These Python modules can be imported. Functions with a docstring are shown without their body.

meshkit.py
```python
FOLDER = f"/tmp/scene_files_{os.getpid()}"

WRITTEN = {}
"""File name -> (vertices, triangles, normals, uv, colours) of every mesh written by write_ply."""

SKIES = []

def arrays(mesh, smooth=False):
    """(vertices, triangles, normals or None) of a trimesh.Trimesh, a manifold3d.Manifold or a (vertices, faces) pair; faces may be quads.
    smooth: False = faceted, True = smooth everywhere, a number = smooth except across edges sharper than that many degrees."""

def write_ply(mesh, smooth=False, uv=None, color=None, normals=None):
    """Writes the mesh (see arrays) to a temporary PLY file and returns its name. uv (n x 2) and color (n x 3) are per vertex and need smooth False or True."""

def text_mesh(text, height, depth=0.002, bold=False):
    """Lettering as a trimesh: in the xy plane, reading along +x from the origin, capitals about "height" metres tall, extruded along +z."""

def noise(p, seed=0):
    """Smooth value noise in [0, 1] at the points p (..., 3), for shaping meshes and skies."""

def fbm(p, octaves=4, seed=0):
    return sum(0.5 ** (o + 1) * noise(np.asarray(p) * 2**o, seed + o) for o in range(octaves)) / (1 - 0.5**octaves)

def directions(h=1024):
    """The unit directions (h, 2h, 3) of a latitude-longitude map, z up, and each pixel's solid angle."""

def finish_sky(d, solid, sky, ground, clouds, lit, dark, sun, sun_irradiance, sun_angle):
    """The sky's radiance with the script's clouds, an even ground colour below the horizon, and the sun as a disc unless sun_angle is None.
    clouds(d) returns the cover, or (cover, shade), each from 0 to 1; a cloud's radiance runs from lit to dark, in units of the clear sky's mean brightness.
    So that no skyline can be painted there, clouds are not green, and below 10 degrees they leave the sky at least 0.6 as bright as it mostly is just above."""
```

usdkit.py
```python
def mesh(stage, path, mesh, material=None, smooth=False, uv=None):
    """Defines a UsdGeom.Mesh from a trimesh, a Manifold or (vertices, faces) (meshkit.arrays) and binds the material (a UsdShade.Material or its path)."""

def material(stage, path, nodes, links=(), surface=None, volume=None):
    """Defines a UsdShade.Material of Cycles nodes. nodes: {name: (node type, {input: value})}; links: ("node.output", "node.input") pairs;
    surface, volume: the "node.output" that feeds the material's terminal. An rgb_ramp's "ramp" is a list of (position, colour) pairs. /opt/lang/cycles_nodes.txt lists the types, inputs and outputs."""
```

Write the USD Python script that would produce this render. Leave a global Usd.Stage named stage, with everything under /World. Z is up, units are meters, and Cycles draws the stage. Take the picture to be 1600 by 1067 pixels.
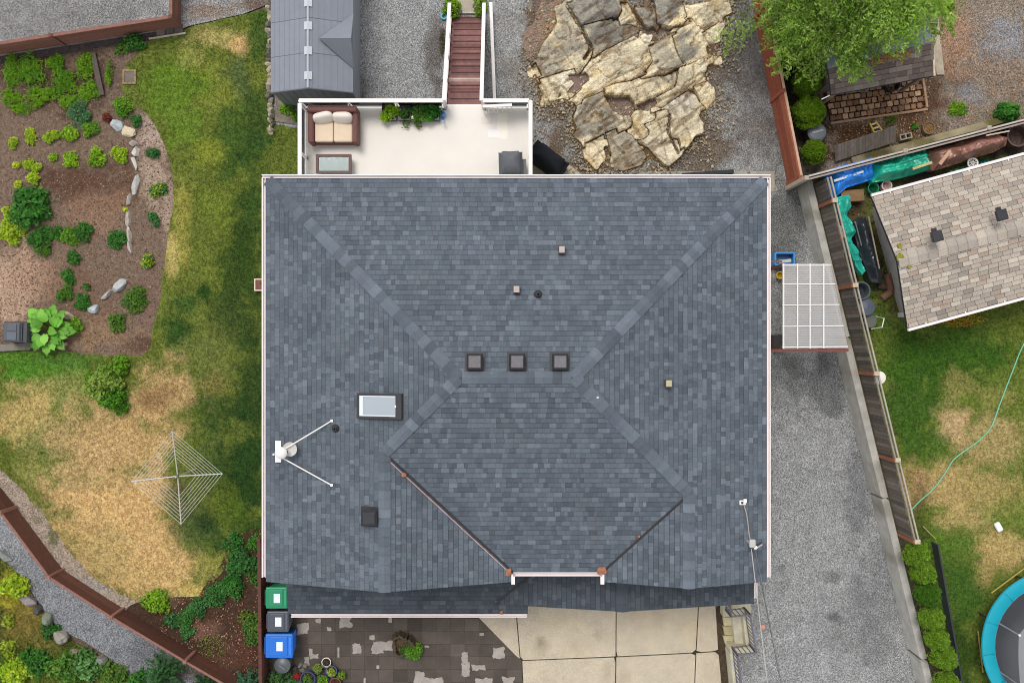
import math, numpy as np, trimesh, usdkit, meshkit, shapely
from shapely.geometry import Polygon, LineString, Point, box as sbox
from scipy.spatial import Delaunay
from pxr import Usd, UsdGeom, UsdLux, UsdShade, Gf, Sdf, Vt

stage = Usd.Stage.CreateInMemory()
UsdGeom.Xform.Define(stage, '/World')
UsdGeom.Scope.Define(stage, '/World/Looks')
L = '/World/Looks/'

# ------------------------------------------------------------------ camera, sky, sun, exposure
CAM_H = 32.0                                   # a drone hovering 32 m over the yard, looking straight down
FOC = 1524.0                                   # focal length in sixteen-hundredths of the picture's width
cam = UsdGeom.Camera.Define(stage, '/World/camera')
cam.CreateHorizontalApertureAttr(36.0)
cam.CreateFocalLengthAttr(36.0 * FOC / 1600.0)
cam.AddTranslateOp().Set(Gf.Vec3d(0, 0, CAM_H))
cam.CreateExposureAttr(0.6)

SUN_AZ, SUN_EL = math.radians(-25), math.radians(66)      # soft light through cloud
sdir = np.array([math.sin(SUN_AZ) * math.cos(SUN_EL), math.cos(SUN_AZ) * math.cos(SUN_EL), math.sin(SUN_EL)])
dome = UsdLux.DomeLight.Define(stage, '/World/sky')
dome.GetPrim().SetCustomDataByKey('kind', 'structure')
dome.GetPrim().SetCustomDataByKey('label', 'even pale grey overcast sky above the whole yard')
skym = usdkit.material(stage, L + 'sky_look', {
    's': ('sky_texture', {'sky_type': 'single_scattering', 'sun_disc': False, 'sun_elevation': SUN_EL, 'sun_rotation': SUN_AZ}),
    'h': ('hsv', {'saturation': 0.16, 'value': 1.0}),
    'c': ('texture_coordinate', {}),
    'n': ('noise_texture', {'scale': 3.0, 'detail': 4.0}),
    'r': ('rgb_ramp', {'ramp': [(0.25, (0.88, 0.88, 0.90)), (0.75, (1.25, 1.25, 1.23))]}),
    'm': ('mix', {'mix_type': 'multiply', 'fac': 1.0}),
    'b': ('background_shader', {'strength': 0.15})},
    [('s.color', 'h.color'), ('c.generated', 'n.vector'), ('n.fac', 'r.fac'), ('h.color', 'm.color1'), ('r.color', 'm.color2'), ('m.color', 'b.color')], surface='b.background')
UsdShade.MaterialBindingAPI.Apply(dome.GetPrim()).Bind(skym)
sun = UsdLux.DistantLight.Define(stage, '/World/sun')
sun.CreateIntensityAttr(0.4); sun.CreateAngleAttr(22.0); sun.CreateNormalizeAttr(True); sun.CreateColorAttr(Gf.Vec3f(1.0, 0.96, 0.90))
zq = Gf.Rotation(Gf.Vec3d(0, 0, 1), Gf.Vec3d(*map(float, sdir)))
sun.AddTransformOp().Set(Gf.Matrix4d().SetRotate(zq))

# ------------------------------------------------------------------ helpers
K = 0.72
def S(c):
    c = np.asarray(c, float) / 255.0
    return np.where(c <= 0.04045, c / 12.92, ((c + 0.055) / 1.055) ** 2.4) * K

def at(x, y, z=0.0):
    """Plan units (2.1 cm on the ground) measured on the survey picture, at height z."""
    return np.array([(x - 800.0) * (CAM_H - z) / FOC, (533.5 - y) * (CAM_H - z) / FOC, z])
def xy(x, y, z=0.0): return at(x, y, z)[:2]
def plan(pts, z=0.0): return Polygon([xy(x, y, z) for x, y in pts]).buffer(0)

COUNT = {}
def fresh(parent, name):
    n = COUNT.get((parent, name), 0); COUNT[(parent, name)] = n + 1
    return f'{parent}/{name}' if n == 0 else f'{parent}/{name}_{n:03d}'
def info(prim, label=None, cat=None, group=None, kind=None):
    for k, v in (('label', label), ('category', cat), ('group', group), ('kind', kind)):
        if v: prim.SetCustomDataByKey(k, v)
def thing(name, label, cat, loc=(0, 0, 0), rz=0.0, group=None, kind=None):
    p = fresh('/World', name)
    x = UsdGeom.Xform.Define(stage, p)
    x.AddTranslateOp().Set(Gf.Vec3d(*map(float, loc)))
    if rz: x.AddRotateZOp().Set(float(math.degrees(rz)))
    info(x.GetPrim(), label, cat, group, kind)
    return p
def vf(mesh):
    if hasattr(mesh, 'to_mesh') or hasattr(mesh, 'faces'):
        v, f, _ = meshkit.arrays(mesh); return v, f
    return np.asarray(mesh[0], float), np.asarray(mesh[1], int)
def put(parent, name, mesh, mat, cd=None, smooth=False, label=None, kind=None, cat=None, group=None):
    """One Mesh prim under parent; cd: a colour for the mesh, or one per vertex / triangle."""
    p = fresh(parent, name)
    if cd is not None and np.ndim(cd) == 2:
        v, f = vf(mesh)
        if len(f) and f.shape[1] == 4: f = np.vstack([f[:, [0, 1, 2]], f[:, [0, 2, 3]]])
        mesh = trimesh.Trimesh(v, f, process=False)
        if smooth is not True: smooth = False
    m = usdkit.mesh(stage, p, mesh, mat, smooth=smooth)
    if cd is not None:
        cd = np.asarray(cd, np.float32)
        kind_ = 'constant' if cd.ndim == 1 else ('vertex' if len(cd) == len(mesh.vertices) else 'uniform')
        pv = UsdGeom.PrimvarsAPI(m).CreatePrimvar('Cd', Sdf.ValueTypeNames.Color3fArray, kind_)
        pv.Set(Vt.Vec3fArray.FromNumpy(np.atleast_2d(cd)))
    info(m.GetPrim(), label, cat, group, kind)
    return p
def top(name, mesh, mat, label, cat, cd=None, smooth=False, group=None, kind=None):
    return put('/World', name, mesh, mat, cd, smooth, label, kind, cat, group)
def ground(name, mesh, mat, label, cd=None, smooth=True):
    return put('/World', name, mesh, mat, cd, smooth, label, 'structure')

def join(*ms): return trimesh.util.concatenate([m if hasattr(m, 'faces') else trimesh.Trimesh(*vf(m), process=False) for m in ms])
def cube(sx, sy, sz, c=(0, 0, 0)):
    m = trimesh.creation.box((sx, sy, sz)); m.apply_translation(c); return m
def prism(poly, z0, z1):
    m = trimesh.creation.extrude_polygon(poly, z1 - z0, engine='earcut'); m.apply_translation((0, 0, z0)); return m
def beam(p0, p1, w, h, up=(0, 0, 1)):
    """A square timber from p0 to p1, w across and h along up, centred on the line."""
    p0, p1 = np.asarray(p0, float), np.asarray(p1, float)
    d = p1 - p0; n = np.linalg.norm(d); d /= n
    u = np.asarray(up, float); s = np.cross(u, d)
    if np.linalg.norm(s) < 1e-6: s = np.cross((1, 0, 0), d)
    s /= np.linalg.norm(s); u = np.cross(d, s)
    m = trimesh.creation.box((n, w, h)); T = np.eye(4)
    T[:3, 0], T[:3, 1], T[:3, 2], T[:3, 3] = d, s, u, (p0 + p1) / 2
    m.apply_transform(T); return m
def softbox(sx, sy, sz, r, c=(0, 0, 0), taper=1.0):
    """Rounded box (hull of eight spheres); taper scales the bottom."""
    pts = []
    sp = trimesh.creation.icosphere(2, r).vertices
    for a in (-1, 1):
        for b in (-1, 1):
            for k in (-1, 1):
                t = taper if k < 0 else 1.0
                pts.append(sp + (a * (sx / 2 * t - r), b * (sy / 2 * t - r), k * (sz / 2 - r)))
    m = trimesh.convex.convex_hull(np.vstack(pts)); m.apply_translation(c); return m
def hull(pts): return trimesh.convex.convex_hull(np.asarray(pts, float))
def tube(pts, r, sides=8):
    p = np.asarray(pts, float); r = np.broadcast_to(r, (len(p),))
    t = np.gradient(p, axis=0); t /= np.linalg.norm(t, axis=1, keepdims=True) + 1e-12
    ref = np.where(np.abs(t[:, 2:]) < 0.9, [[0, 0, 1.0]], [[1.0, 0, 0]])
    a = np.cross(t, ref); a /= np.linalg.norm(a, axis=1, keepdims=True) + 1e-12
    b = np.cross(t, a); ang = np.arange(sides) * 2 * np.pi / sides
    v = (p[:, None] + r[:, None, None] * (np.cos(ang)[None, :, None] * a[:, None] + np.sin(ang)[None, :, None] * b[:, None])).reshape(-1, 3)
    f = []
    n = len(p)
    for i in range(n - 1):
        for j in range(sides):
            k = (j + 1) % sides
            f += [(i * sides + j, i * sides + k, (i + 1) * sides + k), (i * sides + j, (i + 1) * sides + k, (i + 1) * sides + j)]
    v = np.vstack([v, p[:1], p[-1:]])
    for j in range(sides):
        k = (j + 1) % sides
        f += [(n * sides, k, j), (n * sides + 1, (n - 1) * sides + j, (n - 1) * sides + k)]
    m = trimesh.Trimesh(v, f, process=False); m.fix_normals(); return m
def lathe(prof, n=24, c=(0, 0, 0)):
    m = trimesh.creation.revolve(np.asarray(prof, float), sections=n); m.apply_translation(c); return m
def smoothline(pts, n=40):
    p = np.asarray(pts, float); t = np.linspace(0, 1, len(p))
    from scipy.interpolate import PchipInterpolator
    return PchipInterpolator(t, p)(np.linspace(0, 1, n))
def ring_pts(poly, step):
    ls = poly.exterior; n = max(8, int(ls.length / step))
    return np.array([ls.interpolate(i / n, normalized=True).coords[0] for i in range(n)])
def patch(poly, res, zf, skirt=None, seed=0):
    """Triangulated sheet over a polygon, heights zf(x, y); skirt: depth of the side walls."""
    if poly.geom_type == 'MultiPolygon': poly = max(poly.geoms, key=lambda g: g.area)
    b = ring_pts(poly, res)
    for h in poly.interiors:
        q = Polygon(h); b2 = ring_pts(q, res); b = np.vstack([b, b2])
    nb = len(ring_pts(poly, res))
    x0, y0, x1, y1 = poly.bounds
    gx, gy = np.meshgrid(np.arange(x0, x1, res), np.arange(y0, y1, res))
    r = np.random.RandomState(seed)
    g = np.stack([gx.ravel(), gy.ravel()], 1) + r.uniform(-.25, .25, (gx.size, 2)) * res
    inner = poly.buffer(-res * .45)
    g = g[shapely.contains_xy(inner, g[:, 0], g[:, 1])] if not inner.is_empty else g[:0]
    p = np.vstack([b, g])
    tri = Delaunay(p).simplices
    c = p[tri].mean(1)
    tri = tri[shapely.contains_xy(poly.buffer(1e-6), c[:, 0], c[:, 1])]
    a = p[tri]; cr = (a[:, 1, 0] - a[:, 0, 0]) * (a[:, 2, 1] - a[:, 0, 1]) - (a[:, 1, 1] - a[:, 0, 1]) * (a[:, 2, 0] - a[:, 0, 0])
    tri = np.where((cr < 0)[:, None], tri[:, ::-1], tri)[np.abs(cr) > 1e-9]
    v = np.column_stack([p, zf(p[:, 0], p[:, 1])])
    if skirt:
        lo = v[:nb].copy(); lo[:, 2] -= skirt; n = len(v)
        v = np.vstack([v, lo]); i = np.arange(nb); j = (i + 1) % nb
        tri = np.vstack([tri, np.stack([i, j + n, j], 1), np.stack([i, i + n, j + n], 1)])
    return trimesh.Trimesh(v, tri, process=False)
def fb(x, y, s=1.0, o=4, seed=0):
    x = np.asarray(x, float); return meshkit.fbm(np.stack([x * s, np.asarray(y, float) * s, np.zeros_like(x) + seed * 3.7], -1), o, seed)
def rough_edge(poly, amp, s=2.0, step=.05, seed=0):
    b = ring_pts(poly, step); c = np.array(poly.centroid.coords[0])
    d = b - c; d /= np.linalg.norm(d, axis=1, keepdims=True) + 1e-9
    b = b + d * ((fb(b[:, 0], b[:, 1], s, 4, seed) - .5) * 2 * amp)[:, None]
    q = Polygon(b).buffer(0)
    return max(q.geoms, key=lambda g: g.area) if q.geom_type == 'MultiPolygon' else q
def sstep(a, b, x):
    t = np.clip((x - a) / (b - a), 0, 1); return t * t * (3 - 2 * t)
def field(px, py, base, blobs, noise=.9, s=.035, seed=0):
    """Surface colour of a lawn or of bare ground: patches of dry, lush, mossy or bare growth with ragged edges."""
    col = np.broadcast_to(S(base), (len(px), 3)).copy()
    n = fb(px, py, s, 5, seed) + (fb(px, py, s * 5, 4, seed + 40) - .5) * .42
    for k, (cx, cy, rx, ry, c, st) in enumerate(blobs):
        d = np.hypot((px - cx) / rx, (py - cy) / ry)
        w = st * (1 - sstep(.45, 1.15, d + (n - .5) * 2 * noise))
        col += (S(c) - col) * w[:, None]
    return col
def rot(v, a): c, s = math.cos(a), math.sin(a); return np.array([v[0] * c - v[1] * s, v[0] * s + v[1] * c])

# ------------------------------------------------------------------ materials
def look(name, col, rough=.75, var=.12, scale=5.0, bump=0.0, bscale=60.0, metal=0.0, fine=.06, fscale=90.0, spec=.3):
    """Plain-coloured surface with broad tonal drift, fine grain and optional relief."""
    c = S(col)
    n = {'g': ('geometry', {}), 'n': ('noise_texture', {'scale': scale, 'detail': 5.0, 'roughness': .6}),
         'f': ('noise_texture', {'scale': fscale, 'detail': 2.0}),
         'r': ('rgb_ramp', {'ramp': [(.25, tuple(c * (1 - var))), (.75, tuple(np.minimum(c * (1 + var), .95)))]}),
         'q': ('rgb_ramp', {'ramp': [(.25, (1 - fine,) * 3), (.75, (1 + fine,) * 3)]}),
         'm': ('mix', {'mix_type': 'multiply', 'fac': 1.0}),
         'p': ('principled_bsdf', {'roughness': rough, 'metallic': metal, 'specular_ior_level': spec})}
    l = [('g.position', 'n.vector'), ('g.position', 'f.vector'), ('n.fac', 'r.fac'), ('f.fac', 'q.fac'), ('r.color', 'm.color1'), ('q.color', 'm.color2'), ('m.color', 'p.base_color')]
    if bump:
        n['bn'] = ('noise_texture', {'scale': bscale, 'detail': 3.0}); n['b'] = ('bump', {'strength': 1.0, 'distance': bump})
        l += [('g.position', 'bn.vector'), ('bn.fac', 'b.height'), ('b.normal', 'p.normal')]
    return usdkit.material(stage, L + name, n, l, surface='p.BSDF')
def cdlook(name, rough=.85, lo=.85, hi=1.15, scale=14.0, lo2=.9, hi2=1.1, scale2=120.0, bump=0.0, bscale=80.0, spec=.25, vor=0.0):
    """The mesh's own Cd colour times two layers of grain; vor > 0 adds stone-like cells of that scale."""
    n = {'a': ('attribute', {'attribute': 'Cd'}), 'g': ('geometry', {}),
         'n': ('noise_texture', {'scale': scale, 'detail': 6.0, 'roughness': .65}), 'r': ('rgb_ramp', {'ramp': [(.3, (lo,) * 3), (.7, (hi,) * 3)]}),
         'f': ('noise_texture', {'scale': scale2, 'detail': 2.0}), 'q': ('rgb_ramp', {'ramp': [(.3, (lo2,) * 3), (.7, (hi2,) * 3)]}),
         'm': ('mix', {'mix_type': 'multiply', 'fac': 1.0}), 'k': ('mix', {'mix_type': 'multiply', 'fac': 1.0}),
         'p': ('principled_bsdf', {'roughness': rough, 'specular_ior_level': spec})}
    l = [('g.position', 'n.vector'), ('g.position', 'f.vector'), ('n.fac', 'r.fac'), ('f.fac', 'q.fac'), ('a.color', 'm.color1'), ('r.color', 'm.color2'), ('m.color', 'k.color1'), ('q.color', 'k.color2')]
    last, h = 'k.color', 'f.fac'
    if vor:
        n['v'] = ('voronoi_texture', {'scale': vor}); n['w'] = ('rgb_to_bw', {}); n['u'] = ('rgb_ramp', {'ramp': [(.15, (.38, .38, .38)), (.5, (.93, .93, .93)), (.85, (1.72, 1.71, 1.69))]})
        n['e'] = ('mix', {'mix_type': 'multiply', 'fac': 1.0})
        l += [('g.position', 'v.vector'), ('v.color', 'w.color'), ('w.val', 'u.fac'), ('k.color', 'e.color1'), ('u.color', 'e.color2')]
        last, h = 'e.color', 'v.distance'
    l.append((last, 'p.base_color'))
    if bump:
        n['b'] = ('bump', {'strength': 1.0, 'distance': bump, 'invert': bool(vor)})
        if vor: l += [(h, 'b.height'), ('b.normal', 'p.normal')]
        else:
            n['bn'] = ('noise_texture', {'scale': bscale, 'detail': 4.0}); l += [('g.position', 'bn.vector'), ('bn.fac', 'b.height'), ('b.normal', 'p.normal')]
    return usdkit.material(stage, L + name, n, l, surface='p.BSDF')
leaf_look = usdkit.material(stage, L + 'leaf_look', {'a': ('attribute', {'attribute': 'Cd'}), 'd': ('principled_bsdf', {'roughness': .55, 'specular_ior_level': .3}), 't': ('translucent_bsdf', {}), 'x': ('mix_closure', {'fac': .3})},
    [('a.color', 'd.base_color'), ('a.color', 't.color'), ('d.BSDF', 'x.closure1'), ('t.BSDF', 'x.closure2')], surface='x.closure')

turf_look = cdlook('turf_look', .95, .62, 1.38, 11.0, .6, 1.4, 60.0, .03, 50.0, .1)
soil_look = cdlook('soil_look', .95, .66, 1.34, 8.0, .52, 1.5, 42.0, .04, 36.0, .1)
gravel_look = cdlook('gravel_look', .9, .8, 1.2, 2.2, .7, 1.3, 24.0, .025, vor=50.0)
fine_gravel_look = cdlook('fine_gravel_look', .9, .85, 1.15, 3.0, .8, 1.2, 60.0, .015, vor=42.0)
rock_look = cdlook('rock_look', .9, .72, 1.28, 7.0, .74, 1.26, 40.0, .06, 16.0)
stone_look = cdlook('stone_look', .85, .8, 1.2, 9.0, .85, 1.15, 60.0, .02, 30.0)
shingle_look = cdlook('shingle_look', .9, .90, 1.10, .7, .66, 1.34, 70.0, .003, 300.0, .2)
wood_look = cdlook('wood_look', .8, .8, 1.2, 7.0, .85, 1.15, 70.0, .004, 60.0)
paint_look = cdlook('paint_look', .6, .95, 1.05, 4.0, .97, 1.03, 90.0, spec=.4)
plastic_look = cdlook('plastic_look', .38, .95, 1.05, 4.0, .97, 1.03, 90.0, spec=.5)
tarp_look = cdlook('tarp_look', .3, .88, 1.12, 3.0, .95, 1.05, 40.0, .01, 12.0, spec=.6)
concrete_look = cdlook('concrete_look', .9, .78, 1.18, 2.6, .84, 1.16, 50.0, .004, 60.0)
aggregate_look = cdlook('aggregate_look', .9, .9, 1.1, 1.6, .66, 1.34, 44.0, .006, 90.0)
fabric_look = cdlook('fabric_look', .9, .95, 1.05, 6.0, .93, 1.07, 120.0, .003, 200.0, .15)
rubber_look = cdlook('rubber_look', .9, .85, 1.15, 2.5, .88, 1.12, 60.0, .004, 100.0, .2)
white_look = look('white_paint', (246, 240, 236), .5, .03, 2.0, fine=.02)
glass_look = usdkit.material(stage, L + 'clear_glass', {'f': ('fresnel', {'IOR': 1.5}), 't': ('transparent_bsdf', {'color': (.9, .93, .93)}), 'g': ('glossy_bsdf', {'roughness': .03}), 'x': ('mix_closure', {})},
    [('f.fac', 'x.fac'), ('t.BSDF', 'x.closure1'), ('g.BSDF', 'x.closure2')], surface='x.closure')
poly_look = usdkit.material(stage, L + 'polycarbonate', {'p': ('principled_bsdf', {'base_color': tuple(S((228, 226, 224))), 'roughness': .35}), 't': ('translucent_bsdf', {'color': tuple(S((234, 230, 226)))}), 'c': ('transparent_bsdf', {}),
    'x': ('mix_closure', {'fac': .35}), 'y': ('mix_closure', {'fac': .3})}, [('p.BSDF', 'x.closure1'), ('t.BSDF', 'x.closure2'), ('x.closure', 'y.closure1'), ('c.BSDF', 'y.closure2')], surface='y.closure')
net_look = usdkit.material(stage, L + 'black_net', {'d': ('diffuse_bsdf', {'color': (.02, .02, .022)}), 'c': ('transparent_bsdf', {}), 'x': ('mix_closure', {'fac': .26})}, [('d.BSDF', 'x.closure1'), ('c.BSDF', 'x.closure2')], surface='x.closure')
print_look = usdkit.material(stage, L + 'printed_label', {'g': ('geometry', {}), 'w': ('wave_texture', {'wave_type': 'bands', 'bands_direction': 'y', 'scale': 9.0, 'distortion': .6, 'detail': 3.0, 'detail_scale': 4.0}),
    'r': ('rgb_ramp', {'ramp': [(.0, tuple(S((196, 208, 220)))), (.45, tuple(S((240, 243, 246))))]}), 'p': ('principled_bsdf', {'roughness': .5})},
    [('g.position', 'w.vector'), ('w.color', 'r.fac'), ('r.color', 'p.base_color')], surface='p.BSDF')
def P(*c): return S(c)

# ------------------------------------------------------------------ foliage
def leaf_cloud(c, nrm, size, asp, col, r, fold=.18, droop=.15):
    n = len(c); t = r.normal(size=(n, 3)); t -= (t * nrm).sum(1, keepdims=True) * nrm
    t /= np.linalg.norm(t, axis=1, keepdims=True) + 1e-9
    b = np.cross(nrm, t); Ls = np.broadcast_to(size, (n,))[:, None]; W = Ls * asp
    v = np.stack([c - t * Ls / 2, c + b * W / 2 + nrm * Ls * fold, c + t * Ls / 2 - nrm * Ls * droop, c - b * W / 2 + nrm * Ls * fold], 1).reshape(-1, 3)
    i = np.arange(n)[:, None] * 4
    f = np.vstack([i + [[0, 2, 1]], i + [[0, 3, 2]]])
    return v, f, np.vstack([col, col])
def mixcols(cols, n, r, jit=.12):
    cols = np.array([S(c) for c in cols]); w = r.dirichlet(np.full(len(cols), .7), n)
    return np.clip((w @ cols) * (1 + r.normal(size=(n, 1)) * jit), .002, .8)
def dome_leaves(R, h, n, leaf, cols, r, lump=.45, ry=None, asp=.6, base=.05, flat=.55):
    """Leaf positions filling a lumpy dome: most near the outside, some within, gaps between lumps."""
    u = r.normal(size=(n, 3)); u[:, 2] = np.abs(u[:, 2]) * .9; u /= np.linalg.norm(u, axis=1, keepdims=True)
    sd = r.uniform(0, 90)
    k = meshkit.fbm(u * 2.6 + sd, 3, 3)
    rad = (1 - lump * .5 + lump * (k - .5) * 2.2) * r.uniform(.35, 1.0, n) ** .4
    p = u * rad[:, None] * [R, ry or R, h] + [0, 0, base]
    nr = u * [1, 1, .8] * (1 - flat) + [0, 0, flat] + r.normal(size=(n, 3)) * .28
    nr /= np.linalg.norm(nr, axis=1, keepdims=True)
    return leaf_cloud(p, nr, leaf * r.uniform(.65, 1.3, n), asp, mixcols(cols, n, r), r)
def lobed(R, h, n, leaf, cols, r, lump, ry, asp, flat):
    """Several overlapping leafy domes of unequal size, so that the outline is ragged, plus a few straggling leaves."""
    ry = ry or R; k = 3 + int(R > .25) * 2 + int(R > .5) * 3; out, o = [[], [], []], 0
    for i in range(k + 1):
        q = 1.0 if i == k else r.uniform(.38, .62); a = r.uniform(0, 6.28) + i * 2.4; dd = 0 if i == k else r.uniform(.42, .62)
        m = int(n * (.42 if i == k else .58 / k)); g = .74 if i == k else q
        cs = [cols[j] for j in r.permutation(len(cols))[:max(2, len(cols) - 1)]] if len(cols) > 2 else cols
        v, f, c = dome_leaves(R * g, h * (g * .9 + .1 + r.uniform(-.1, .1)), max(m, 12), leaf * r.uniform(.85, 1.2), cs, r, lump, ry * g, asp, flat=flat)
        v = v + [math.cos(a) * dd * R, math.sin(a) * dd * ry, 0]
        out[0].append(v); out[1].append(f + o); out[2].append(c); o += len(v)
    return np.vstack(out[0]), np.vstack(out[1]), np.vstack(out[2])
def stems(R, h, k, r, rad=.008):
    ms = []
    for i in range(k):
        a = r.uniform(0, 2 * np.pi); q = r.uniform(.3, .75)
        ms.append(tube([(0, 0, -.02), (math.cos(a) * R * q * .5, math.sin(a) * R * q * .5, h * .5), (math.cos(a) * R * q, math.sin(a) * R * q, h * .8)], [rad, rad * .8, rad * .4], 5))
    return ms
LIME = [(150, 196, 30), (176, 214, 60), (112, 160, 22)]
YEL = [(206, 222, 40), (176, 206, 36), (224, 232, 90)]
GRN = [(70, 140, 44), (100, 166, 58), (46, 104, 30)]
DRK = [(60, 122, 46), (88, 156, 64), (44, 94, 36)]
BLU = [(66, 130, 60), (100, 160, 88), (50, 104, 48)]
OLV = [(110, 138, 44), (140, 160, 70), (80, 104, 30)]
def plant(name, label, cat, x, y, rp, h, cols, leaf=.1, n=500, z=0.0, ryp=None, group=None, lump=.45, asp=.6, flat=.55, stem=True, seed=None):
    r = np.random.RandomState(seed if seed is not None else int(x * 7 + y * 13) % 99991)
    c = at(x, y, z + h * .5); s = (CAM_H - z - h * .5) / FOC
    p = thing(name, label, cat, (c[0], c[1], z), group=group)
    v, f, cd = lobed(rp * s, h, n, leaf, cols, r, lump, ryp * s if ryp else None, asp, flat)
    put(p, 'foliage', (v, f), leaf_look, cd)
    if stem:
        for m in stems(rp * s, h, 4, r): put(p, 'stem', m, wood_look, P(90, 80, 50))
    return p
# ================================================================== the ground
RNG = np.random.RandomState(5)
def wpx(x, y, z=0.0): return 800 + x * FOC / (CAM_H - z), 533.5 - y * FOC / (CAM_H - z)
flat = lambda z: (lambda x, y: np.full(len(x), z))

g = patch(sbox(-90, -90, 90, 90), 3.0, lambda x, y: -.06 + 0 * x)
ground('ground', g, soil_look, 'bare brown earth under and around the whole plot', P(112, 100, 84))

# --- gravel: the yard behind the house, the driveway along its right side and the strips by the fences
GRAVEL = plan([(-60, -80), (1210, -80), (1250, 285), (1315, 545), (1455, 1120), (1150, 1120), (1128, 900), (1100, 300), (470, 300), (420, 160), (424, 5), (380, 22), (335, 32), (290, 42), (288, 45), (-60, 100)])
GBLOB = [(1000, 130, 215, 190, (122, 104, 84), .85), (880, 60, 50, 95, (140, 112, 96), .95), (850, 30, 30, 60, (132, 110, 100), .9), (835, 80, 24, 60, (104, 88, 62), .8), (930, 255, 110, 30, (112, 96, 80), .7), (1085, 235, 80, 60, (118, 104, 92), .7), (1140, 80, 70, 80, (116, 110, 106), .6),
         (1180, 160, 40, 130, (128, 124, 122), .8), (900, 215, 50, 40, (120, 98, 78), .8), (1225, 350, 38, 120, (104, 104, 100), .8), (1290, 600, 60, 70, (84, 86, 88), .65), (1340, 760, 22, 120, (108, 110, 114), .5), (1372, 930, 30, 140, (124, 126, 128), .45), (1330, 985, 50, 60, (124, 124, 124), .4), (1225, 600, 30, 70, (128, 130, 128), .5),
         (1300, 900, 12, 12, (110, 108, 108), .6), (1303, 962, 9, 9, (92, 92, 94), .7), (1220, 890, 10, 8, (100, 104, 104), .7), (685, 75, 18, 60, (104, 96, 90), .8), (560, 150, 12, 30, (120, 116, 96), .6), (330, 20, 50, 16, (150, 128, 112), .8), (400, 8, 30, 14, (120, 96, 78), .8), (100, 20, 180, 60, (136, 134, 132), .7), (790, 70, 28, 120, (158, 156, 152), .6)]
g = patch(GRAVEL, .14, lambda x, y: .0 + .05 * (fb(x, y, .5, 3, 2) - .5))
px, py = wpx(g.vertices[:, 0], g.vertices[:, 1])
ground('gravel_yard', g, gravel_look, 'grey gravel covering the yard behind the house and the driveway beside it', field(px, py, (166, 167, 167), GBLOB, .8, .03, 3))

# --- lawn on the left
BED = [(-60, 96), (238, 62), (222, 78), (197, 105), (190, 138), (200, 158), (232, 182), (250, 207), (262, 240), (271, 275), (272, 330), (262, 362), (259, 400), (252, 460), (240, 512), (236, 545), (226, 556), (150, 552), (108, 549), (-60, 549)]
LAWN = [(290, 54), (305, 46), (340, 39), (380, 27), (420, 20), (421, 200), (466, 205), (466, 275), (452, 290), (452, 842), (412, 842), (366, 846), (350, 880), (333, 905), (312, 936), (236, 938), (193, 925), (148, 897), (110, 852), (84, 816), (42, 764), (-10, 716), (-60, 660), (-60, 540)]
bed_poly = rough_edge(plan(BED), .10, 2.2, .06, 3)
lawn_poly = rough_edge(plan(LAWN + [(-60, 549)] + BED[::-1][1:-1]).buffer(.12), .14, 1.8, .06, 8).difference(bed_poly).buffer(0)
lawn_poly = max(getattr(lawn_poly, 'geoms', [lawn_poly]), key=lambda g: g.area)
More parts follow.
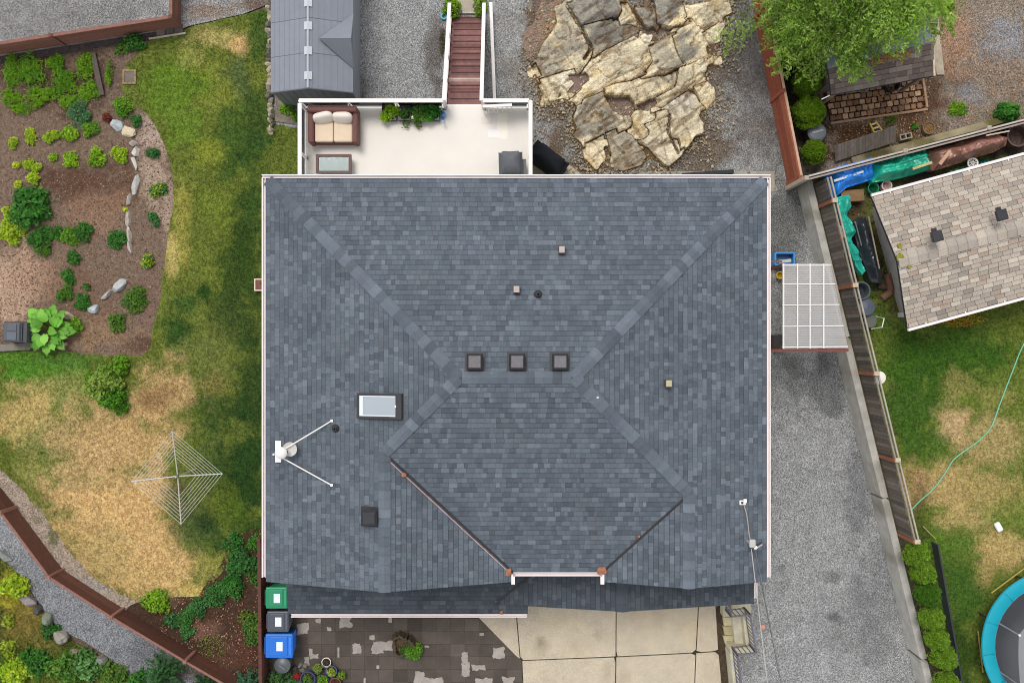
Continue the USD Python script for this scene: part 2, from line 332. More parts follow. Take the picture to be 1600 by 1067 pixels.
LB = [(330, 130, 110, 60, (120, 128, 52), .8), (270, 140, 60, 60, (92, 122, 36), .8), (340, 60, 60, 20, (168, 156, 96), .9), (375, 72, 20, 18, (200, 166, 116), .85), (300, 90, 30, 20, (150, 148, 82), .5), (405, 60, 22, 60, (58, 86, 34), .8), (375, 120, 26, 40, (78, 96, 56), .8), (370, 230, 60, 70, (58, 86, 34), .8), (290, 190, 40, 40, (98, 128, 40), .7), (330, 240, 28, 30, (128, 136, 48), .8), (400, 190, 24, 60, (52, 78, 34), .8),
      (285, 350, 18, 90, (150, 144, 70), .8), (268, 400, 12, 40, (184, 166, 104), .85), (345, 330, 40, 40, (112, 126, 46), .7), (390, 330, 30, 90, (50, 76, 30), .9), (380, 420, 50, 80, (52, 74, 28), .9), (320, 455, 16, 16, (38, 70, 26), .95), (280, 515, 36, 30, (40, 72, 28), .95), (290, 478, 20, 18, (52, 82, 34), .8), (370, 500, 50, 60, (60, 78, 34), .9), (330, 560, 60, 60, (104, 112, 56), .8), (400, 600, 40, 120, (46, 68, 28), .9), (330, 640, 50, 30, (62, 82, 34), .85), (335, 600, 30, 20, (120, 112, 62), .7),
      (250, 620, 60, 60, (178, 150, 104), .9), (240, 625, 35, 26, (136, 106, 72), .8), (60, 570, 90, 30, (86, 128, 40), .95), (30, 580, 40, 20, (74, 122, 34), .8), (100, 560, 60, 20, (78, 112, 46), .7), (90, 620, 80, 40, (136, 138, 78), .8), (40, 650, 60, 50, (178, 156, 100), .9), (90, 690, 60, 40, (124, 128, 74), .8), (150, 690, 90, 70, (176, 150, 104), .8), (60, 740, 40, 30, (150, 146, 84), .7), (200, 690, 80, 80, (186, 156, 108), .8), (160, 770, 110, 70, (178, 152, 106), .9), (190, 820, 110, 100, (196, 164, 112), .95), (240, 880, 90, 60, (194, 164, 112), .95), (160, 870, 60, 50, (176, 154, 102), .8), (280, 790, 30, 40, (64, 78, 42), .7),
      (330, 730, 40, 70, (76, 92, 42), .85), (380, 740, 50, 110, (36, 64, 26), .95), (310, 830, 45, 40, (70, 86, 44), .85), (345, 850, 30, 30, (56, 80, 34), .9), (350, 780, 30, 40, (92, 106, 38), .6), (320, 820, 18, 20, (44, 66, 30), .8), (300, 920, 30, 16, (190, 168, 100), .8), (330, 880, 30, 24, (138, 136, 68), .8), (365, 800, 30, 30, (84, 104, 34), .6)]
lawnz = lambda x, y: .015 + .04 * (fb(x, y, .8, 3, 9) - .5)
g = patch(lawn_poly, .15, lawnz)
px, py = wpx(g.vertices[:, 0], g.vertices[:, 1])
lawn_col = lambda px, py: field(px, py, (100, 111, 46), LB, .85, .045, 11) * 1.3
ground('lawn', g, turf_look, 'patchy lawn left of the house, lush near the wall and straw-dry lower down', lawn_col(px, py))

def tufts(poly, dens, colf, zf, seed, hmin=.03, hmax=.075, z=0.0):
    r = np.random.RandomState(seed); x0, y0, x1, y1 = poly.bounds
    n = int((x1 - x0) * (y1 - y0) * dens)
    p = np.stack([r.uniform(x0, x1, n), r.uniform(y0, y1, n)], 1)
    p = p[shapely.contains_xy(poly, p[:, 0], p[:, 1])]
    n = len(p); c3 = np.column_stack([p, zf(p[:, 0], p[:, 1])])
    cl = colf(*wpx(p[:, 0], p[:, 1], z)) * (1 + r.normal(size=(n, 1)) * .2) * (1 + r.normal(size=(n, 3)) * .05)
    vs, fs, cs = [], [], []
    for k in range(3):
        a = r.uniform(0, 2 * np.pi, n); h = r.uniform(hmin, hmax, n); w = r.uniform(.008, .018, n)
        d = np.stack([np.cos(a), np.sin(a), 0 * a], 1); q = np.stack([-np.sin(a), np.cos(a), 0 * a], 1)
        o = c3 + d * .015
        tip = o + d * (h * r.uniform(.4, 1.1, n))[:, None] + np.array([0, 0, 1]) * (h * .8)[:, None]
        vs.append(np.stack([o - q * w[:, None], o + q * w[:, None], tip], 1).reshape(-1, 3)); cs.append(cl)
    v = np.vstack(vs); f = np.arange(len(v)).reshape(-1, 3)
    return (v, f), np.clip(np.vstack(cs), .003, .7)
m, cd = tufts(lawn_poly, 260, lawn_col, lawnz, 1)
top('grass', m, leaf_look, 'short grass blades of the patchy lawn left of the house', 'grass', cd, kind='stuff')

# --- vegetable garden soil
SB = [(120, 290, 70, 40, (92, 66, 52), .9), (190, 300, 40, 40, (96, 72, 58), .8), (20, 450, 60, 80, (190, 160, 136), .85), (60, 430, 50, 50, (170, 138, 116), .7), (150, 330, 60, 40, (150, 118, 96), .7), (240, 270, 24, 60, (182, 160, 142), .8), (235, 200, 24, 40, (180, 160, 146), .8), (262, 330, 14, 50, (178, 156, 140), .75), (230, 480, 30, 60, (128, 104, 92), .7), (160, 520, 60, 30, (150, 122, 92), .7), (220, 540, 30, 16, (92, 66, 52), .8), (60, 520, 60, 20, (160, 128, 96), .6), (90, 130, 110, 60, (74, 58, 44), .85), (180, 140, 18, 70, (120, 104, 90), .8), (120, 450, 60, 60, (124, 96, 78), .6)]
bedz = lambda x, y: .02 + .10 * (fb(x, y, 1.3, 4, 4) - .45) + .05 * (fb(x, y, 5, 3, 8) - .5)
g = patch(bed_poly, .11, lambda x, y: bedz(x, y) - .03)
px, py = wpx(g.vertices[:, 0], g.vertices[:, 1])
ground('garden_soil', g, soil_look, 'brown tilled soil of the vegetable garden on the left', field(px, py, (126, 107, 92), SB, .9, .05, 21))
# thatched dry edge of the lawn along the bed, and clods
r = np.random.RandomState(8)
pts = np.column_stack([r.uniform(bed_poly.bounds[0], bed_poly.bounds[2], 17000), r.uniform(bed_poly.bounds[1], bed_poly.bounds[3], 17000)])
pts = pts[shapely.contains_xy(bed_poly.buffer(-.05), pts[:, 0], pts[:, 1])]
def crumbs(pts, zf, smin, smax, cols, r, flatn=.6):
    n = len(pts); base = trimesh.creation.icosahedron(); bv, bf = base.vertices / np.abs(base.vertices).max(), base.faces
    s = r.uniform(smin, smax, n) * r.uniform(.5, 1, n)
    j = r.uniform(.6, 1.3, (n, 12, 1))
    a = r.uniform(0, 6.28, n); v = bv[None] * j * (s[:, None, None] * np.array([1, .8, flatn])[None, None])
    ca, sa = np.cos(a)[:, None], np.sin(a)[:, None]
    v = np.stack([v[..., 0] * ca - v[..., 1] * sa, v[..., 0] * sa + v[..., 1] * ca, v[..., 2]], -1)
    v += np.column_stack([pts, zf(pts[:, 0], pts[:, 1])])[:, None]
    f = (np.arange(n)[:, None, None] * 12 + bf[None]).reshape(-1, 3)
    return (v.reshape(-1, 3), f), np.repeat(mixcols(cols, n, r, .15), 20, 0)
m, cd = crumbs(pts, lambda x, y: bedz(x, y) - .03, .010, .036, [(150, 124, 104), (104, 80, 62), (170, 142, 122), (84, 62, 50)], r)
top('soil_clods', m, soil_look, 'crumbly clods strewn over the vegetable garden soil', 'soil', cd, kind='stuff')

# --- mulch bed by the house corner, gravel strip inside the fence, path and rough bank outside it
MULCH = plan([(412, 826), (366, 846), (350, 880), (333, 905), (312, 936), (236, 938), (205, 950), (200, 962), (305, 1026), (422, 1090), (422, 826)])
MB_ = [(320, 985, 30, 18, (140, 104, 88), .6), (350, 1020, 40, 26, (104, 74, 60), .6), (260, 940, 30, 12, (110, 86, 70), .7), (385, 1010, 26, 40, (96, 62, 50), .6)]
MULCH = rough_edge(MULCH.buffer(.1), .12, 2.5, .05, 2)
g = patch(MULCH, .1, lambda x, y: .02 + .06 * (fb(x, y, 3, 3) - .5)); px, py = wpx(g.vertices[:, 0], g.vertices[:, 1])
ground('mulch_bed', g, soil_look, 'dark mulch bed with fallen litter at the corner of the house', field(px, py, (78, 58, 46), MB_, .8, .05, 5))
r = np.random.RandomState(12); pts = np.column_stack([r.uniform(-11.9, -7.9, 9000), r.uniform(-11.2, -6.1, 9000)]); pts = pts[shapely.contains_xy(MULCH.buffer(-.05), pts[:, 0], pts[:, 1])]
d = np.hypot(pts[:, 0] - xy(325, 990)[0], pts[:, 1] - xy(325, 990)[1]); pts = pts[(r.uniform(size=len(pts)) < np.clip(fb(pts[:, 0], pts[:, 1], 2.2, 3, 5) * 3 - 1.2, 0, 1) * np.exp(-d / 1.0) + .04)]
lc = np.column_stack([pts, np.full(len(pts), .06)]); nn = r.normal(size=(len(pts), 3)) * .3 + [0, 0, 1]; nn /= np.linalg.norm(nn, axis=1, keepdims=True)
v, f, cd = leaf_cloud(lc, nn, r.uniform(.03, .08, len(pts)), .7, mixcols([(226, 186, 164), (190, 140, 116), (140, 96, 70)], len(pts), r), r)
top('fallen_leaves', (v, f), leaf_look, 'pale pinkish fallen petals and leaves on the dark mulch bed', 'leaves', cd, kind='stuff')

STRIP = rough_edge(plan([(-40, 690), (-10, 716), (42, 764), (84, 816), (110, 852), (148, 897), (193, 925), (236, 938), (226, 950), (200, 962), (98, 899), (25, 800), (-40, 745)]), .08, 3, .05, 4)
g = patch(STRIP, .1, lambda x, y: .0 + .04 * (fb(x, y, 2, 3) - .5)); px, py = wpx(g.vertices[:, 0], g.vertices[:, 1])
ground('gravel_strip', g, fine_gravel_look, 'pale gravel strip between the dry lawn and the lower brown fence', field(px, py, (168, 152, 136), [(60, 790, 14, 30, (110, 108, 70), .8), (40, 740, 40, 14, (150, 134, 116), .7), (160, 910, 60, 20, (160, 154, 148), .7), (85, 838, 10, 20, (96, 98, 54), .8)], .8, .05, 7))
PATH = plan([(-60, 740), (0, 775), (98, 893), (195, 953), (305, 1018), (380, 1060), (380, 1090), (215, 1090), (175, 1030), (130, 1000), (95, 985), (62, 945), (38, 905), (0, 868), (-60, 810)])
g = patch(PATH, .1, lambda x, y: .0 + .04 * (fb(x, y, 2, 3) - .5)); px, py = wpx(g.vertices[:, 0], g.vertices[:, 1])
ground('gravel_path', g, fine_gravel_look, 'dark grey gravel path outside the lower brown fence', field(px, py, (134, 136, 140), [(240, 1020, 60, 30, (104, 104, 108), .7), (300, 1050, 60, 20, (74, 62, 50), .8), (20, 840, 30, 30, (156, 158, 160), .5)], .8, .05, 7))
BANK = plan([(-80, 810), (0, 862), (42, 915), (62, 952), (95, 992), (130, 1010), (175, 1040), (215, 1100), (215, 1160), (-80, 1160)])
bankz = lambda x, y: -.02 + .12 * (fb(x, y, .9, 4, 3) - .4)
bank_col = lambda px, py: field(px, py, (112, 118, 52), [(40, 960, 40, 50, (170, 150, 78), .8), (70, 1000, 30, 20, (140, 130, 70), .8), (20, 920, 30, 30, (196, 190, 60), .7), (90, 985, 24, 20, (60, 86, 36), .8), (30, 1040, 60, 30, (98, 134, 44), .8)], .9, .05, 2)
g = patch(BANK, .14, bankz); px, py = wpx(g.vertices[:, 0], g.vertices[:, 1])
ground('grassy_bank', g, turf_look, 'rough grassy bank below the path in the lower left corner', bank_col(px, py))
m, cd = tufts(BANK, 170, bank_col, bankz, 4, .08, .28)
top('wild_grass', m, leaf_look, 'long wild grass on the bank in the lower left corner', 'grass', cd, kind='stuff')

# --- rubber tiled patio and exposed aggregate driveway
PATIO = plan([(415, 930), (738, 955), (815, 1030), (818, 1110), (415, 1110)])
g = prism(PATIO, -.05, .008)
ground('patio_base', g, concrete_look, 'pale concrete under the dark patio tiles', P(150, 144, 138), smooth=False)
patio = thing('patio_tiles', 'dark brown rubber tile patio in front of the house with worn pale patches', 'patio')
info(stage.GetPrimAtPath(patio), kind='structure')
r = np.random.RandomState(3); tw, th = .47, .415; x0, y0 = xy(413, 1104)
tile_polys = []
for j in range(8):
    for i in range(19):
        q = sbox(x0 + i * tw + .004, y0 + j * th + .004, x0 + (i + 1) * tw - .004, y0 + (j + 1) * th - .004).intersection(PATIO)
        if q.is_empty or q.area < .01: continue
        if q.geom_type != 'Polygon': continue
        t = 1 + r.normal() * .05
        put(patio, 'tile', prism(q, .0085, .03 + r.uniform(0, .003)), rubber_look, P(90 * t, 82 * t, 75 * t)); tile_polys.append(q)
for k, (x, y, w, h) in enumerate([(473, 982, 17, 16), (497, 969, 7, 7), (540, 972, 18, 17), (515, 982, 7, 6), (557, 1012, 13, 16), (591, 1010, 18, 18), (605, 1008, 15, 13), (581, 995, 8, 6), (726, 1026, 9, 16), (727, 1045, 13, 22), (779, 1019, 18, 18), (748, 1042, 20, 8), (656, 1056, 15, 18), (677, 1062, 28, 10), (757, 1063, 26, 9), (795, 1062, 17, 11), (486, 1018, 6, 12), (480, 1032, 8, 14), (492, 1024, 15, 8), (529, 1018, 3, 16), (610, 966, 5, 10), (570, 1062, 3, 9), (591, 1041, 4, 5), (667, 1009, 6, 3), (753, 990, 5, 3)]):
    c = xy(x, y); q = rough_edge(sbox(c[0] - w * .0105, c[1] - h * .0105, c[0] + w * .0105, c[1] + h * .0105), min(.12, w * .011), 7.0, .015, k * 3 + 1)
    put(patio, 'worn_patch', prism(q, .033, .0355 + k * .0004), concrete_look, P(168, 160, 152))

drive = thing('concrete_driveway', 'tan exposed aggregate concrete driveway in front of the garage, cut into panels', 'driveway')
info(stage.GetPrimAtPath(drive), kind='structure')
PANELS = [[(742, 944), (805, 944), (806.5, 960), (812.5, 1030), (738, 954)], [(807, 900), (962.5, 900), (961.7, 1024.6), (813.3, 1030.5), (807.5, 960)], [(963.5, 900), (1093, 900), (1086.7, 1018.3), (962.7, 1024.6)], [(1094, 900), (1115, 900), (1122, 1015.8), (1087.7, 1018.3)],
          [(816, 1031.3), (961.7, 1025.8), (960.5, 1110), (819, 1110)], [(962.7, 1025.7), (1086.5, 1019.4), (1083, 1110), (961.5, 1110)], [(1087.5, 1019.4), (1122.3, 1017), (1131, 1110), (1084, 1110)]]
for k, pl in enumerate(PANELS):
    q = plan(pl).buffer(-.006); g = patch(q, .2, flat(.04), skirt=.1)
    px, py = wpx(g.vertices[:, 0], g.vertices[:, 1])
    cd = field(px, py, (200, 187, 165), [(848, 1000, 9, 10, (140, 128, 104), .8), (844, 1014, 14, 12, (166, 152, 128), .7), (930, 995, 8, 8, (150, 140, 116), .8), (885, 970, 40, 14, (190, 176, 146), .6), (975, 1055, 14, 14, (176, 162, 140), .6), (950, 1045, 10, 14, (178, 166, 142), .6), (1080, 985, 20, 40, (200, 184, 156), .6), (905, 1010, 30, 14, (186, 172, 146), .5), (1010, 960, 40, 20, (190, 176, 148), .5)], .7, .06, k)
    put(drive, 'concrete_panel', g, aggregate_look, cd)
g = prism(plan([(738, 900), (1131, 900), (1135, 1110), (818, 1110), (815, 1031), (737, 955)]), -.05, .012)
ground('driveway_base', g, soil_look, 'dark joint filling under the driveway panels', P(70, 62, 54), smooth=False)
g = patch(plan([(1115, 925), (1131, 925), (1143, 1110), (1130, 1110)]), .06, lambda x, y: .02 + .03 * fb(x, y, 8, 3))
ground('planting_strip', g, soil_look, 'narrow dark soil strip between the driveway and the entry steps', P(84, 72, 58))
# ================================================================== the house
def lay_courses(O, u, w, slope, poly2, expo, wmin, wmax, pal, wts, r, thick=(.005, .02), gap=.004, gapb=.013):
    """Shingle tabs over a roof plane. O: point of the eave line (3-D), u: unit vector along the eave, w: unit vector up the slope in plan,
    poly2: plane's outline in plan. Returns [(area, vertices, faces, colour)]."""
    O, u, w = np.asarray(O, float), np.asarray(u, float), np.asarray(w, float)
    ring = np.array(poly2.exterior.coords) - O[:2]
    loc = Polygon(np.stack([ring @ u, ring @ w], 1)).buffer(0)
    a0, b0, a1, b1 = loc.bounds; out = []
    shapely.prepare(loc)
    nrm = np.array([-w[0] * slope, -w[1] * slope, 1.0]); nrm /= np.linalg.norm(nrm)
    b, row = b0, 0
    while b < b1 - 1e-6:
        a = a0 - r.uniform(0, wmax)
        while a < a1:
            wd = r.uniform(wmin, wmax); cell = sbox(a + gap / 2, b + gapb, a + wd - gap / 2, b + expo); a += wd  # strip left open below each tab stands in for the butt shadow
            q = cell if shapely.contains(loc, cell) else loc.intersection(cell)
            if q.is_empty or q.geom_type != 'Polygon' or q.area < 2e-4: continue
            c = np.array(shapely.geometry.polygon.orient(q).exterior.coords)[:-1]
            ci = r.choice(len(pal), p=wts); t = thick[0] + (thick[1] - thick[0]) * np.clip((sum(pal[ci]) / 3 - np.mean(pal)) / 30 + .45, 0, 1)
            lift = .002 + t * np.clip(1 - (c[:, 1] - b) / expo, 0, 1)
            p = O + np.outer(c[:, 0], [*u, 0]) + np.outer(c[:, 1], [*w, slope]) + lift[:, None] * nrm
            lo = O + np.outer(c[:, 0], [*u, 0]) + np.outer(c[:, 1], [*w, slope]) - .004 * nrm
            n = len(c)
            f = [(0, i, i + 1) for i in range(1, n - 1)]
            for i in range(n):
                k = (i + 1) % n
                if c[i, 1] > b + expo * .99 and c[k, 1] > b + expo * .99: continue
                f += [(i, i + n, k + n), (i, k + n, k)]
            f = np.array(f)
            if np.cross(p[1] - p[0], p[2] - p[0])[2] < 0: f = f[:, ::-1]
            col = S(pal[ci]) * (1 + r.normal() * .05)
            out.append((q.area, np.vstack([p, lo]), f, col))
        b += expo; row += 1
    return out
def emit_shingles(parent, tabs, n_parts, mat, name='shingle', rest='shingles'):
    order = np.argsort([-t[0] for t in tabs], kind='stable')
    for i in order[:n_parts]:
        _, v, f, c = tabs[i]; put(parent, name, (v, f), mat, c)
    vs, fs, cs, o = [], [], [], 0
    for i in order[n_parts:]:
        _, v, f, c = tabs[i]; vs.append(v); fs.append(f + o); o += len(v); cs.append(np.tile(c, (len(f), 1)))
    if vs: put(parent, rest, (np.vstack(vs), np.vstack(fs)), mat, np.vstack(cs), kind='stuff')
SPAL = [(90, 98, 107), (96, 104, 113), (102, 110, 119), (85, 92, 101), (109, 117, 126), (99, 104, 111), (93, 101, 110)]
SW_ = [.24, .24, .17, .14, .07, .06, .08]

house = thing('house', 'large house with a dark slate grey shingled hip roof filling the middle of the picture', 'house')
ze, m3 = 5.5, 1 / 3
XW, XE, YN, YS, YG = -6.69, 6.92, 4.43, -6.26, -6.52
YR, ZR = -.915, 5.5 + 5.345 / 3
XL, XR = -3.32, 4.677
zL, zR_ = 5.5 + (XL - XW) / 3, 5.5 + (XE - XR) / 3
YL, YRR = YS + (zL - ze) * 3, YS + (zR_ - ze) * 3
RA, RB = (-1.345, YR), (1.575, YR)
zroof = {'n': lambda x, y: ze + (YN - y) / 3, 's': lambda x, y: ze + (y - YS) / 3, 'w': lambda x, y: ze + (x - XW) / 3, 'e': lambda x, y: ze + (XE - x) / 3,
         'lw': lambda x, y: ze + (.05 - x) / 3, 'rw': lambda x, y: ze + (x - 2.434) / 3}
PL = {'n': ([(XW, YN), (XE, YN), RB, RA], (XW, YN, ze), (1, 0), (0, -1)),
      'w': ([(XW, YN), RA, (XL, YL), (XL, YG), (XW, YG)], (XW, YG, ze), (0, 1), (1, 0)),
      's': ([RA, RB, (XR, YRR), (2.434, YS), (.05, YS), (XL, YL)], (0, YS, ze), (1, 0), (0, 1)),
      'e': ([(XE, YN), (XE, YG), (XR, YG), (XR, YRR), RB], (XE, YG, ze), (0, 1), (-1, 0)),
      'lw': ([(XL, YL), (.05, YS), (.05, YG), (XL, YG)], (.05, YG, ze), (0, 1), (-1, 0)),
      'rw': ([(XR, YRR), (XR, YG), (2.434, YG), (2.434, YS)], (2.434, YG, ze), (0, 1), (1, 0))}
deck_look = look('roof_deck_look', (46, 50, 58), .9, .05)  # darkened so the open course gaps read as butt shadow lines
rs = np.random.RandomState(77); tabs = []
def slope_slab(pts, zf, t=.14):
    n = len(pts); up = [(x, y, zf(x, y)) for x, y in pts]; lo = [(x, y, z - t) for x, y, z in up]
    q = Polygon(pts); vv, ff = trimesh.creation.triangulate_polygon(q, engine='earcut')
    V = np.vstack([[(x, y, zf(x, y)) for x, y in vv], [(x, y, zf(x, y) - t) for x, y in vv]]); k = len(vv)
    ff = np.array(ff); c = vv[ff]; cr = (c[:, 1, 0] - c[:, 0, 0]) * (c[:, 2, 1] - c[:, 0, 1]) - (c[:, 1, 1] - c[:, 0, 1]) * (c[:, 2, 0] - c[:, 0, 0])
    ff = np.where((cr < 0)[:, None], ff[:, ::-1], ff)
    F = [ff, ff[:, ::-1] + k]; base = 2 * k
    W = np.array(up + lo); s = []
    ccw = q.exterior.is_ccw
    for i in range(n):
        j = (i + 1) % n; a, b, cc, d = base + i, base + j, base + n + j, base + n + i
        s += [(a, d, cc), (a, cc, b)] if ccw else [(a, cc, d), (a, b, cc)]
    return trimesh.Trimesh(np.vstack([V, W]), np.vstack(F + [np.array(s)]), process=False)
for k, (pts, O, u, w) in PL.items():
    put(house, 'roof_slope', slope_slab(pts, zroof[k]), deck_look)
    tabs += lay_courses(O, u, w, m3, Polygon(pts).buffer(-.001), .134, 08.5 / 100, .24, SPAL, SW_, rs, (.005, .024))
# lower roofs along the front, shingle tones darkened for shade under the main roof
ZE2 = 3.2
sz = lambda x, y: ZE2 + .25 * (y + 8.03)
gx = lambda x, y: 4.08 - .22 * np.abs(3.16 - x)
vX = lambda y: 3.16 - (.88 - .25 * (y + 8.03)) / .22
LOW_S = [(-6.61, -8.03), (.47, -8.03), (.47, -7.74), (vX(-7.73), -7.74), (vX(-6.0), -6.0), (-6.61, -6.0)]
LOW_W = [(vX(-7.73), -7.73), (3.16, -7.73), (3.16, -6.0), (vX(-6.0), -6.0)]
LOW_E = [(3.16, -7.73), (7.14, -7.73), (7.14, -6.0), (3.16, -6.0)]
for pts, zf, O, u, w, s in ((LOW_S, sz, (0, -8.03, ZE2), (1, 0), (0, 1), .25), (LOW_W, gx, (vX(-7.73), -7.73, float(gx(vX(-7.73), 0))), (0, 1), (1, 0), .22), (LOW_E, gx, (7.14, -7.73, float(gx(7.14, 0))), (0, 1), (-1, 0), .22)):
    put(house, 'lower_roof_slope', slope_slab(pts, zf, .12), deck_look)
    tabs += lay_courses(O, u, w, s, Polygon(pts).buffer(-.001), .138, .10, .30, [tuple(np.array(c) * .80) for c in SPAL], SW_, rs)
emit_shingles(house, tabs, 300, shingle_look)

def ridge_caps(p0, p1, s0, s1, width=.16, expo=.24, parent=house, pal=SPAL, name='ridge_cap', thick=.022):
    """Folded cap pieces from p0 (low end) to p1. s0, s1: slopes dz per metre sideways to the left and right of the line in plan."""
    p0, p1 = np.asarray(p0, float), np.asarray(p1, float); d = p1 - p0; n = max(1, int(round(np.linalg.norm(d) / expo)))
    h = d[:2] / np.linalg.norm(d[:2]); lt = np.array([-h[1], h[0]])
    for i in range(n):
        a, b = p0 + d * i / n, p0 + d * (i + 1.08) / n
        za, zb = .03 + thick, .026
        def row(q, z):
            return [(*(q[:2] + lt * width), q[2] + z - s0 * width), (q[0], q[1], q[2] + z + .006), (*(q[:2] - lt * width), q[2] + z - s1 * width)]
        V = np.array(row(a, za) + row(b, zb) + row(a, za - .03) + row(b, zb - .03))
        F = [(0, 1, 4), (0, 4, 3), (1, 2, 5), (1, 5, 4), (6, 7, 1), (6, 1, 0), (7, 8, 2), (7, 2, 1), (0, 3, 9), (0, 9, 6), (2, 8, 11), (2, 11, 5)]
        F = [(x, z, y) for x, y, z in F]
        t = trimesh.Trimesh(V, F, process=False)
        if t.face_normals[0][2] < 0: t.faces = t.faces[:, ::-1]
        put(parent, name, t, shingle_look, S(pal[RNG.choice(min(4, len(pal)))]) * (1.12 + RNG.normal() * .08))
k45 = m3 / math.sqrt(2)
ridge_caps((XW + .06, YN - .06, ze + .02), (*RA, ZR), k45, k45)
ridge_caps((XE - .06, YN - .06, ze + .02), (*RB, ZR), k45, k45)
ridge_caps((XL, YL, zL), (*RA, ZR), k45, k45)
ridge_caps((XR, YRR, zR_), (*RB, ZR), k45, k45)
ridge_caps((RA[0] + .08, YR, ZR), (RB[0] - .08, YR, ZR), m3, m3)
ridge_caps((XL, YG, zL), (XL, YL, zL), m3, m3)
ridge_caps((XR, YG, zR_), (XR, YRR, zR_), m3, m3)
ridge_caps((3.16, -7.73, 4.08), (3.16, -6.3, 4.08), .22, .22, pal=[tuple(np.array(c) * .80) for c in SPAL])  # caps darkened like the lower shingles, shade put into the colour

# valleys, gutters
val_look = look('valley_metal', (50, 46, 48), .55, .25, 3.0)
lip_look = look('valley_lip', (184, 156, 152), .6, .2, 5.0)
for a, b in (((XL + .06, YL - .06, zL - .02), (.03, YS, ze)), ((XR - .04, YRR - .05, zR_ - .02), (2.45, YS, ze)), ((vX(-6.35), -6.35, float(sz(0, -6.35))), (vX(-7.73), -7.73, float(sz(0, -7.73))))):
    a, b = np.array(a), np.array(b)
    put(house, 'valley_flashing', beam(a + (0, 0, .03), b + (0, 0, .03), .06, .012), val_look)
    if b[0] < .2 and b[2] > 5: put(house, 'flashing_lip', beam(a + (-.05, -.05, .035), b + (-.05, -.05, .035), .022, .012), lip_look)
def gutter(a, b, out, name='gutter', w=.10, h=.11, label=None):
    """Open white channel from a to b, hung on the side 'out'."""
    a, b, out = np.asarray(a, float), np.asarray(b, float), np.asarray(out, float)
    prof = Polygon([(0, 0), (w, 0), (w, h), (w - .028, h), (w - .028, .018), (.014, .018), (.014, h), (0, h)])
    n = np.linalg.norm(b - a); g = trimesh.creation.extrude_polygon(prof, n, engine='earcut'); d = (b - a) / n
    T = np.eye(4); T[:3, 0], T[:3, 1], T[:3, 2], T[:3, 3] = (*out, 0), (0, 0, 1), d, a - (0, 0, h - .035)
    g.apply_transform(T)
    if np.linalg.det(T[:3, :3]) < 0: g.invert()
    put(house, name, g, gutter_look, label=label)
gutter_look = look('gutter_white', (244, 232, 230), .5, .05, 3.0)
gutter((XW - .1, YN, ze), (XE + .1, YN, ze), (0, 1)); gutter((XW, YG + .12, ze), (XW, YN, ze), (-1, 0)); gutter((XE, YG + .12, ze), (XE, YN, ze), (1, 0))
gutter((.03, YS, ze), (2.45, YS, ze), (0, -1)); gutter((-6.52, -8.03, ZE2), (.44, -8.03, ZE2), (0, -1)); gutter((7.14, -7.58, float(gx(7.14, 0))), (7.14, -6.4, float(gx(7.14, 0))), (1, 0))
for x, s in ((.05, 1), (2.434, -1)):
    put(house, 'gutter_end', cube(.10, .27, .13, (x - s * .02, YS - .19, ze - .03)), gutter_look)
rust_look = look('rusty_copper', (160, 106, 78), .8, .5, 14.0)
for x, y, z, w in ((795, 893, 5.56, .17), (940, 889, 5.56, .19), (631, 742, 6.52, .11), (998, 837, 5.95, .08), (783, 957, 3.3, .1), (833, 900, 3.5, .06)):
    c = at(x, y, z); q = rough_edge(Point(*c[:2]).buffer(w * .5), w * .55, 9, .012, int(x))
    put(house, 'rust_patch', prism(q, z + .03, z + .05), rust_look)
# white flecks and outlets on the roof are fixings
fleck = [(658, 527, 6.6), (767, 583, 7.2), (934, 621, 7.1)]
for x, y, z in fleck: put(house, 'fixing', cube(.05, .03, .02, at(x, y, z + .08)), white_look)

# walls under the roof
wall_look = look('siding_look', (214, 208, 196), .8, .04)
inset = .5
foot = Polygon([(XW + inset, YN - inset), (XE - inset, YN - inset), (XE - inset, -6.1), (XW + inset, -6.1)])
put(house, 'wall', prism(foot, -.05, ze - .02), wall_look)
for x0, x1, xm, zt in ((XW + .35, -.2, XL, zL), (2.7, XE - .35, XR, zR_)):
    g = trimesh.creation.extrude_polygon(Polygon([(x0, ze - .1), (x1, ze - .1), (xm, zt - .2)]), .1, engine='earcut')
    g.apply_transform(np.array([[1, 0, 0, 0], [0, 0, -1, -6.17], [0, 1, 0, 0], [0, 0, 0, 1.0]])); put(house, 'gable_wall', g, wall_look)
put(house, 'soffit', prism(Polygon([(XW + .03, YN - .03), (XE - .03, YN - .03), (XE - .03, -6.2), (XW + .03, -6.2)]).difference(foot.buffer(.005)), ze - .16, ze - .13), white_look)
for x in (-6.3, -3.2, .1): put(house, 'porch_post', cube(.12, .12, 3.06, (x, -7.8, 1.5)), white_look)
garage = prism(Polygon([(1.0, -6.11), (6.7, -6.11), (6.7, -7.4), (1.0, -7.4)]), -.05, 3.1); put(house, 'garage_wall', garage, wall_look)
put(house, 'garage_door', cube(4.2, .05, 2.2, (3.3, -7.43, 1.1)), white_look)
put(house, 'window', cube(1.6, .05, 1.2, (-3.3, -6.13, 1.7)), glass_look); put(house, 'window', cube(2.0, .05, 1.3, (-1.2, YN - inset + .03, 3.9)), glass_look)
put(house, 'door', cube(1.7, .05, 2.05, (-3.8, YN - inset + .03, 3.65)), glass_look)

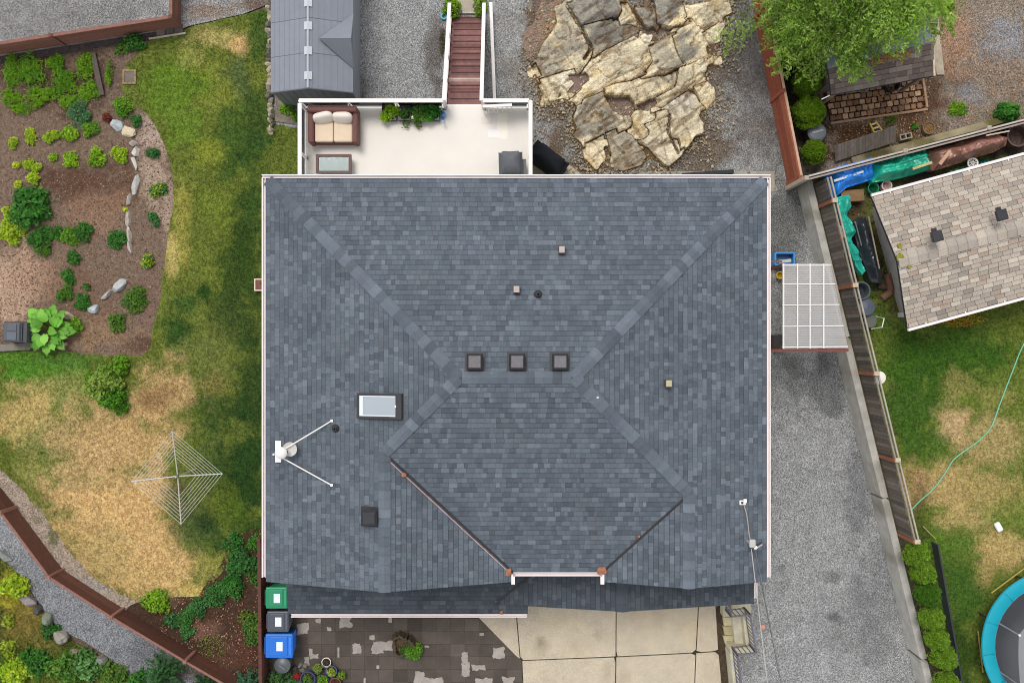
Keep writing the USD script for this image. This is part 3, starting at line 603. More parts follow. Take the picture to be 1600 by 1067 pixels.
# roof vents, small stacks, pipes, skylight
dark_metal = look('dark_roof_metal', (50, 50, 54), .5, .2, 8.0); vent_top = look('weathered_vent_top', (110, 106, 110), .6, .25, 14.0); copper = look('brown_metal', (92, 66, 58), .55, .2, 10.0)
for x, y, z, side in ((742, 565, 7.05, 'n'), (808, 565, 7.05, 'n'), (875, 565, 7.05, 'n'), (577, 809, 6.5, 'w')):
    c = at(x, y, z + .22); zz = float(zroof[side](c[0], c[1]))
    vp = put(house, 'roof_vent', softbox(.36, .36, .18, .03, (c[0], c[1], zz + .17), .9), dark_metal)
    put(vp, 'hood', hull([(c[0] + a * .205 * k, c[1] + b * .205 * k, zz + h) for a in (-1, 1) for b in (-1, 1) for k, h in ((1, .18), (1, .24), (.78, .31))]), dark_metal)
    put(vp, 'cap', softbox(.30, .30, .03, .012, (c[0], c[1], zz + .32)), vent_top if side == 'n' else dark_metal)
    put(vp, 'base_flange', hull([(c[0] + a * .26, c[1] + b * .26, float(zroof[side](c[0] + a * .26, c[1] + b * .26)) + h) for a in (-1, 1) for b in (-1, 1) for h in (.0, .03)]), dark_metal)
for x, y, side in ((878, 390, 'n'), (807, 452, 'n'), (1045, 599, 'e')):
    c = at(x, y, 6.4); zz = float(zroof[side](c[0], c[1])); c = at(x, y, zz + .25); zz = float(zroof[side](c[0], c[1]))
    vp = put(house, 'flue', cube(.17, .19, .26, (c[0], c[1], zz + .11)), copper)
    put(vp, 'cap', cube(.145, .165, .02, (c[0], c[1], zz + .255)), look('flue_cap_' + side + str(x), (176, 164, 158), .5, .15, 12.0) if side == 'n' else look('pale_flue_cap', (176, 172, 140), .5, .15, 12.0))
for x, y, side in ((841, 460, 'n'), (523, 670, 'w')):
    c = at(x, y, 6.3); zz = float(zroof[side](c[0], c[1])); c = at(x, y, zz + .2)
    vp = put(house, 'vent_pipe', lathe([(.0, .02), (.03, .02), (.03, .25), (.045, .25), (.045, -.1), (.0, -.1)], 16, (c[0], c[1], zz)), look('pipe_black' + side, (46, 48, 52), .5, .1))
    put(vp, 'pipe_collar', lathe([(.045, .0), (.12, -.01), (.10, .02), (.055, .06), (.045, .06)], 16, (c[0], c[1], zz + .02)), dark_metal)
c = at(598, 633, 6.35); T = np.eye(4); a = math.atan(m3); T[:3, 0], T[:3, 1], T[:3, 2], T[:3, 3] = (math.cos(a), 0, math.sin(a)), (0, 1, 0), (-math.sin(a), 0, math.cos(a)), (c[0], c[1], float(zroof['w'](c[0], c[1])))
def tilt(m): m.apply_transform(T); return m
fr = sbox(-.66, -.33, .62, .33).difference(sbox(-.58, -.265, .45, .265))
sk = put(house, 'skylight', tilt(prism(fr, -.02, .12)), look('skylight_frame', (58, 56, 60), .5, .1))
put(sk, 'pane', tilt(cube(1.02, .52, .02, (-.065, 0, .10))), look('skylight_pane', (166, 174, 182), .3, .03, 1.0, fine=.01, spec=.5))
put(sk, 'inner_frame', tilt(prism(sbox(-.58, -.265, .45, .265).difference(sbox(-.48, -.24, .445, .24)), .105, .118)), look('skylight_inner', (222, 234, 234), .4, .02))
put(sk, 'catch', tilt(cube(.03, .06, .02, (.46, 0, .13))), white_look)
# ================================================================== deck, stair and what stands on the deck
DZ = 2.6
dk = thing('raised_deck', 'raised cream vinyl deck behind the house with white railings', 'deck')
g = prism(Polygon([(-6.31, 3.9), (.60, 3.9), (.60, 7.10), (-6.31, 7.10)]), DZ - .22, DZ)
deck_vinyl = look('deck_vinyl', (238, 231, 222), .6, .045, 1.3, fine=.03, fscale=30)
put(dk, 'floor', g, deck_vinyl)
for k, (x, y, w, h) in enumerate([(785, 195, 8, 22), (772, 209, 10, 6), (760, 188, 9, 6)]):
    c = xy(x, y, DZ); q = rough_edge(Point(*c).buffer(1).intersection(sbox(c[0] - w * .019, c[1] - h * .019, c[0] + w * .019, c[1] + h * .019)), .06, 4, .03, k)
    put(dk, 'patch', prism(q, DZ + .001, DZ + .003 + k * .0006), look('deck_patch%d' % k, [(248, 240, 224), (244, 240, 238), (228, 218, 208)][k], .5, .02))
for x in (-6.1, -2.9, .4):
    put(dk, 'support_post', cube(.14, .14, 2.4, (x, 6.9, 1.2)), white_look)
put(dk, 'rim_board', cube(6.95, .04, .2, (-2.855, 7.125, DZ - .13)), white_look)
RZ = 3.55
def rail(parent, a, b, w=.11, glass=True, posts=True, z=DZ):
    a, b = np.array(a, float), np.array(b, float); d = (b - a) / np.linalg.norm(b - a)
    put(parent, 'top_rail', beam((*a, RZ), (*b, RZ), w, .05), white_look)
    put(parent, 'bottom_rail', beam((*a, z + .10), (*b, z + .10), .05, .04), white_look)
    n = max(1, int(round(np.linalg.norm(b - a) / 1.35)))
    for i in range(n + 1):
        p = a + (b - a) * i / n; put(parent, 'rail_post', cube(.055, .055, RZ - z - .03, (*p, (RZ + z) / 2 - .01)), white_look)
        put(parent, 'post_foot', cube(.09, .09, .02, (*p, z + .012)), look('dark_foot', (80, 80, 86), .5, .05) if i == 0 and (parent, 'post_foot') not in COUNT else L + 'dark_foot')
    for i in range(n):
        p, q = a + (b - a) * i / n + d * .06, a + (b - a) * (i + 1) / n - d * .06
        put(parent, 'glass_panel', beam((*p, (RZ + z) / 2 + .04), (*q, (RZ + z) / 2 + .04), .008, RZ - z - .24), glass_look)
rail(dk, (-6.21, 7.02), (-2.02, 7.02)); rail(dk, (-6.19, 6.94), (-6.19, 4.1)); rail(dk, (-.84, 7.02), (.50, 7.02)); rail(dk, (.54, 7.02), (.54, 4.1))
gt = put(dk, 'gate', beam((-.86, 6.86, 3.52), (.0, 6.90, 3.52), .075, .04), white_look)
put(gt, 'gate_rail', beam((-.86, 6.86, 2.74), (.0, 6.90, 2.74), .05, .04), white_look)
for i in range(7): put(gt, 'gate_bar', cube(.022, .022, .74, (-.83 + .135 * i, 6.862 + .006 * i, 3.13)), white_look)

st = thing('deck_stairs', 'brown wooden stair with white handrails from the deck down to the gravel', 'stairs')
NS = 14
brownw = [(138, 98, 92), (128, 90, 84), (146, 106, 100), (120, 84, 80)]
for i in range(NS):
    z = DZ - .186 * (i + .6); y = 7.12 + .25 * (i + .5)
    for kk in (0, 1):
        t = put(st, 'tread', cube(1.03, .122, .035, (-1.44, y - .063 + kk * .126, z)), wood_look, S(brownw[RNG.randint(4)]) if i != 3 else (S((176, 150, 140)) if kk else S((150, 110, 104))))
    put(st, 'grip_strip', cube(.90, .035, .008, (-1.44, y + .085, z + .0225)), wood_look, S((78, 58, 64)) if i != 3 else S((206, 190, 180)))
    if i < NS - 1: put(st, 'riser', cube(.99, .018, .15, (-1.44, y + .12, z - .095)), wood_look, S((110, 56, 54)))
for x in (-1.99, -.89):
    put(st, 'stringer', beam((x, 7.12, DZ - .16), (x, 10.62, 0.02), .05, .24), wood_look, S((128, 76, 72)))
    put(st, 'handrail', beam((x, 7.02, RZ), (x, 10.75, .95), .11, .05), white_look)
    for i in range(5):
        y = 7.1 + i * .88; put(st, 'baluster', cube(.05, .05, .9, (x, y, RZ - (y - 7.02) * .697 - .47)), white_look)
    put(st, 'bottom_rail', beam((x, 7.1, DZ + .12), (x, 10.7, .10), .04, .04), white_look)
top('white_rail', beam((-.56, 7.75, .32), (-.69, 11.0, .32), .10, .05), white_look, 'narrow white rail along the gravel just right of the deck stair', 'rail')
pv = prism(plan([(708, -20), (746, -20), (746, 22), (710, 22)]), -.03, .045); ground('stair_landing', pv, aggregate_look, 'pale concrete path at the foot of the deck stair', P(176, 166, 150), smooth=False)
top('landing_edge', cube(.78, .06, .05, (*xy(727, 21)[:2], .05)), concrete_look, 'pale edging strip across the foot of the deck stair', 'edging', P(196, 186, 172))

# loveseat
lv = thing('wicker_loveseat', 'brown wicker loveseat with cream cushions in the corner of the deck', 'loveseat', (-5.29, 6.38, DZ))
wick = cdlook('wicker_look', .7, .7, 1.3, 40.0, .7, 1.3, 160.0, .008, 160.0)
WK = P(120, 82, 76)
put(lv, 'base', softbox(1.36, .95, .26, .04, (0, -.02, .20)), wick, WK)
for s in (-1, 1): put(lv, 'armrest', softbox(.17, .98, .56, .07, (s * .655, -.04, .35)), wick, WK, smooth=40)
put(lv, 'backrest', softbox(1.47, .18, .70, .07, (0, .45, .42)), wick, WK, smooth=40)
for s in (-1, 1):
    put(lv, 'seat_cushion', softbox(.555, .70, .15, .05, (s * .284, -.12, .42)), fabric_look, P(232, 210, 184), smooth=40)
    m = trimesh.creation.icosphere(3); v = m.vertices; v = np.sign(v) * np.abs(v) ** .62 * [.30, .115, .20]; v[:, 2] += .02 * np.sin(v[:, 0] * 9)
    m = trimesh.Trimesh(v, m.faces); m.apply_transform(trimesh.transformations.rotation_matrix(math.radians(-s * 6), (0, 0, 1)) @ trimesh.transformations.rotation_matrix(-.45, (1, 0, 0))); m.apply_translation((s * .285, .22, .60))
    put(lv, 'back_cushion', m, fabric_look, P(236, 226, 214), smooth=True)
for a in (-1, 1):
    for b in (-1, 1): put(lv, 'foot', cube(.05, .05, .08, (a * .6, b * .38, .04)), wick, P(60, 42, 40))
# coffee table
ct = thing('coffee_table', 'brown wicker coffee table with a glass top in front of the loveseat', 'coffee table', (-5.30, 5.27, DZ))
put(ct, 'rim', prism(sbox(-.53, -.29, .53, .29).buffer(-.03).buffer(.03).difference(sbox(-.45, -.21, .45, .21)), .36, .42), wick, P(116, 94, 90))
put(ct, 'glass_top', cube(.90, .42, .008, (0, 0, .405)), glass_look)
for nm, b in (('side_panel', (-.47, -.23, -.45, .23)), ('side_panel', (.45, -.23, .47, .23)), ('side_panel', (-.448, -.23, .448, -.21)), ('side_panel', (-.448, .21, .448, .23))): put(ct, nm, prism(sbox(*b), .03, .358), fabric_look, P(236, 232, 228))
put(ct, 'shelf', cube(.88, .40, .02, (0, 0, .385)), fabric_look, P(222, 226, 224))
def lobed_(R, h, n, leaf, cols, r, lump): return lobed(R, h, n, leaf, cols, r, lump, None, .6, .55)
# planters along the north rail
for k, (x, hid, col, lab) in enumerate([(608, GRN, LIME, 'black planter box of bright green herbs at the loveseat end of the deck rail row'), (633, DRK, OLV, 'black planter box with a dark trailing plant, second from the loveseat'), (652, GRN, OLV, 'black planter box of mid green leaves holding a white bottle, third from the loveseat'), (675, LIME, GRN, 'black planter box of bright green leaves beside the blue watering can')]):
    c = at(x, 177, DZ + .25)
    pl_ = thing('planter_box', lab, 'planter', (c[0], c[1], DZ))
    outer = sbox(-.215, -.2, .215, .2); put(pl_, 'box', join(prism(outer.difference(outer.buffer(-.02)), 0, .26), prism(outer.buffer(-.019), .0, .2)), plastic_look, P(46, 44, 50))
    rr = np.random.RandomState(40 + k); v, f, cd = lobed_(.34 if k != 1 else .22, .34, 620 if k != 1 else 240, .075, col if k in (0, 3) else hid + col, rr, .5); v = v + [0, 0, .2]
    put(pl_, 'foliage', (v, f), leaf_look, cd)
    if k in (1, 2):
        v, f, cd = dome_leaves(.16, .12, 90, .05, OLV, rr, .6); put(pl_, 'trailing_stem', (v + [.02, -.3, .05], f), leaf_look, cd)
c = at(645, 184, DZ + .35); top('bottle', lathe([(0, 0), (.045, 0), (.05, .15), (.02, .2), (.02, .26), (0, .26)], 12, (c[0], c[1], DZ + .2)), white_look, 'white bottle standing among the planter leaves on the deck', 'bottle')
# watering can
c = at(692, 178, DZ + .2); wc = thing('watering_can', 'blue plastic watering can on the deck beside the planter boxes', 'watering can', (c[0], c[1], DZ))
WB = P(74, 148, 214)
put(wc, 'body', lathe([(0, 0), (.085, 0), (.095, .05), (.085, .2), (.06, .25), (.05, .25), (.05, .2), (0, .2)], 20), plastic_look, WB, smooth=30)
put(wc, 'spout', tube([(0, -.08, .05), (.01, -.18, .16), (.02, -.25, .27)], [.025, .018, .014]), plastic_look, WB)
put(wc, 'rose', lathe([(0, 0), (.012, 0), (.04, .03), (0, .035)], 12, (.02, -.26, .27)), plastic_look, WB)
put(wc, 'handle', tube([(0, .07, .06), (0, .16, .12), (0, .17, .24), (0, .08, .30), (0, .03, .25)], .013), plastic_look, P(110, 176, 230))
# covered grills
def cover(name, label, x, y, z0, lw, ld, h, rz, col):
    c = at(x, y, z0 + h * .8); g = thing(name, label, 'covered grill', (c[0], c[1], z0), rz)
    r = np.random.RandomState(int(x))
    rows = [(.02, 1.0, 1.0), (.35, .97, .96), (h * .72, .92, .9), (h * .84, .86, .82), (h, .62, .56)]
    V = []; N = 40
    for z, a, b in rows:
        th = np.arange(N) / N * 2 * np.pi; cs, sn = np.cos(th), np.sin(th)
        ex = .30
        X = np.sign(cs) * np.abs(cs) ** ex * lw / 2 * a; Y = np.sign(sn) * np.abs(sn) ** ex * ld / 2 * b
        wv = 1 + .05 * np.sin(th * 9 + z * 4) * (1 - z / h) + r.normal(size=N) * .012
        V.append(np.stack([X * wv, Y * wv, np.full(N, z) + r.normal(size=N) * .006], 1))
    V = np.vstack(V + [[[0, 0, h + .01]]]); F = []
    for i in range(len(rows) - 1):
        for j in range(N):
            k = (j + 1) % N; F += [(i * N + j, i * N + k, (i + 1) * N + k), (i * N + j, (i + 1) * N + k, (i + 1) * N + j)]
    o = (len(rows) - 1) * N
    F += [(o + j, o + (j + 1) % N, len(V) - 1) for j in range(N)]
    put(g, 'cover', trimesh.Trimesh(V, F, process=False), fabric_look, col, smooth=50)
    for s in (-1, 1):
        put(g, 'shelf_flap', hull([(s * lw * .33, -ld * .36, h * .80), (s * lw * .33, ld * .36, h * .80), (s * lw * .53, -ld * .42, h * .70), (s * lw * .53, ld * .42, h * .70), (s * lw * .5, ld * .40, h * .3), (s * lw * .5, -ld * .40, h * .3)]), fabric_look, col * .9)
        put(g, 'leg', cube(.05, .05, .34, (s * lw * .40, 0, .17)), fabric_look, P(34, 34, 36))
    return g
cover('covered_grill', 'grill under a grey cover against the house on the raised deck', 798, 256, DZ, .66, .86, 1.12, .03, P(104, 107, 112))
top('grill_shelf', hull([(.20 + .22 * a, 5.0 + .38 * b, DZ + z) for a in (-1, 1) for b in (-1, 1) for z in (.55, .6)]), plastic_look, 'dark side table standing between the grey covered grill and the deck rail', 'side table', P(62, 66, 72))
for a in (-1, 1):
    for b in (-1, 1): put(stage.GetPrimAtPath('/World/grill_shelf').GetPath().pathString, 'leg', cube(.04, .04, .54, (.20 + .19 * a, 5.0 + .34 * b, DZ + .275)), plastic_look, P(50, 52, 56))
cover('covered_grill', 'grill under a black cover on the concrete pad below the deck', 857, 247, .05, 1.22, .66, 1.12, -.66, P(34, 37, 42))
g = prism(plan([(806, 212), (832, 222), (866, 240), (918, 280), (806, 280)]), -.03, .05); ground('concrete_pad', g, concrete_look, 'small concrete pad at the house wall right of the deck', P(176, 164, 142), smooth=False)
g = prism(plan([(1000, 268), (1210, 268), (1210, 300), (1000, 300)]), -.03, .03); ground('wall_path', g, concrete_look, 'pale concrete strip along the rear wall of the house', P(168, 158, 142), smooth=False)
top('dark_plank', beam((*xy(1066, 274, .2), .15), (*xy(1146, 268, .2), .15), .12, .22), wood_look, 'dark plank on edge by the rear right wall of the house', 'plank', P(54, 58, 62))

# ================================================================== plastic shed with stone edging
sh = thing('garden_shed', 'grey resin garden shed with a small side gable and square skylights', 'shed')
SX0, SX1, SM, SY0, SY1 = -7.43, -4.90, -6.17, 7.68, 13.0
shed_look = cdlook('shed_look', .5, .94, 1.06, 2.0, .95, 1.05, 60.0)
zs = lambda x: 1.95 + .55 * (1 - np.abs(x - SM) / 1.265)
r = np.random.RandomState(2); C1 = P(134, 139, 149); pw = 1.06
for sgn, xa, xb in ((-1, SX0, SM), (1, SM, SX1)):
    for j in range(5):
        ya, yb = SY0 + j * pw, SY0 + (j + 1) * pw - .012
        pan = put(sh, 'roof_panel', slope_slab([(xa, ya), (xb, ya), (xb, yb), (xa, yb)], lambda x, y: float(zs(x)), .04), shed_look, C1 * (1 + r.normal() * .02))
        for q in range(7):
            x = xa + (xb - xa) * (q + .6) / 7.2
            put(pan, 'rib', beam((x, ya + .01, float(zs(x)) + .004), (x, yb - .01, float(zs(x)) + .004), .014, .014), shed_look, C1 * .88)
put(sh, 'ridge', beam((SM, SY0 - .01, 2.515), (SM, SY1, 2.515), .05, .04), shed_look, P(168, 176, 184))
for yy in (40, 79, 118, 4):
    c = at(485, yy, 2.52); put(sh, 'skylight', join(slope_slab([(SM - .12, c[1] - .12), (SM - .003, c[1] - .12), (SM - .003, c[1] + .12), (SM - .12, c[1] + .12)], lambda x, y: float(zs(x)) + .045, .03), slope_slab([(SM, c[1] - .12), (SM + .12, c[1] - .12), (SM + .12, c[1] + .12), (SM, c[1] + .12)], lambda x, y: float(zs(x)) + .045, .03)), shed_look, P(196, 200, 206))
apex, g0, g1 = xy(500, 62, 2.35), xy(551, 22, 2.0), xy(551, 107, 2.0)
zg = 2.47
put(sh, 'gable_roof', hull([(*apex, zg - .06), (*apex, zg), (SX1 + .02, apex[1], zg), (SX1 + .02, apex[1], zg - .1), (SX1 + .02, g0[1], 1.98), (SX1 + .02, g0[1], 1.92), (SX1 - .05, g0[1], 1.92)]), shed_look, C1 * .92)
put(sh, 'gable_roof', hull([(*apex, zg - .06), (*apex, zg + .002), (SX1 + .02, apex[1] - .004, zg + .002), (SX1 + .02, apex[1] - .004, zg - .1), (SX1 + .02, g1[1], 1.98), (SX1 + .02, g1[1], 1.92), (SX1 - .05, g1[1], 1.92)]), shed_look, C1 * .74)  # south half toned darker, its shade is put into the colour
n = 11
for i in range(n):
    x0 = SX0 + .03 + (SX1 - SX0 - .06) * i / n; x1 = SX0 + .03 + (SX1 - SX0 - .06) * (i + 1) / n - .012
    put(sh, 'wall_slat', hull([(x, y, z) for x in (x0, x1) for y in (SY0 + .01, SY0 + .05) for z in (0, float(zs(x)) - .05)]), shed_look, P(88, 90, 92) * (1 + r.normal() * .06))
for x in (SX0 + .05, SX1 - .09): put(sh, 'wall', cube(.04, SY1 - SY0 - .1, 1.9, (x, (SY0 + SY1) / 2 + .03, .95)), shed_look, P(120, 122, 128))
put(sh, 'fascia', slope_slab([(SX0 - .01, SY0 - .03), (SM, SY0 - .03), (SM, SY0 - .003), (SX0 - .01, SY0 - .003)], lambda x, y: float(zs(x)) + .01, .1), shed_look, P(112, 116, 124))
put(sh, 'fascia', slope_slab([(SM, SY0 - .03), (SX1 + .01, SY0 - .03), (SX1 + .01, SY0 - .003), (SM, SY0 - .003)], lambda x, y: float(zs(x)) + .01, .1), shed_look, P(112, 116, 124))
top('timber_edging', beam((*xy(554, 158), .04), (*xy(553, -40), .04), .07, .12), wood_look, 'pale timber edging between the shed and the gravel', 'edging', P(196, 186, 166))

def stone(name, label, x, y, rx, ry, h, rz, col, group=None, z=0.0, parent=None, seed=None, cat='stone'):
    r = np.random.RandomState(seed if seed is not None else int(x * 11 + y * 5))
    m = trimesh.creation.icosphere(4); v = m.vertices.copy()
    q = v * 1.0; v = np.sign(v) * np.abs(v) ** .8
    k = meshkit.fbm(q * 1.9 + r.uniform(0, 50), 5, 1); v *= (0.70 + .62 * k)[:, None]
    for _ in range(11):
        d = r.normal(size=3); d /= np.linalg.norm(d); over = np.maximum(v @ d - r.uniform(.58, .86), 0); v -= np.outer(over * .92, d)
    v[:, 2] = np.maximum(v[:, 2], -.3); v = v * [rx * .021, ry * .021, h]
    v = np.stack([v[:, 0] * math.cos(rz) - v[:, 1] * math.sin(rz), v[:, 0] * math.sin(rz) + v[:, 1] * math.cos(rz), v[:, 2]], 1) + at(x, y, 0) + [0, 0, z]
    if parent: return put(parent, name, (v, m.faces), stone_look, col, smooth=True)
    return top(name, trimesh.Trimesh(v, m.faces, process=False), stone_look, label, cat, col, smooth=True, group=group)
ew = thing('stone_edging', 'low row of rough grey stones along the lawn side of the shed', 'stone edging')
r = np.random.RandomState(31); y = -10
while y < 205:
    ln = r.uniform(6, 12); x = 422 + max(0, (y - 120)) * .035
    stone('stone', None, x + r.uniform(-1.5, 1.5), y + ln / 2, 4.5 + r.uniform(0, 2.5), ln * .62, r.uniform(.16, .3), r.uniform(-.3, .3), P(*[(150, 142, 130), (176, 166, 148), (120, 114, 106), (196, 184, 160)][r.randint(4)]), parent=ew, seed=int(y * 3 + 700)); y += ln * .9
stone('stone', None, 424, 205, 6, 9, .25, .1, P(212, 198, 170), parent=ew)
g = prism(plan([(432, 152), (470, 152), (470, 196), (430, 190)]), -.02, .05); ground('shed_bed', g, soil_look, 'small planting bed between shed and deck', P(140, 130, 116), smooth=False)

# ================================================================== rock outcrop
SL = {  # outlines in sub-units of the yard survey: sixteen-hundredths / 3.81, origin at the yard's left edge
 'a': ([(265, 40), (325, 22), (360, 110), (410, 190), (447, 262), (430, 340), (380, 400), (250, 440), (182, 462), (150, 370), (165, 325), (200, 255), (245, 200), (282, 130)], .30, .55),
 'b': ([(100, 412), (140, 375), (182, 458), (150, 472), (105, 440)], .12, .0),
 'c': ([(155, 475), (190, 466), (300, 430), (372, 414), (382, 440), (310, 470), (300, 500), (378, 490), (372, 520), (300, 570), (232, 588), (178, 618), (195, 560)], .16, .25),
 'd': ([(322, 0), (645, -40), (632, 60), (520, 115), (412, 142), (362, 82)], .45, .95),
 'e': ([(412, 152), (522, 125), (602, 108), (622, 168), (720, 160), (712, 208), (550, 280), (482, 306), (442, 222)], .42, .8),
 'f': ([(345, 592), (452, 490), (412, 432), (470, 372), (500, 335), (560, 298), (720, 224), (800, 245), (796, 320), (700, 372), (800, 362), (762, 420), (560, 502), (470, 552), (400, 582)], .34, .3),
 'g': ([(806, 280), (872, 250), (942, 210), (1000, 358), (882, 418), (786, 438), (832, 372)], .42, .5),
 'h': ([(952, 213), (1062, 150), (1102, 200), (1150, 310), (1012, 388), (972, 300)], .46, .75),
 'i': ([(1042, 50), (1285, -10), (1300, 60), (1180, 110), (1104, 162), (1072, 120)], .35, .35),
 'j': ([(752, 62), (830, 50), (846, 150), (790, 166), (750, 130)], .4, .95), 'k': ([(840, -40), (1010, -20), (1042, 100), (932, 165), (862, 140)], .48, .85),
 'l': ([(1128, 202), (1200, 152), (1232, 128), (1256, 150), (1222, 200), (1226, 240), (1142, 256)], .2, .3),
 'm': ([(540, 532), (620, 502), (762, 480), (882, 450), (972, 455), (960, 522), (832, 588), (702, 622), (692, 570), (560, 582)], .3, .35),
 'n': ([(986, 420), (1132, 345), (1162, 350), (1136, 440), (1090, 500), (1052, 480), (922, 570), (882, 600), (838, 590), (968, 520)], .32, .3),
 'o': ([(378, 702), (422, 590), (542, 545), (556, 590), (592, 622), (652, 680), (672, 730), (542, 790), (422, 836), (380, 800), (402, 760)], .36, .6),
 'p': ([(430, 852), (546, 800), (572, 870), (562, 930), (522, 960), (502, 996), (440, 930)], .22, .2),
 'q': ([(552, 790), (622, 765), (642, 822), (692, 842), (680, 870), (742, 882), (792, 910), (762, 970), (660, 1002), (602, 980), (576, 870)], .26, .5),
 'r': ([(695, 702), (772, 660), (812, 690), (802, 722), (770, 790), (722, 790), (732, 740)], .16, .05),
 's': ([(782, 740), (922, 690), (936, 760), (916, 830), (928, 900), (972, 870), (996, 920), (932, 975), (862, 960), (862, 930), (802, 880), (762, 850), (832, 800)], .26, .25),
 't': ([(925, 650), (1062, 530), (1112, 640), (1100, 702), (1126, 740), (1124, 785), (1082, 792), (1042, 860), (1002, 900), (987, 830), (950, 770), (958, 730)], .34, .3),
 'u': ([(1072, 520), (1142, 488), (1192, 530), (1202, 580), (1152, 640), (1117, 610)], .2, .15),
 'v': ([(1205, 350), (1232, 343), (1238, 372), (1214, 377)], .08, .0), 'w': ([(640, 20), (690, 10), (742, 120), (742, 170), (700, 150), (640, 160), (628, 110), (650, 70)], .3, .3),
 'x': ([(1010, 160), (1046, 112), (1066, 140), (942, 205), (880, 240), (820, 262), (840, 215), (870, 175), (930, 175)], .28, .12), 'y': ([(742, 850), (800, 890), (790, 905), (752, 880)], .1, .0), 'z': ([(820, 640), (850, 655), (842, 680), (818, 676)], .07, .0)}
taken = []
MUDS = [[(342, 455), (440, 450), (450, 480), (400, 520), (370, 545), (340, 545), (380, 500)], [(560, 590), (690, 590), (720, 640), (700, 690), (640, 690), (590, 650)], [(740, 640), (840, 600), (850, 620), (800, 660), (750, 655)], [(770, 190), (835, 180), (860, 210), (800, 220)], [(875, 175), (940, 185), (900, 225), (875, 225)]]
raw = {n_: Polygon([xy(800 + a / 3.81, b / 3.81, h * .6) for a, b in pts]).buffer(0) for n_, (pts, h, g) in SL.items()}
filled = shapely.union_all([p.buffer(.06) for p in raw.values()]).buffer(.20).buffer(-.18)
for md in MUDS: filled = filled.difference(Polygon([xy(800 + a / 3.81, b / 3.81, .05) for a, b in md]).buffer(.04))
filled = filled.difference(LineString([xy(800 + a / 3.81, b / 3.81, .2) for a, b in [(900, 1000), (830, 930), (800, 890)]]).buffer(.10)).difference(LineString([xy(800 + a / 3.81, b / 3.81, .2) for a, b in [(560, 1000), (575, 930), (560, 880)]]).buffer(.07)).difference(LineString([xy(800 + a / 3.81, b / 3.81, .2) for a, b in [(690, 0), (745, 110), (790, 175)]]).buffer(.05)).difference(LineString([xy(800 + a / 3.81, b / 3.81, .2) for a, b in [(330, 30), (420, 180), (470, 290), (430, 350)]]).buffer(.05)).difference(LineString([xy(800 + a / 3.81, b / 3.81, .2) for a, b in [(940, 680), (930, 790), (990, 910)]]).buffer(.04))
rk = thing('rock_outcrop', 'broad outcrop of cracked cream and grey bedrock rising from the gravel', 'rock outcrop')
r = np.random.RandomState(6)
def groove(x, y, k):
    u = (x * .83 + y * .56); t = (-x * .56 + y * .83)
    return np.maximum(1 - sstep(.006, .03, np.abs(fb(u * .45, t * 1.9, 1.0, 4, 70 + k) - .5)), .8 * (1 - sstep(.004, .02, np.abs(fb(u * 1.6, t * .6, 1.0, 3, 90 + k) - .5)))) * 1.0 + .55 * (1 - sstep(.006, .022, np.abs(fb(u * 1.5, t * 4.2, 1.0, 4, 30 + k) - .47)))
def rock_cols(x, y, d, g, seed):
    n1, n2, n3 = fb(x, y, 1.3, 5, seed), fb(x, y, 3.2, 4, seed + 9), fb(x, y, .9, 3, seed + 4)
    cream, yel, gry, drk = S((240, 224, 188)), S((216, 186, 130)), S((146, 141, 130)), S((100, 95, 88))
    c = cream + (yel - cream) * (sstep(.5, .72, n2) * .75)[:, None]
    c = c + (S((246, 238, 218)) - c) * (sstep(.55, .75, n3) * .7)[:, None]
    n1 = fb(x, y, 1.1, 5, 3); n2 = fb(x, y, 3.2, 4, 12); n4 = fb(x * .83 + y * .56, (-x * .56 + y * .83) * 3.2, 1.6, 4, 44)
    w = np.clip(g * 1.35 * sstep(.42, .60, n1 * .6 + n4 * .4 + (g - .5) * .22 + .10 * np.minimum(d / .25, 1)), 0, .95)
    c = c + (gry - c) * w[:, None]
    c = c + (drk - c) * (np.clip(g * g * 1.1 * sstep(.5, .66, n4), 0, 1))[:, None]
    rim = (1 - sstep(.0, .07, d)) * sstep(.45, .62, n2)
    c = c + (S((178, 138, 84)) - c) * (rim * .7)[:, None]
    return c + (S((112, 84, 54)) - c) * (.65 * groove(x, y, seed))[:, None]
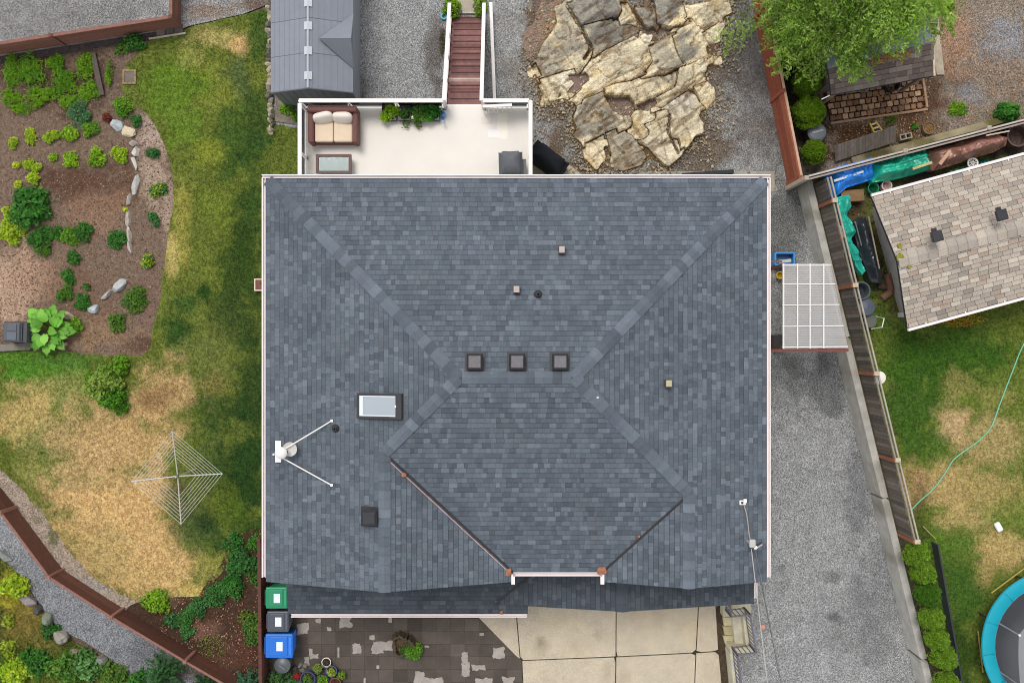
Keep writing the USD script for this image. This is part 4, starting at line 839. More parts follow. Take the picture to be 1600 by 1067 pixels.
for k, (nm, (pts, h, g)) in enumerate(SL.items()):
    q = Polygon([xy(800 + a / 3.81, b / 3.81, h * .6) for a, b in pts]).buffer(0)
    q = rough_edge(q.buffer(.02), .05, 3.4, .03, k * 5 + 1).buffer(.20).intersection(filled)
    for n2, o2 in raw.items():
        if n2 != nm: q = q.difference(o2)
    for other in taken: q = q.difference(other)
    q = q.buffer(-.01).buffer(.01)
    if q.geom_type != 'Polygon': q = max(q.geoms, key=lambda t: t.area)
    taken.append(q.buffer(r.choice([.006, .010, .022])))
    q = Polygon(q.exterior)
    tx, ty = r.normal(size=2) * .08
    cx, cy = q.centroid.coords[0]
    ext = shapely.boundary(q)
    def zf(x, y):
        d = shapely.distance(ext, shapely.points(x, y))
        hc = .10 + .30 * np.exp(-(((x - 3.9) / 2.2) ** 2 + ((y - 8.9) / 2.6) ** 2)) + (h - .3) * .4
        base = hc * (.84 + .16 * sstep(0, .05, d)) + (x - cx) * tx + (y - cy) * ty
        u = (x * .83 + y * .56); t = (-x * .56 + y * .83)
        st_ = np.abs(((fb(u * .5, t * 2.2, 1.0, 4, k) * 6) % 1) - .5) * .07
        return np.maximum(base + .16 * (fb(x, y, 1.6, 5, k) - .5) + .07 * (fb(x, y, 7, 3, k) - .5) + st_ - .07 * groove(x, y, k), .02)
    m = patch(q, .04, zf, skirt=h + .1, seed=k)
    x, y = m.vertices[:, 0], m.vertices[:, 1]; d = shapely.distance(ext, shapely.points(x, y))
    put(rk, 'rock_slab', m, rock_look, rock_cols(x, y, d, g, k), smooth=True)
# reddish mud lying in the hollows of the rock
for k, pts in enumerate([[(342, 455), (440, 450), (450, 480), (400, 520), (370, 545), (340, 545), (380, 500)], [(560, 590), (690, 590), (720, 640), (700, 690), (640, 690), (590, 650)], [(740, 640), (840, 600), (850, 620), (800, 660), (750, 655)], [(770, 190), (835, 180), (860, 210), (800, 220)], [(875, 175), (940, 185), (900, 225), (875, 225)]]):
    q = rough_edge(Polygon([xy(800 + a / 3.81, b / 3.81, .05) for a, b in pts]).buffer(.06), .05, 3, .04, k)
    ground('mud_puddle', patch(q, .1, flat(.045), skirt=.1), look('mud_look%d' % k, (132, 108, 98), .75, .1, 4, .004, 20), ['grey-brown mud filling the hollow at the left end of the pale rock', 'largest grey-brown mud patch in the lower middle of the rock outcrop', 'small mud patch right of the largest one on the outcrop', 'mud patch at the upper left between the dark grey rock slabs', 'mud patch at the upper right between the dark grey rock slabs'][k])
mudp = Polygon([xy(800 + a / 3.81, b / 3.81, 0) for a, b in [(225, -80), (330, -80), (300, 20), (255, 60), (275, 130), (240, 200), (190, 260), (150, 340), (110, 380), (75, 330), (60, 200), (130, 140), (150, 60)]])
g = patch(mudp, .12, flat(.035)); px, py = wpx(g.vertices[:, 0], g.vertices[:, 1])
ground('mud_flat', g, soil_look, 'smooth brown mud flat left of the rock outcrop', field(px, py, (152, 128, 112), [(862, 50, 14, 40, (168, 126, 88), .8), (826, 25, 16, 20, (112, 94, 70), .9), (850, 90, 16, 14, (160, 118, 80), .7)], .8, .06, 4))
under = Polygon([xy(800 + a / 3.81, b / 3.81, 0) for a, b in [(150, 380), (250, 20), (330, -60), (1300, -60), (1270, 150), (1230, 260), (1180, 340), (1190, 500), (1210, 580), (1140, 650), (1130, 790), (1000, 910), (930, 985), (760, 985), (640, 1010), (500, 1000), (430, 930), (370, 800), (330, 720), (400, 600), (300, 600), (170, 625)]])
soil_p = shapely.union_all(taken).buffer(.34).buffer(-.30).intersection(under.buffer(.2)); soil_p = max(getattr(soil_p, 'geoms', [soil_p]), key=lambda t: t.area)
_r = np.random.RandomState(15); _b = under.bounds; _p = np.column_stack([_r.uniform(_b[0] - .6, _b[2] + .6, 30000), _r.uniform(_b[1] - .3, _b[3], 30000)]); _d = shapely.distance(shapely.union_all(taken), shapely.points(_p[:, 0], _p[:, 1])); _p = _p[(_d > .0) & (_r.uniform(size=len(_p)) < np.exp(-_d / .35) * .8 * np.clip(fb(_p[:, 0], _p[:, 1], 1.6, 3, 2) * 3 - .9, 0, 1) + .05 * (_d < 1))]
_m, _c = crumbs(_p, lambda x, y: np.full(len(x), .055), .012, .055, [(176, 160, 132), (128, 116, 100), (210, 194, 158), (96, 80, 58), (150, 146, 140)], _r)
top('loose_stones', _m, stone_look, 'loose stone chips and grit around the edge of the rock outcrop', 'stones', _c, kind='stuff')
g = patch(rough_edge(Polygon(soil_p.exterior), .10, 4, .05, 3), .1, lambda x, y: .03 + .05 * (fb(x, y, 2, 4, 2) - .5)); px, py = wpx(g.vertices[:, 0], g.vertices[:, 1])
ground('rock_soil', g, soil_look, 'brown and ochre soil in the cracks and at the foot of the rock', field(px, py, (126, 104, 80), [(900, 160, 30, 30, (96, 80, 40), .8), (1000, 240, 40, 20, (104, 84, 44), .7), (870, 155, 40, 20, (112, 96, 62), .8), (990, 30, 60, 40, (150, 106, 66), .7), (895, 190, 20, 30, (94, 74, 44), .8)], 1.0, .06, 9))
# ================================================================== brown fences
def board_fence(name, label, pts, h, cols, rows=3, z=0.0, cap=.10, capcol=None, sec=None, group=None, postcol=None, thick=.04, capside=0.0, lean=0):
    """Fence of long horizontal boards between posts along the ground points pts (plan, metres)."""
    f = thing(name, label, 'fence', group=group); r = np.random.RandomState(int(abs(pts[0][0]) * 100))
    P_ = [np.array(pts[0], float)]
    for a, b in zip(pts[:-1], pts[1:]):
        a, b = np.array(a, float), np.array(b, float); n = max(1, int(round(np.linalg.norm(b - a) / (sec or 9))))
        P_ += [a + (b - a) * (i + 1) / n for i in range(n)]
    for i, (a, b) in enumerate(zip(P_[:-1], P_[1:])):
        d = (b - a) / np.linalg.norm(b - a); s = np.array([-d[1], d[0]]); bh = (h - .04) / rows
        for k in range(rows):
            off = s * r.uniform(-.004, .004)
            put(f, 'board', beam((*(a + off), z + .03 + bh * (k + .5)), (*(b - d * .012 + off), z + .03 + bh * (k + .5)), thick, bh - .008), wood_look, S(cols[r.randint(len(cols))]) * (1 + r.normal() * .06))
        put(f, 'cap_rail', beam((*(a + s * capside), z + h + .02), (*(b + s * capside), z + h + .02), cap, .04), wood_look, S(capcol or cols[0]))
    for i, p in enumerate(P_): put(f, 'post', cube(.11, .11, h + .14, (*p, z + (h + .04) / 2)), wood_look, S(postcol or cols[0]))
    return f
BRN = [(98, 62, 50), (108, 70, 56), (90, 56, 44)]
fb_pts = [xy(x, y) for x, y in [(-60, 685), (25, 792), (98, 890), (193, 951), (305, 1018), (420, 1085)]]
board_fence('brown_fence', 'dark brown board fence curving along the bottom of the dry lawn', fb_pts, .95, BRN, 2, capcol=(142, 100, 88), postcol=(150, 106, 92), cap=.07)
board_fence('brown_fence', 'brown board fence with a corner above the vegetable rows at the upper left', [xy(x, y) for x, y in [(-80, 98), (283, 42), (283, -60)]], .95, [(112, 74, 60), (122, 82, 68)], 3, capcol=(140, 98, 88), sec=4.2)
board_fence('brown_fence', 'straight dark brown fence between the mulch bed and the wheeled bins', [xy(x, y) for x, y in [(417, 833), (420, 1090)]], 1.0, [(96, 58, 48), (104, 66, 54)], 3, capcol=(98, 62, 54), sec=2.6)

# dark ground strip, slabs and edging under the upper fence
g = prism(plan([(-60, 98), (286, 44), (290, 54), (-60, 110)]), -.02, .03); ground('dark_ground_strip', g, soil_look, 'dark ground strip at the foot of the upper brown fence', P(92, 84, 80), smooth=False)
for k, x in enumerate((252, 266, 280)):
    c = xy(x, 51.5 - (x - 252) * .14); top('paving_slab', prism(Polygon([(c[0] + dx, c[1] + dy + dx * .15) for dx, dy in ((-.13, -.1), (.13, -.1), (.13, .1), (-.13, .1))]), .03, .06), concrete_look, ['paler square slab at the foot of the upper brown fence, first of three', 'middle dark slab at the foot of the upper brown fence', 'slab at the fence corner above the lawn, last of three'][k], 'slab', P(*[(150, 136, 128), (112, 102, 98), (120, 108, 102)][k]))
top('lawn_edging', beam((*xy(234, 62), .05), (*xy(291, 53), .05), .04, .1), wood_look, 'thin pale edging board between upper lawn and fence strip', 'edging', P(206, 196, 180))
top('garden_plank', beam((*xy(147, 84), .1), (*xy(161, 150), .1), .17, .05, (0, 0, 1)), wood_look, 'dark plank lying across the green vegetable rows', 'plank', P(92, 82, 76))
hatch = thing('utility_hatch', 'small square grey hatch cover at the edge of the upper lawn', 'hatch', (*xy(203, 121), 0))
put(hatch, 'frame', prism(sbox(-.22, -.24, .22, .24).difference(sbox(-.16, -.18, .16, .18)), .0, .07), soil_look, P(160, 140, 104)); put(hatch, 'cover', cube(.31, .35, .05, (0, 0, .03)), concrete_look, P(122, 112, 104))
hatch = thing('window_well', 'small brown topped box with a white rim against the left wall of the house', 'window well', (*xy(408, 445, .2), 0))
put(hatch, 'rim', prism(sbox(-.22, -.20, .4, .20).difference(sbox(-.18, -.16, .36, .16)), .0, .24), concrete_look, P(222, 208, 186)); put(hatch, 'cover', cube(.53, .31, .05, (.09, 0, .19)), wood_look, P(124, 84, 74))
put(hatch, 'knob', cube(.03, .03, .03, (0, .04, .23)), wood_look, P(40, 30, 28))
# compost bin and its board
c = at(28, 519, .6); cb = thing('compost_bin', 'black plastic compost bin in the corner of the vegetable garden', 'compost bin', (c[0], c[1], 0), -.04)
bp = P(54, 56, 60)
put(cb, 'body', hull([(sx * .40 * k, sy * .36 * k, z) for sx in (-1, 1) for sy in (-1, 1) for z, k in ((0, 1), (.72, .86))]), plastic_look, bp)
put(cb, 'lid', softbox(.52, .60, .10, .03, (-.10, 0, .77), 1.1), plastic_look, P(70, 74, 80)); put(cb, 'lid_panel', softbox(.30, .26, .03, .01, (-.08, -.13, .835)), plastic_look, P(84, 92, 104)); put(cb, 'lid_panel', softbox(.30, .24, .03, .01, (-.08, .15, .83)), plastic_look, P(76, 80, 88))
for k in range(5): put(cb, 'slat', cube(.03, .62, .05, (.20 + .035 * k, 0, .74 - .06 * k)), plastic_look, P(46, 48, 52))
top('garden_board', beam((*xy(-40, 546), .08), (*xy(50, 541), .08), .22, .12), wood_look, 'grey weathered board under the compost bin', 'board', P(128, 120, 112))
top('garden_board', beam((*xy(92, 541), .06), (*xy(106, 537), .06), .1, .12), wood_look, 'short pale board end beside the rhubarb', 'board', P(186, 170, 150))
# garden stones
WHT = (206, 200, 190)
for i, (x, y, rx, ry, h, rz, col, lab) in enumerate([(184, 197, 9, 11, .22, .3, (190, 198, 202), 'blue-white boulder at the head of the garden stone row'), (202, 207, 11, 9, .25, -.3, (222, 206, 174), 'rounded cream boulder beside the blue-white one in the garden'), (209, 224, 6, 7, .18, .2, (180, 172, 164), 'small grey stone just below the cream boulder'), (213, 237, 6, 9, .2, .1, (212, 206, 198), 'white stone third below the cream boulder'), (211, 256, 4, 11, .15, .25, (204, 198, 190), 'thin pointed pale stone ending the upper garden row'),
        (212, 290, 6, 17, .18, -.25, (186, 184, 180), 'long grey slab stone at the top of the garden ledge'), (203, 312, 4, 13, .16, -.15, (176, 168, 160), 'narrow stone second down the garden ledge'), (201, 341, 5, 16, .16, .05, (182, 172, 162), 'third narrow stone down the garden ledge'), (203, 367, 4, 14, .14, .1, (190, 180, 168), 'thin pale stone fourth down the garden ledge'), (203, 387, 4, 10, .14, .25, (196, 186, 176), 'pale stone at the lower end of the garden ledge'),
        (186, 446, 15, 8, .2, .85, (178, 180, 180), 'large angular grey stone in the middle of the lower garden arc'), (167, 461, 11, 4, .13, .8, (184, 180, 174), 'narrow grey sliver stone below the large angular one'), (145, 483, 13, 7, .16, .1, (184, 190, 194), 'blue-grey flat stone in the lower garden arc'), (104, 492, 14, 7, .13, -.2, (186, 168, 148), 'tan flat stone partly under the rhubarb leaves'), (208, 167, 4, 4, .12, 0, (222, 210, 110), 'small yellowish stone at the tip of the garden bed')]):
    stone('garden_stone', lab, x, y, rx, ry, h, rz, P(*col), seed=900 + i)
# bank stones
for i, (x, y, rx, ry, h, rz, col, lab) in enumerate([(48, 937, 17, 9, .4, -.5, (146, 140, 138), 'grey boulder at the top of the rough bank by the path'), (60, 952, 10, 10, .3, .4, (84, 82, 82), 'dark boulder second along the rough bank'), (75, 966, 12, 11, .35, -.6, (132, 138, 122), 'mossy grey boulder third along the bank'), (97, 992, 14, 12, .4, -.3, (160, 154, 142), 'largest pale boulder along the rough bank'), (118, 1016, 11, 6, .25, -.3, (150, 136, 120), 'brownish boulder low on the bank'), (104, 1023, 10, 6, .22, .2, (206, 186, 130), 'cream boulder hidden in shrubs low on the bank'), (160, 1030, 12, 8, .25, -.4, (140, 138, 132), 'grey boulder at the shrubs by the end of the path'), (190, 1048, 12, 10, .3, -.5, (142, 140, 134), 'last grey boulder along the bank near the fence end'), (8, 868, 14, 8, .25, -.6, (150, 154, 150), 'pale low boulder at the picture edge of the path')]):
    stone('boulder', lab, x, y, rx * .9, ry * .9, h, rz, P(*col), seed=400 + i, cat='boulder')
# rotary clothesline
c = xy(277, 744, 1.8); cl = thing('rotary_clothesline', 'metal rotary clothesline with four arms standing on the dry lawn', 'clothesline', (c[0], c[1], 0))
alu = look('dull_aluminium', (196, 192, 186), .45, .06, 8.0, metal=.3)
put(cl, 'pole', tube([(0, 0, -.05), (0, 0, 1.95)], .024, 12), alu); put(cl, 'hub', lathe([(0, 0), (.05, 0), (.05, .12), (0, .12)], 14, (0, 0, 1.72)), look('hub_dark', (110, 104, 100), .5))
tips = [np.array([*(xy(x, y, 1.95) - c), 1.95]) for x, y in ((269, 673), (348, 740), (283, 819), (205, 752))]
for t in tips:
    put(cl, 'arm', tube([(0, 0, 1.76), t], .019, 8), alu)
wire = look('line_wire', (214, 208, 198), .6)
for i in range(4):
    a, b = tips[i], tips[(i + 1) % 4]; o = np.array([0, 0, 1.76])
    for k in range(8):
        t = 1 - k * .082 - .005; p, q = o + (a - o) * t, o + (b - o) * t; m_ = (p + q) / 2 - [0, 0, .015]
        put(cl, 'line', tube([p, m_, q], .0062, 4), wire)

# ================================================================== plants on the left
G1 = 'yellow-green garden plants'
veg = [
 ('lettuce_plant', 18, 223, 11, .28, YEL + LIME, 'small yellow-green clump at the left edge below the vegetable rows'), ('lettuce_plant', 47, 212, 15, .3, YEL + LIME, 'yellow-green clump second from the left edge below the vegetable rows'), ('lettuce_plant', 78, 213, 13, .3, YEL + LIME, 'yellow-green clump third from the left below the vegetable rows'),
 ('lettuce_plant', 106, 205, 17, .35, LIME, 'bright lime clump in the row left of the pale boulders'), ('lettuce_plant', 140, 202, 15, .3, LIME + GRN, 'green clump next left of the blue-white boulder'),
 ('garden_plant', 190, 170, 20, .4, GRN + LIME, 'green leafy plant at the tip of the bed by the upper lawn'), ('garden_plant', 212, 189, 11, .3, BLU + GRN, 'dark green plant right beside the cream boulder'), ('garden_plant', 122, 175, 24, .3, BLU + [(130, 160, 130)], 'grey-green spreading plant at the foot of the vegetable rows'), ('garden_plant', 165, 182, 10, .25, [(150, 70, 60), (120, 60, 50)], 'reddish small plant left of the blue-white boulder'),
 ('lettuce_plant', 23, 258, 8, .25, YEL, 'narrow yellow sprout left in the lower lettuce row'), ('lettuce_plant', 48, 258, 15, .32, YEL + LIME, 'bright yellow-green plant at the left of the lower lettuce row'), ('lettuce_plant', 80, 246, 9, .25, LIME, 'smallest lime plant in the lower lettuce row'), ('lettuce_plant', 110, 248, 16, .34, LIME, 'lime plant in the middle of the lower lettuce row'), ('lettuce_plant', 148, 244, 18, .38, LIME, 'round lime plant second from the right in the lower lettuce row'), ('lettuce_plant', 186, 242, 18, .38, LIME + YEL, 'large lime plant at the right end of the lower lettuce row'),
 ('lettuce_plant', 50, 279, 13, .3, YEL + LIME, 'yellow-green plant just above the big dark green bush'), ('lettuce_plant', 27, 290, 8, .25, YEL, 'small yellow tuft left above the big dark green bush'),
 ('border_plant', 237, 238, 13, .35, BLU, 'dark green plant in the right border, topmost'), ('border_plant', 246, 295, 16, .35, BLU + YEL[:1], 'dark green plant with yellow flowers in the right border, second from the top'), ('border_plant', 240, 342, 13, .35, BLU, 'round blue-green plant in the right border, third from the top'), ('border_plant', 231, 409, 14, .35, BLU + YEL[:1], 'green plant with yellow tips in the right border, lowest'),
 ('leafy_bush', 40, 326, 40, .9, DRK + GRN, 'big dark green bush at the left of the garden'), ('leafy_bush', 12, 362, 26, .6, YEL + LIME, 'yellow-green bush at the left edge beside the big dark one'), ('leafy_bush', 8, 330, 10, .5, YEL, 'yellow patch of leaves left of the big dark bush'),
 ('vegetable_plant', 62, 372, 24, .4, GRN + DRK, 'green plant hugging the underside of the big dark bush'), ('vegetable_plant', 64, 388, 15, .3, GRN + OLV, 'squat green plant below the big dark bush'), ('vegetable_plant', 86, 364, 13, .3, GRN, 'small green plant linking the bush and the bean row'), ('vegetable_plant', 108, 368, 20, .35, GRN + LIME, 'green plant at the left of the bean clump'), ('vegetable_plant', 127, 366, 22, .4, GRN + DRK, 'larger green plant at the right of the bean clump'),
 ('vegetable_plant', 111, 403, 14, .3, GRN + DRK, 'round green plant just below the bean clump'), ('vegetable_plant', 105, 433, 15, .3, GRN + DRK, 'green plant in the middle of the short column, upper'), ('vegetable_plant', 98, 458, 16, .3, GRN + OLV, 'green plant in the short column, lower left'), ('vegetable_plant', 128, 469, 17, .3, GRN + DRK, 'green plant left of the blue-grey flat stone'), ('vegetable_plant', 135, 447, 7, .2, GRN, 'tiny green plant alone above the lower stones'), ('vegetable_plant', 178, 371, 20, .35, GRN + BLU, 'lone green plant left of the stone ledge'), ('vegetable_plant', 208, 465, 25, .4, OLV + GRN, 'sprawling green plant right of the angular stone'), ('vegetable_plant', 180, 502, 19, .35, GRN + OLV, 'green plant below the lower stone arc'), ('vegetable_plant', 114, 512, 18, .35, GRN + LIME, 'green plant at the right of the rhubarb'), ('vegetable_plant', 196, 328, 5, .15, YEL, 'tiny yellow weed on the stone ledge')]
for nm, x, y, rp, h, cols, lab in veg:
    big = rp > 30
    plant(nm, lab, 'bush' if big else 'plant', x, y, rp, h, cols, .13 if big else .075, int(60 + rp * rp * (1.5 if big else 2.4)), lump=.55 if rp > 12 else .4)
# carpet of vegetable rows (carrots, potatoes) under the upper fence
for k, (x, y, rx, ry, lab) in enumerate([(16, 112, 16, 26, 'low feathery green row at the far left of the vegetable patch'), (14, 155, 18, 16, 'feathery green clump at the lower left corner of the vegetable patch'), (48, 112, 20, 28, 'broad feathery green row second from the left in the vegetable patch'), (60, 150, 26, 18, 'feathery green clump along the lower side of the vegetable patch'), (88, 98, 16, 16, 'feathery green clump right under the fence in the vegetable patch'), (100, 128, 22, 22, 'bright feathery green clump in the middle of the vegetable patch'), (132, 100, 14, 24, 'dense feathery green row left of the dark plank'), (140, 140, 18, 18, 'feathery green clump at the foot of the dark plank'), (36, 168, 20, 10, 'thin line of feathery green along the bottom left of the patch'), (105, 158, 20, 12, 'feathery green strip at the bottom middle of the vegetable patch'), (170, 110, 7, 24, 'narrow olive green row right of the dark plank')]):
    plant('vegetable_row', lab, 'plant', x, y, rx * 1.25, .3, LIME + GRN[:2], .07, int(rx * ry * 2.8), ryp=ry * 1.2, lump=.5, asp=.4, stem=False)
plant('leafy_bush', 'dark green drooping shrub in the fence corner above the lawn', 'bush', 208, 64, 22, .55, DRK + GRN, .10, 700, ryp=15)
plant('leafy_bush', 'sprawling fern-like weed left of the fence corner', 'bush', 190, 75, 16, .3, GRN + OLV, .09, 240)
plant('rounded_shrub', 'large lime and olive shrub standing alone on the lawn', 'shrub', 156, 600, 36, 1.1, [(166, 190, 92), (134, 166, 62), (108, 150, 40)], .12, 2300, ryp=34, lump=.4)
plant('rounded_shrub', 'deep green half of the shrub pair on the lawn, lower right', 'shrub', 176, 626, 26, .9, [(84, 142, 26), (104, 164, 40), (60, 112, 22)], .11, 1500, lump=.4)
plant('rounded_shrub', 'upper green sprig of the lawn shrub cluster', 'shrub', 184, 572, 18, .8, [(104, 156, 30), (128, 176, 52)], .11, 700, lump=.5)
# rhubarb with separate large leaves
def big_leaf(Lf, W, r):
    t = np.linspace(0, 1, 7); half = W * np.sin(np.pi * np.clip(t * .93 + .07, 0, 1)) ** .7 * (1 - .35 * t)
    z = .12 * Lf * np.sin(t * np.pi) - .10 * Lf * t * t; V = []; F = []
    for i, tt in enumerate(t):
        wv = (.06 + .03 * r.normal()) * Lf * (-1) ** i
        V += [(tt * Lf, -half[i], z[i] + wv + .06 * Lf), (tt * Lf, -half[i] * .5, z[i] - wv * .4 + .03 * Lf), (tt * Lf, 0, z[i]), (tt * Lf, half[i] * .5, z[i] + wv * .4 + .03 * Lf), (tt * Lf, half[i], z[i] - wv + .06 * Lf)]
    for i in range(6):
        for j in range(4):
            a = i * 5 + j; F += [(a, a + 5, a + 6), (a, a + 6, a + 1)]
    return np.array(V), np.array(F)
r = np.random.RandomState(9); c = at(74, 514, .4); rh = thing('rhubarb_plant', 'rhubarb with large crinkled light green leaves beside the compost bin', 'plant', (c[0], c[1], 0))
for i in range(38):
    a = i * 2.4 + r.uniform(-.3, .3); rad = .08 + .42 * math.sqrt(i / 38) * .95; Lf = r.uniform(.30, .48); V, F = big_leaf(Lf, Lf * .44, r)
    el = .5 - rad * .9; T = trimesh.transformations.rotation_matrix(a, (0, 0, 1)) @ trimesh.transformations.rotation_matrix(-el, (0, 1, 0)); V = V @ T[:3, :3].T + [math.cos(a) * rad, math.sin(a) * rad, .55 - rad * .5 + r.uniform(-.05, .05)]
    lf = put(rh, 'leaf', (V, F), leaf_look, mixcols([(122, 190, 62), (150, 210, 92), (100, 168, 50)], 1, r)[0], smooth=True)
    put(rh, 'stalk', tube([(math.cos(a) * .04, math.sin(a) * .04, 0), (math.cos(a) * rad, math.sin(a) * rad, .5 - rad * .5)], .014, 5), leaf_look, P(120, 140, 60))
# shrubs of the mulch bed
for x, y, rp, h, cols, lab, lf in [(243, 944, 20, .55, LIME + GRN[:1], 'bright lime shrub at the left end of the mulch bed', .09), (268, 968, 14, .4, BLU, 'blue-green spreading plant below the bright lime shrub', .08), (290, 966, 17, .4, BLU + GRN, 'blue-green plant in the middle of the mulch bed', .08), (310, 950, 16, .4, BLU, 'dark green plant at the dry lawn edge of the mulch bed', .07), (337, 932, 20, .5, DRK + BLU, 'dark rounded shrub halfway up the mulch bed', .08), (362, 918, 20, .5, DRK, 'dark green shrub below the largest one in the mulch bed', .08), (378, 884, 24, .7, DRK + BLU, 'largest dark green shrub in the mulch bed near the house', .09), (365, 850, 16, .5, DRK, 'dark shrub at the top of the mulch bed', .08), (394, 848, 14, .5, GRN, 'brighter green shrub at the top of the mulch bed by the brown fence', .08), (398, 905, 16, .5, DRK + OLV, 'dark olive shrub against the brown fence', .08), (400, 985, 24, .5, OLV + DRK, 'olive shrub against the brown fence opposite the bins', .08), (330, 1012, 24, .25, OLV, 'thin olive weeds among the pale litter', .06), (290, 990, 14, .35, BLU, 'small blue-green plant beside the lower fence', .07), (384, 965, 12, .3, OLV, 'small olive weed in the middle of the dark mulch', .06)]:
    plant('shrub', lab, 'shrub', x, y, rp * 1.25, h, cols, lf, int(rp * rp * (2.4 if 'thin' not in lab else .35)), lump=.55)
# vegetation of the lower left corner
for x, y, rp, h, cols, lab, lf in [(14, 918, 24, .9, YEL + LIME, 'yellow leaved bush at the left edge above the rough bank', .13), (8, 972, 14, .5, YEL + OLV, 'small yellow-green bush at the left edge, second down', .09), (12, 1020, 20, .6, OLV + YEL, 'olive yellow bush at the left edge near the bottom', .1), (75, 985, 18, .5, DRK, 'dark green plant squeezed between the bank boulders', .09), (50, 1035, 26, .7, GRN + DRK, 'mid green bush in the lower left corner', .1), (95, 1045, 32, .8, GRN + OLV, 'broad leafed green bush at the bottom of the bank', .13), (130, 1040, 28, .8, [(110, 160, 80), (80, 130, 60), (140, 190, 110)], 'pale leaved bush with a bare twig at the bottom of the bank', .14), (172, 1058, 26, .7, GRN + OLV, 'green bush at the bottom edge left of the young spruce', .12), (20, 1058, 30, .8, LIME + YEL, 'yellow-green bush in the very corner at the lower left', .11), (210, 1062, 20, .6, DRK + GRN, 'dark green bush at the bottom edge right of the last boulder', .1)]:
    plant('wild_bush', lab, 'bush', x, y, rp, h, cols, lf, int(rp * rp * 1.7), lump=.6)
def conifer(name, label, x, y, rp, h, cols, n, z=0.0, cat='conifer', tiers=9):
    r = np.random.RandomState(int(x + y)); c = at(x, y, z + h * .45); R = rp * (CAM_H - z - h * .45) / FOC
    p = thing(name, label, cat, (c[0], c[1], z)); put(p, 'trunk', tube([(0, 0, -.05), (0, 0, h * .95)], [.04, .01], 7), wood_look, P(90, 70, 54))
    C, Nn, Sz = [], [], []
    for t in range(tiers):
        zt = h * (.12 + .86 * t / tiers); rt = R * (1 - t / tiers) ** .8 + .05; nb = max(5, int(11 - t * .6))
        for b in range(nb):
            a = b * 2 * np.pi / nb + t * 1.1 + r.uniform(-.2, .2); ln = rt * r.uniform(.8, 1.1); k = int(n / tiers / nb)
            s = r.uniform(.1, 1, k); off = r.normal(size=k) * .10 * ln * (1.1 - s)
            C.append(np.stack([np.cos(a) * ln * s - np.sin(a) * off, np.sin(a) * ln * s + np.cos(a) * off, zt - .18 * ln * s + r.normal(size=k) * .02], 1))
            nn = np.stack([np.cos(a) * .3 + r.normal(size=k) * .3, np.sin(a) * .3 + r.normal(size=k) * .3, np.ones(k)], 1); Nn.append(nn / np.linalg.norm(nn, axis=1, keepdims=True))
    C, Nn = np.vstack(C), np.vstack(Nn); v, f, cd = leaf_cloud(C, Nn, r.uniform(.06, .12, len(C)), .28, mixcols(cols, len(C), r), r)
    put(p, 'foliage', (v, f), leaf_look, cd); return p
conifer('young_spruce', 'young spruce at the bottom edge beside the end of the gravel path', 252, 1055, 38, 1.3, [(90, 142, 84), (66, 112, 62), (116, 164, 104)], 4200)
conifer('young_spruce', 'young spruce at the bottom edge just right of the lower fence', 318, 1078, 26, 1.0, [(84, 134, 84), (60, 104, 60)], 2400)
conifer('young_spruce', 'blue-green spruce tips at the bottom edge between fence and bins', 385, 1074, 28, 1.2, [(96, 146, 110), (70, 118, 82), (124, 170, 132)], 3000)
conifer('young_spruce', 'bright spruce in front of the round grey bin lid', 434, 1072, 32, 1.1, [(104, 154, 88), (80, 130, 66), (132, 176, 110)], 3600)
plant('garden_plant', 'leafy plant beside the shed, in the small bed next to the deck', 'plant', 446, 166, 14, .45, GRN + LIME, .09, 420)
plant('garden_plant', 'narrow green plant squeezed against the deck corner', 'plant', 461, 182, 9, .5, GRN + LIME, .09, 240)
plant('stair_bush', 'bush at the foot of the deck stair, left side', 'bush', 705, 6, 17, .8, OLV + LIME, .09, 700, ryp=22)
plant('stair_bush', 'bush at the foot of the deck stair, right side', 'bush', 748, 4, 15, .8, OLV + LIME, .09, 640, ryp=20)
m = trimesh.creation.torus(.09, .032, 18, 10); m.apply_translation((*xy(694, 27), .07)); top('watering_ring', m, plastic_look, 'small turquoise ring lying by the foot of the stair', 'toy ring', P(70, 190, 200), smooth=True)
plant('weed_patch', 'thin dry weeds along the left stringer of the deck stair', 'plant', 690, 70, 7, .15, [(120, 110, 80), (96, 96, 60)], .06, 200, ryp=36, stem=False)

# ================================================================== wheeled bins and pots in front
def bin_(label, x, y, w, d, col):
    c = at(x, y, 1.08); s = (CAM_H - 1.08) / FOC; w, d = w * s, d * s
    b = thing('wheeled_bin', label, 'wheeled bin', (c[0], c[1], .03))
    put(b, 'body', hull([(a * w * .5 * k, e * d * .46 * k, z) for a in (-1, 1) for e in (-1, 1) for z, k in ((.08, .76), (.95, .95))]), plastic_look, col * .8)
    lid = put(b, 'lid', softbox(w, d, .10, .045, (0, 0, 1.0), 1.0), plastic_look, col, smooth=35)
    put(lid, 'raised_panel', softbox(w * .66, d * .78, .04, .018, (-.02, 0, 1.055)), plastic_look, col * 1.02, smooth=35)
    put(lid, 'lid_edge', softbox(w * .10, d * .7, .03, .014, (w * .40, 0, 1.05)), plastic_look, np.minimum(col * 1.25 + .01, .8), smooth=35)
    put(b, 'label', cube(.20 if w < .8 else .2, .29, .004, (.02, 0, 1.078)), print_look)
    put(b, 'handle', tube([(-w * .47, -d * .36, .97), (-w * .53, -d * .34, .99), (-w * .53, d * .34, .99), (-w * .47, d * .36, .97)], .018), plastic_look, col * .6)
    for e in (-1, 1): 
        m = trimesh.creation.cylinder(.10, .05, sections=18); m.apply_transform(trimesh.transformations.rotation_matrix(np.pi / 2, (1, 0, 0))); m.apply_translation((-w * .36, e * d * .40, .09)); put(b, 'wheel', m, rubber_look, P(30, 30, 32))
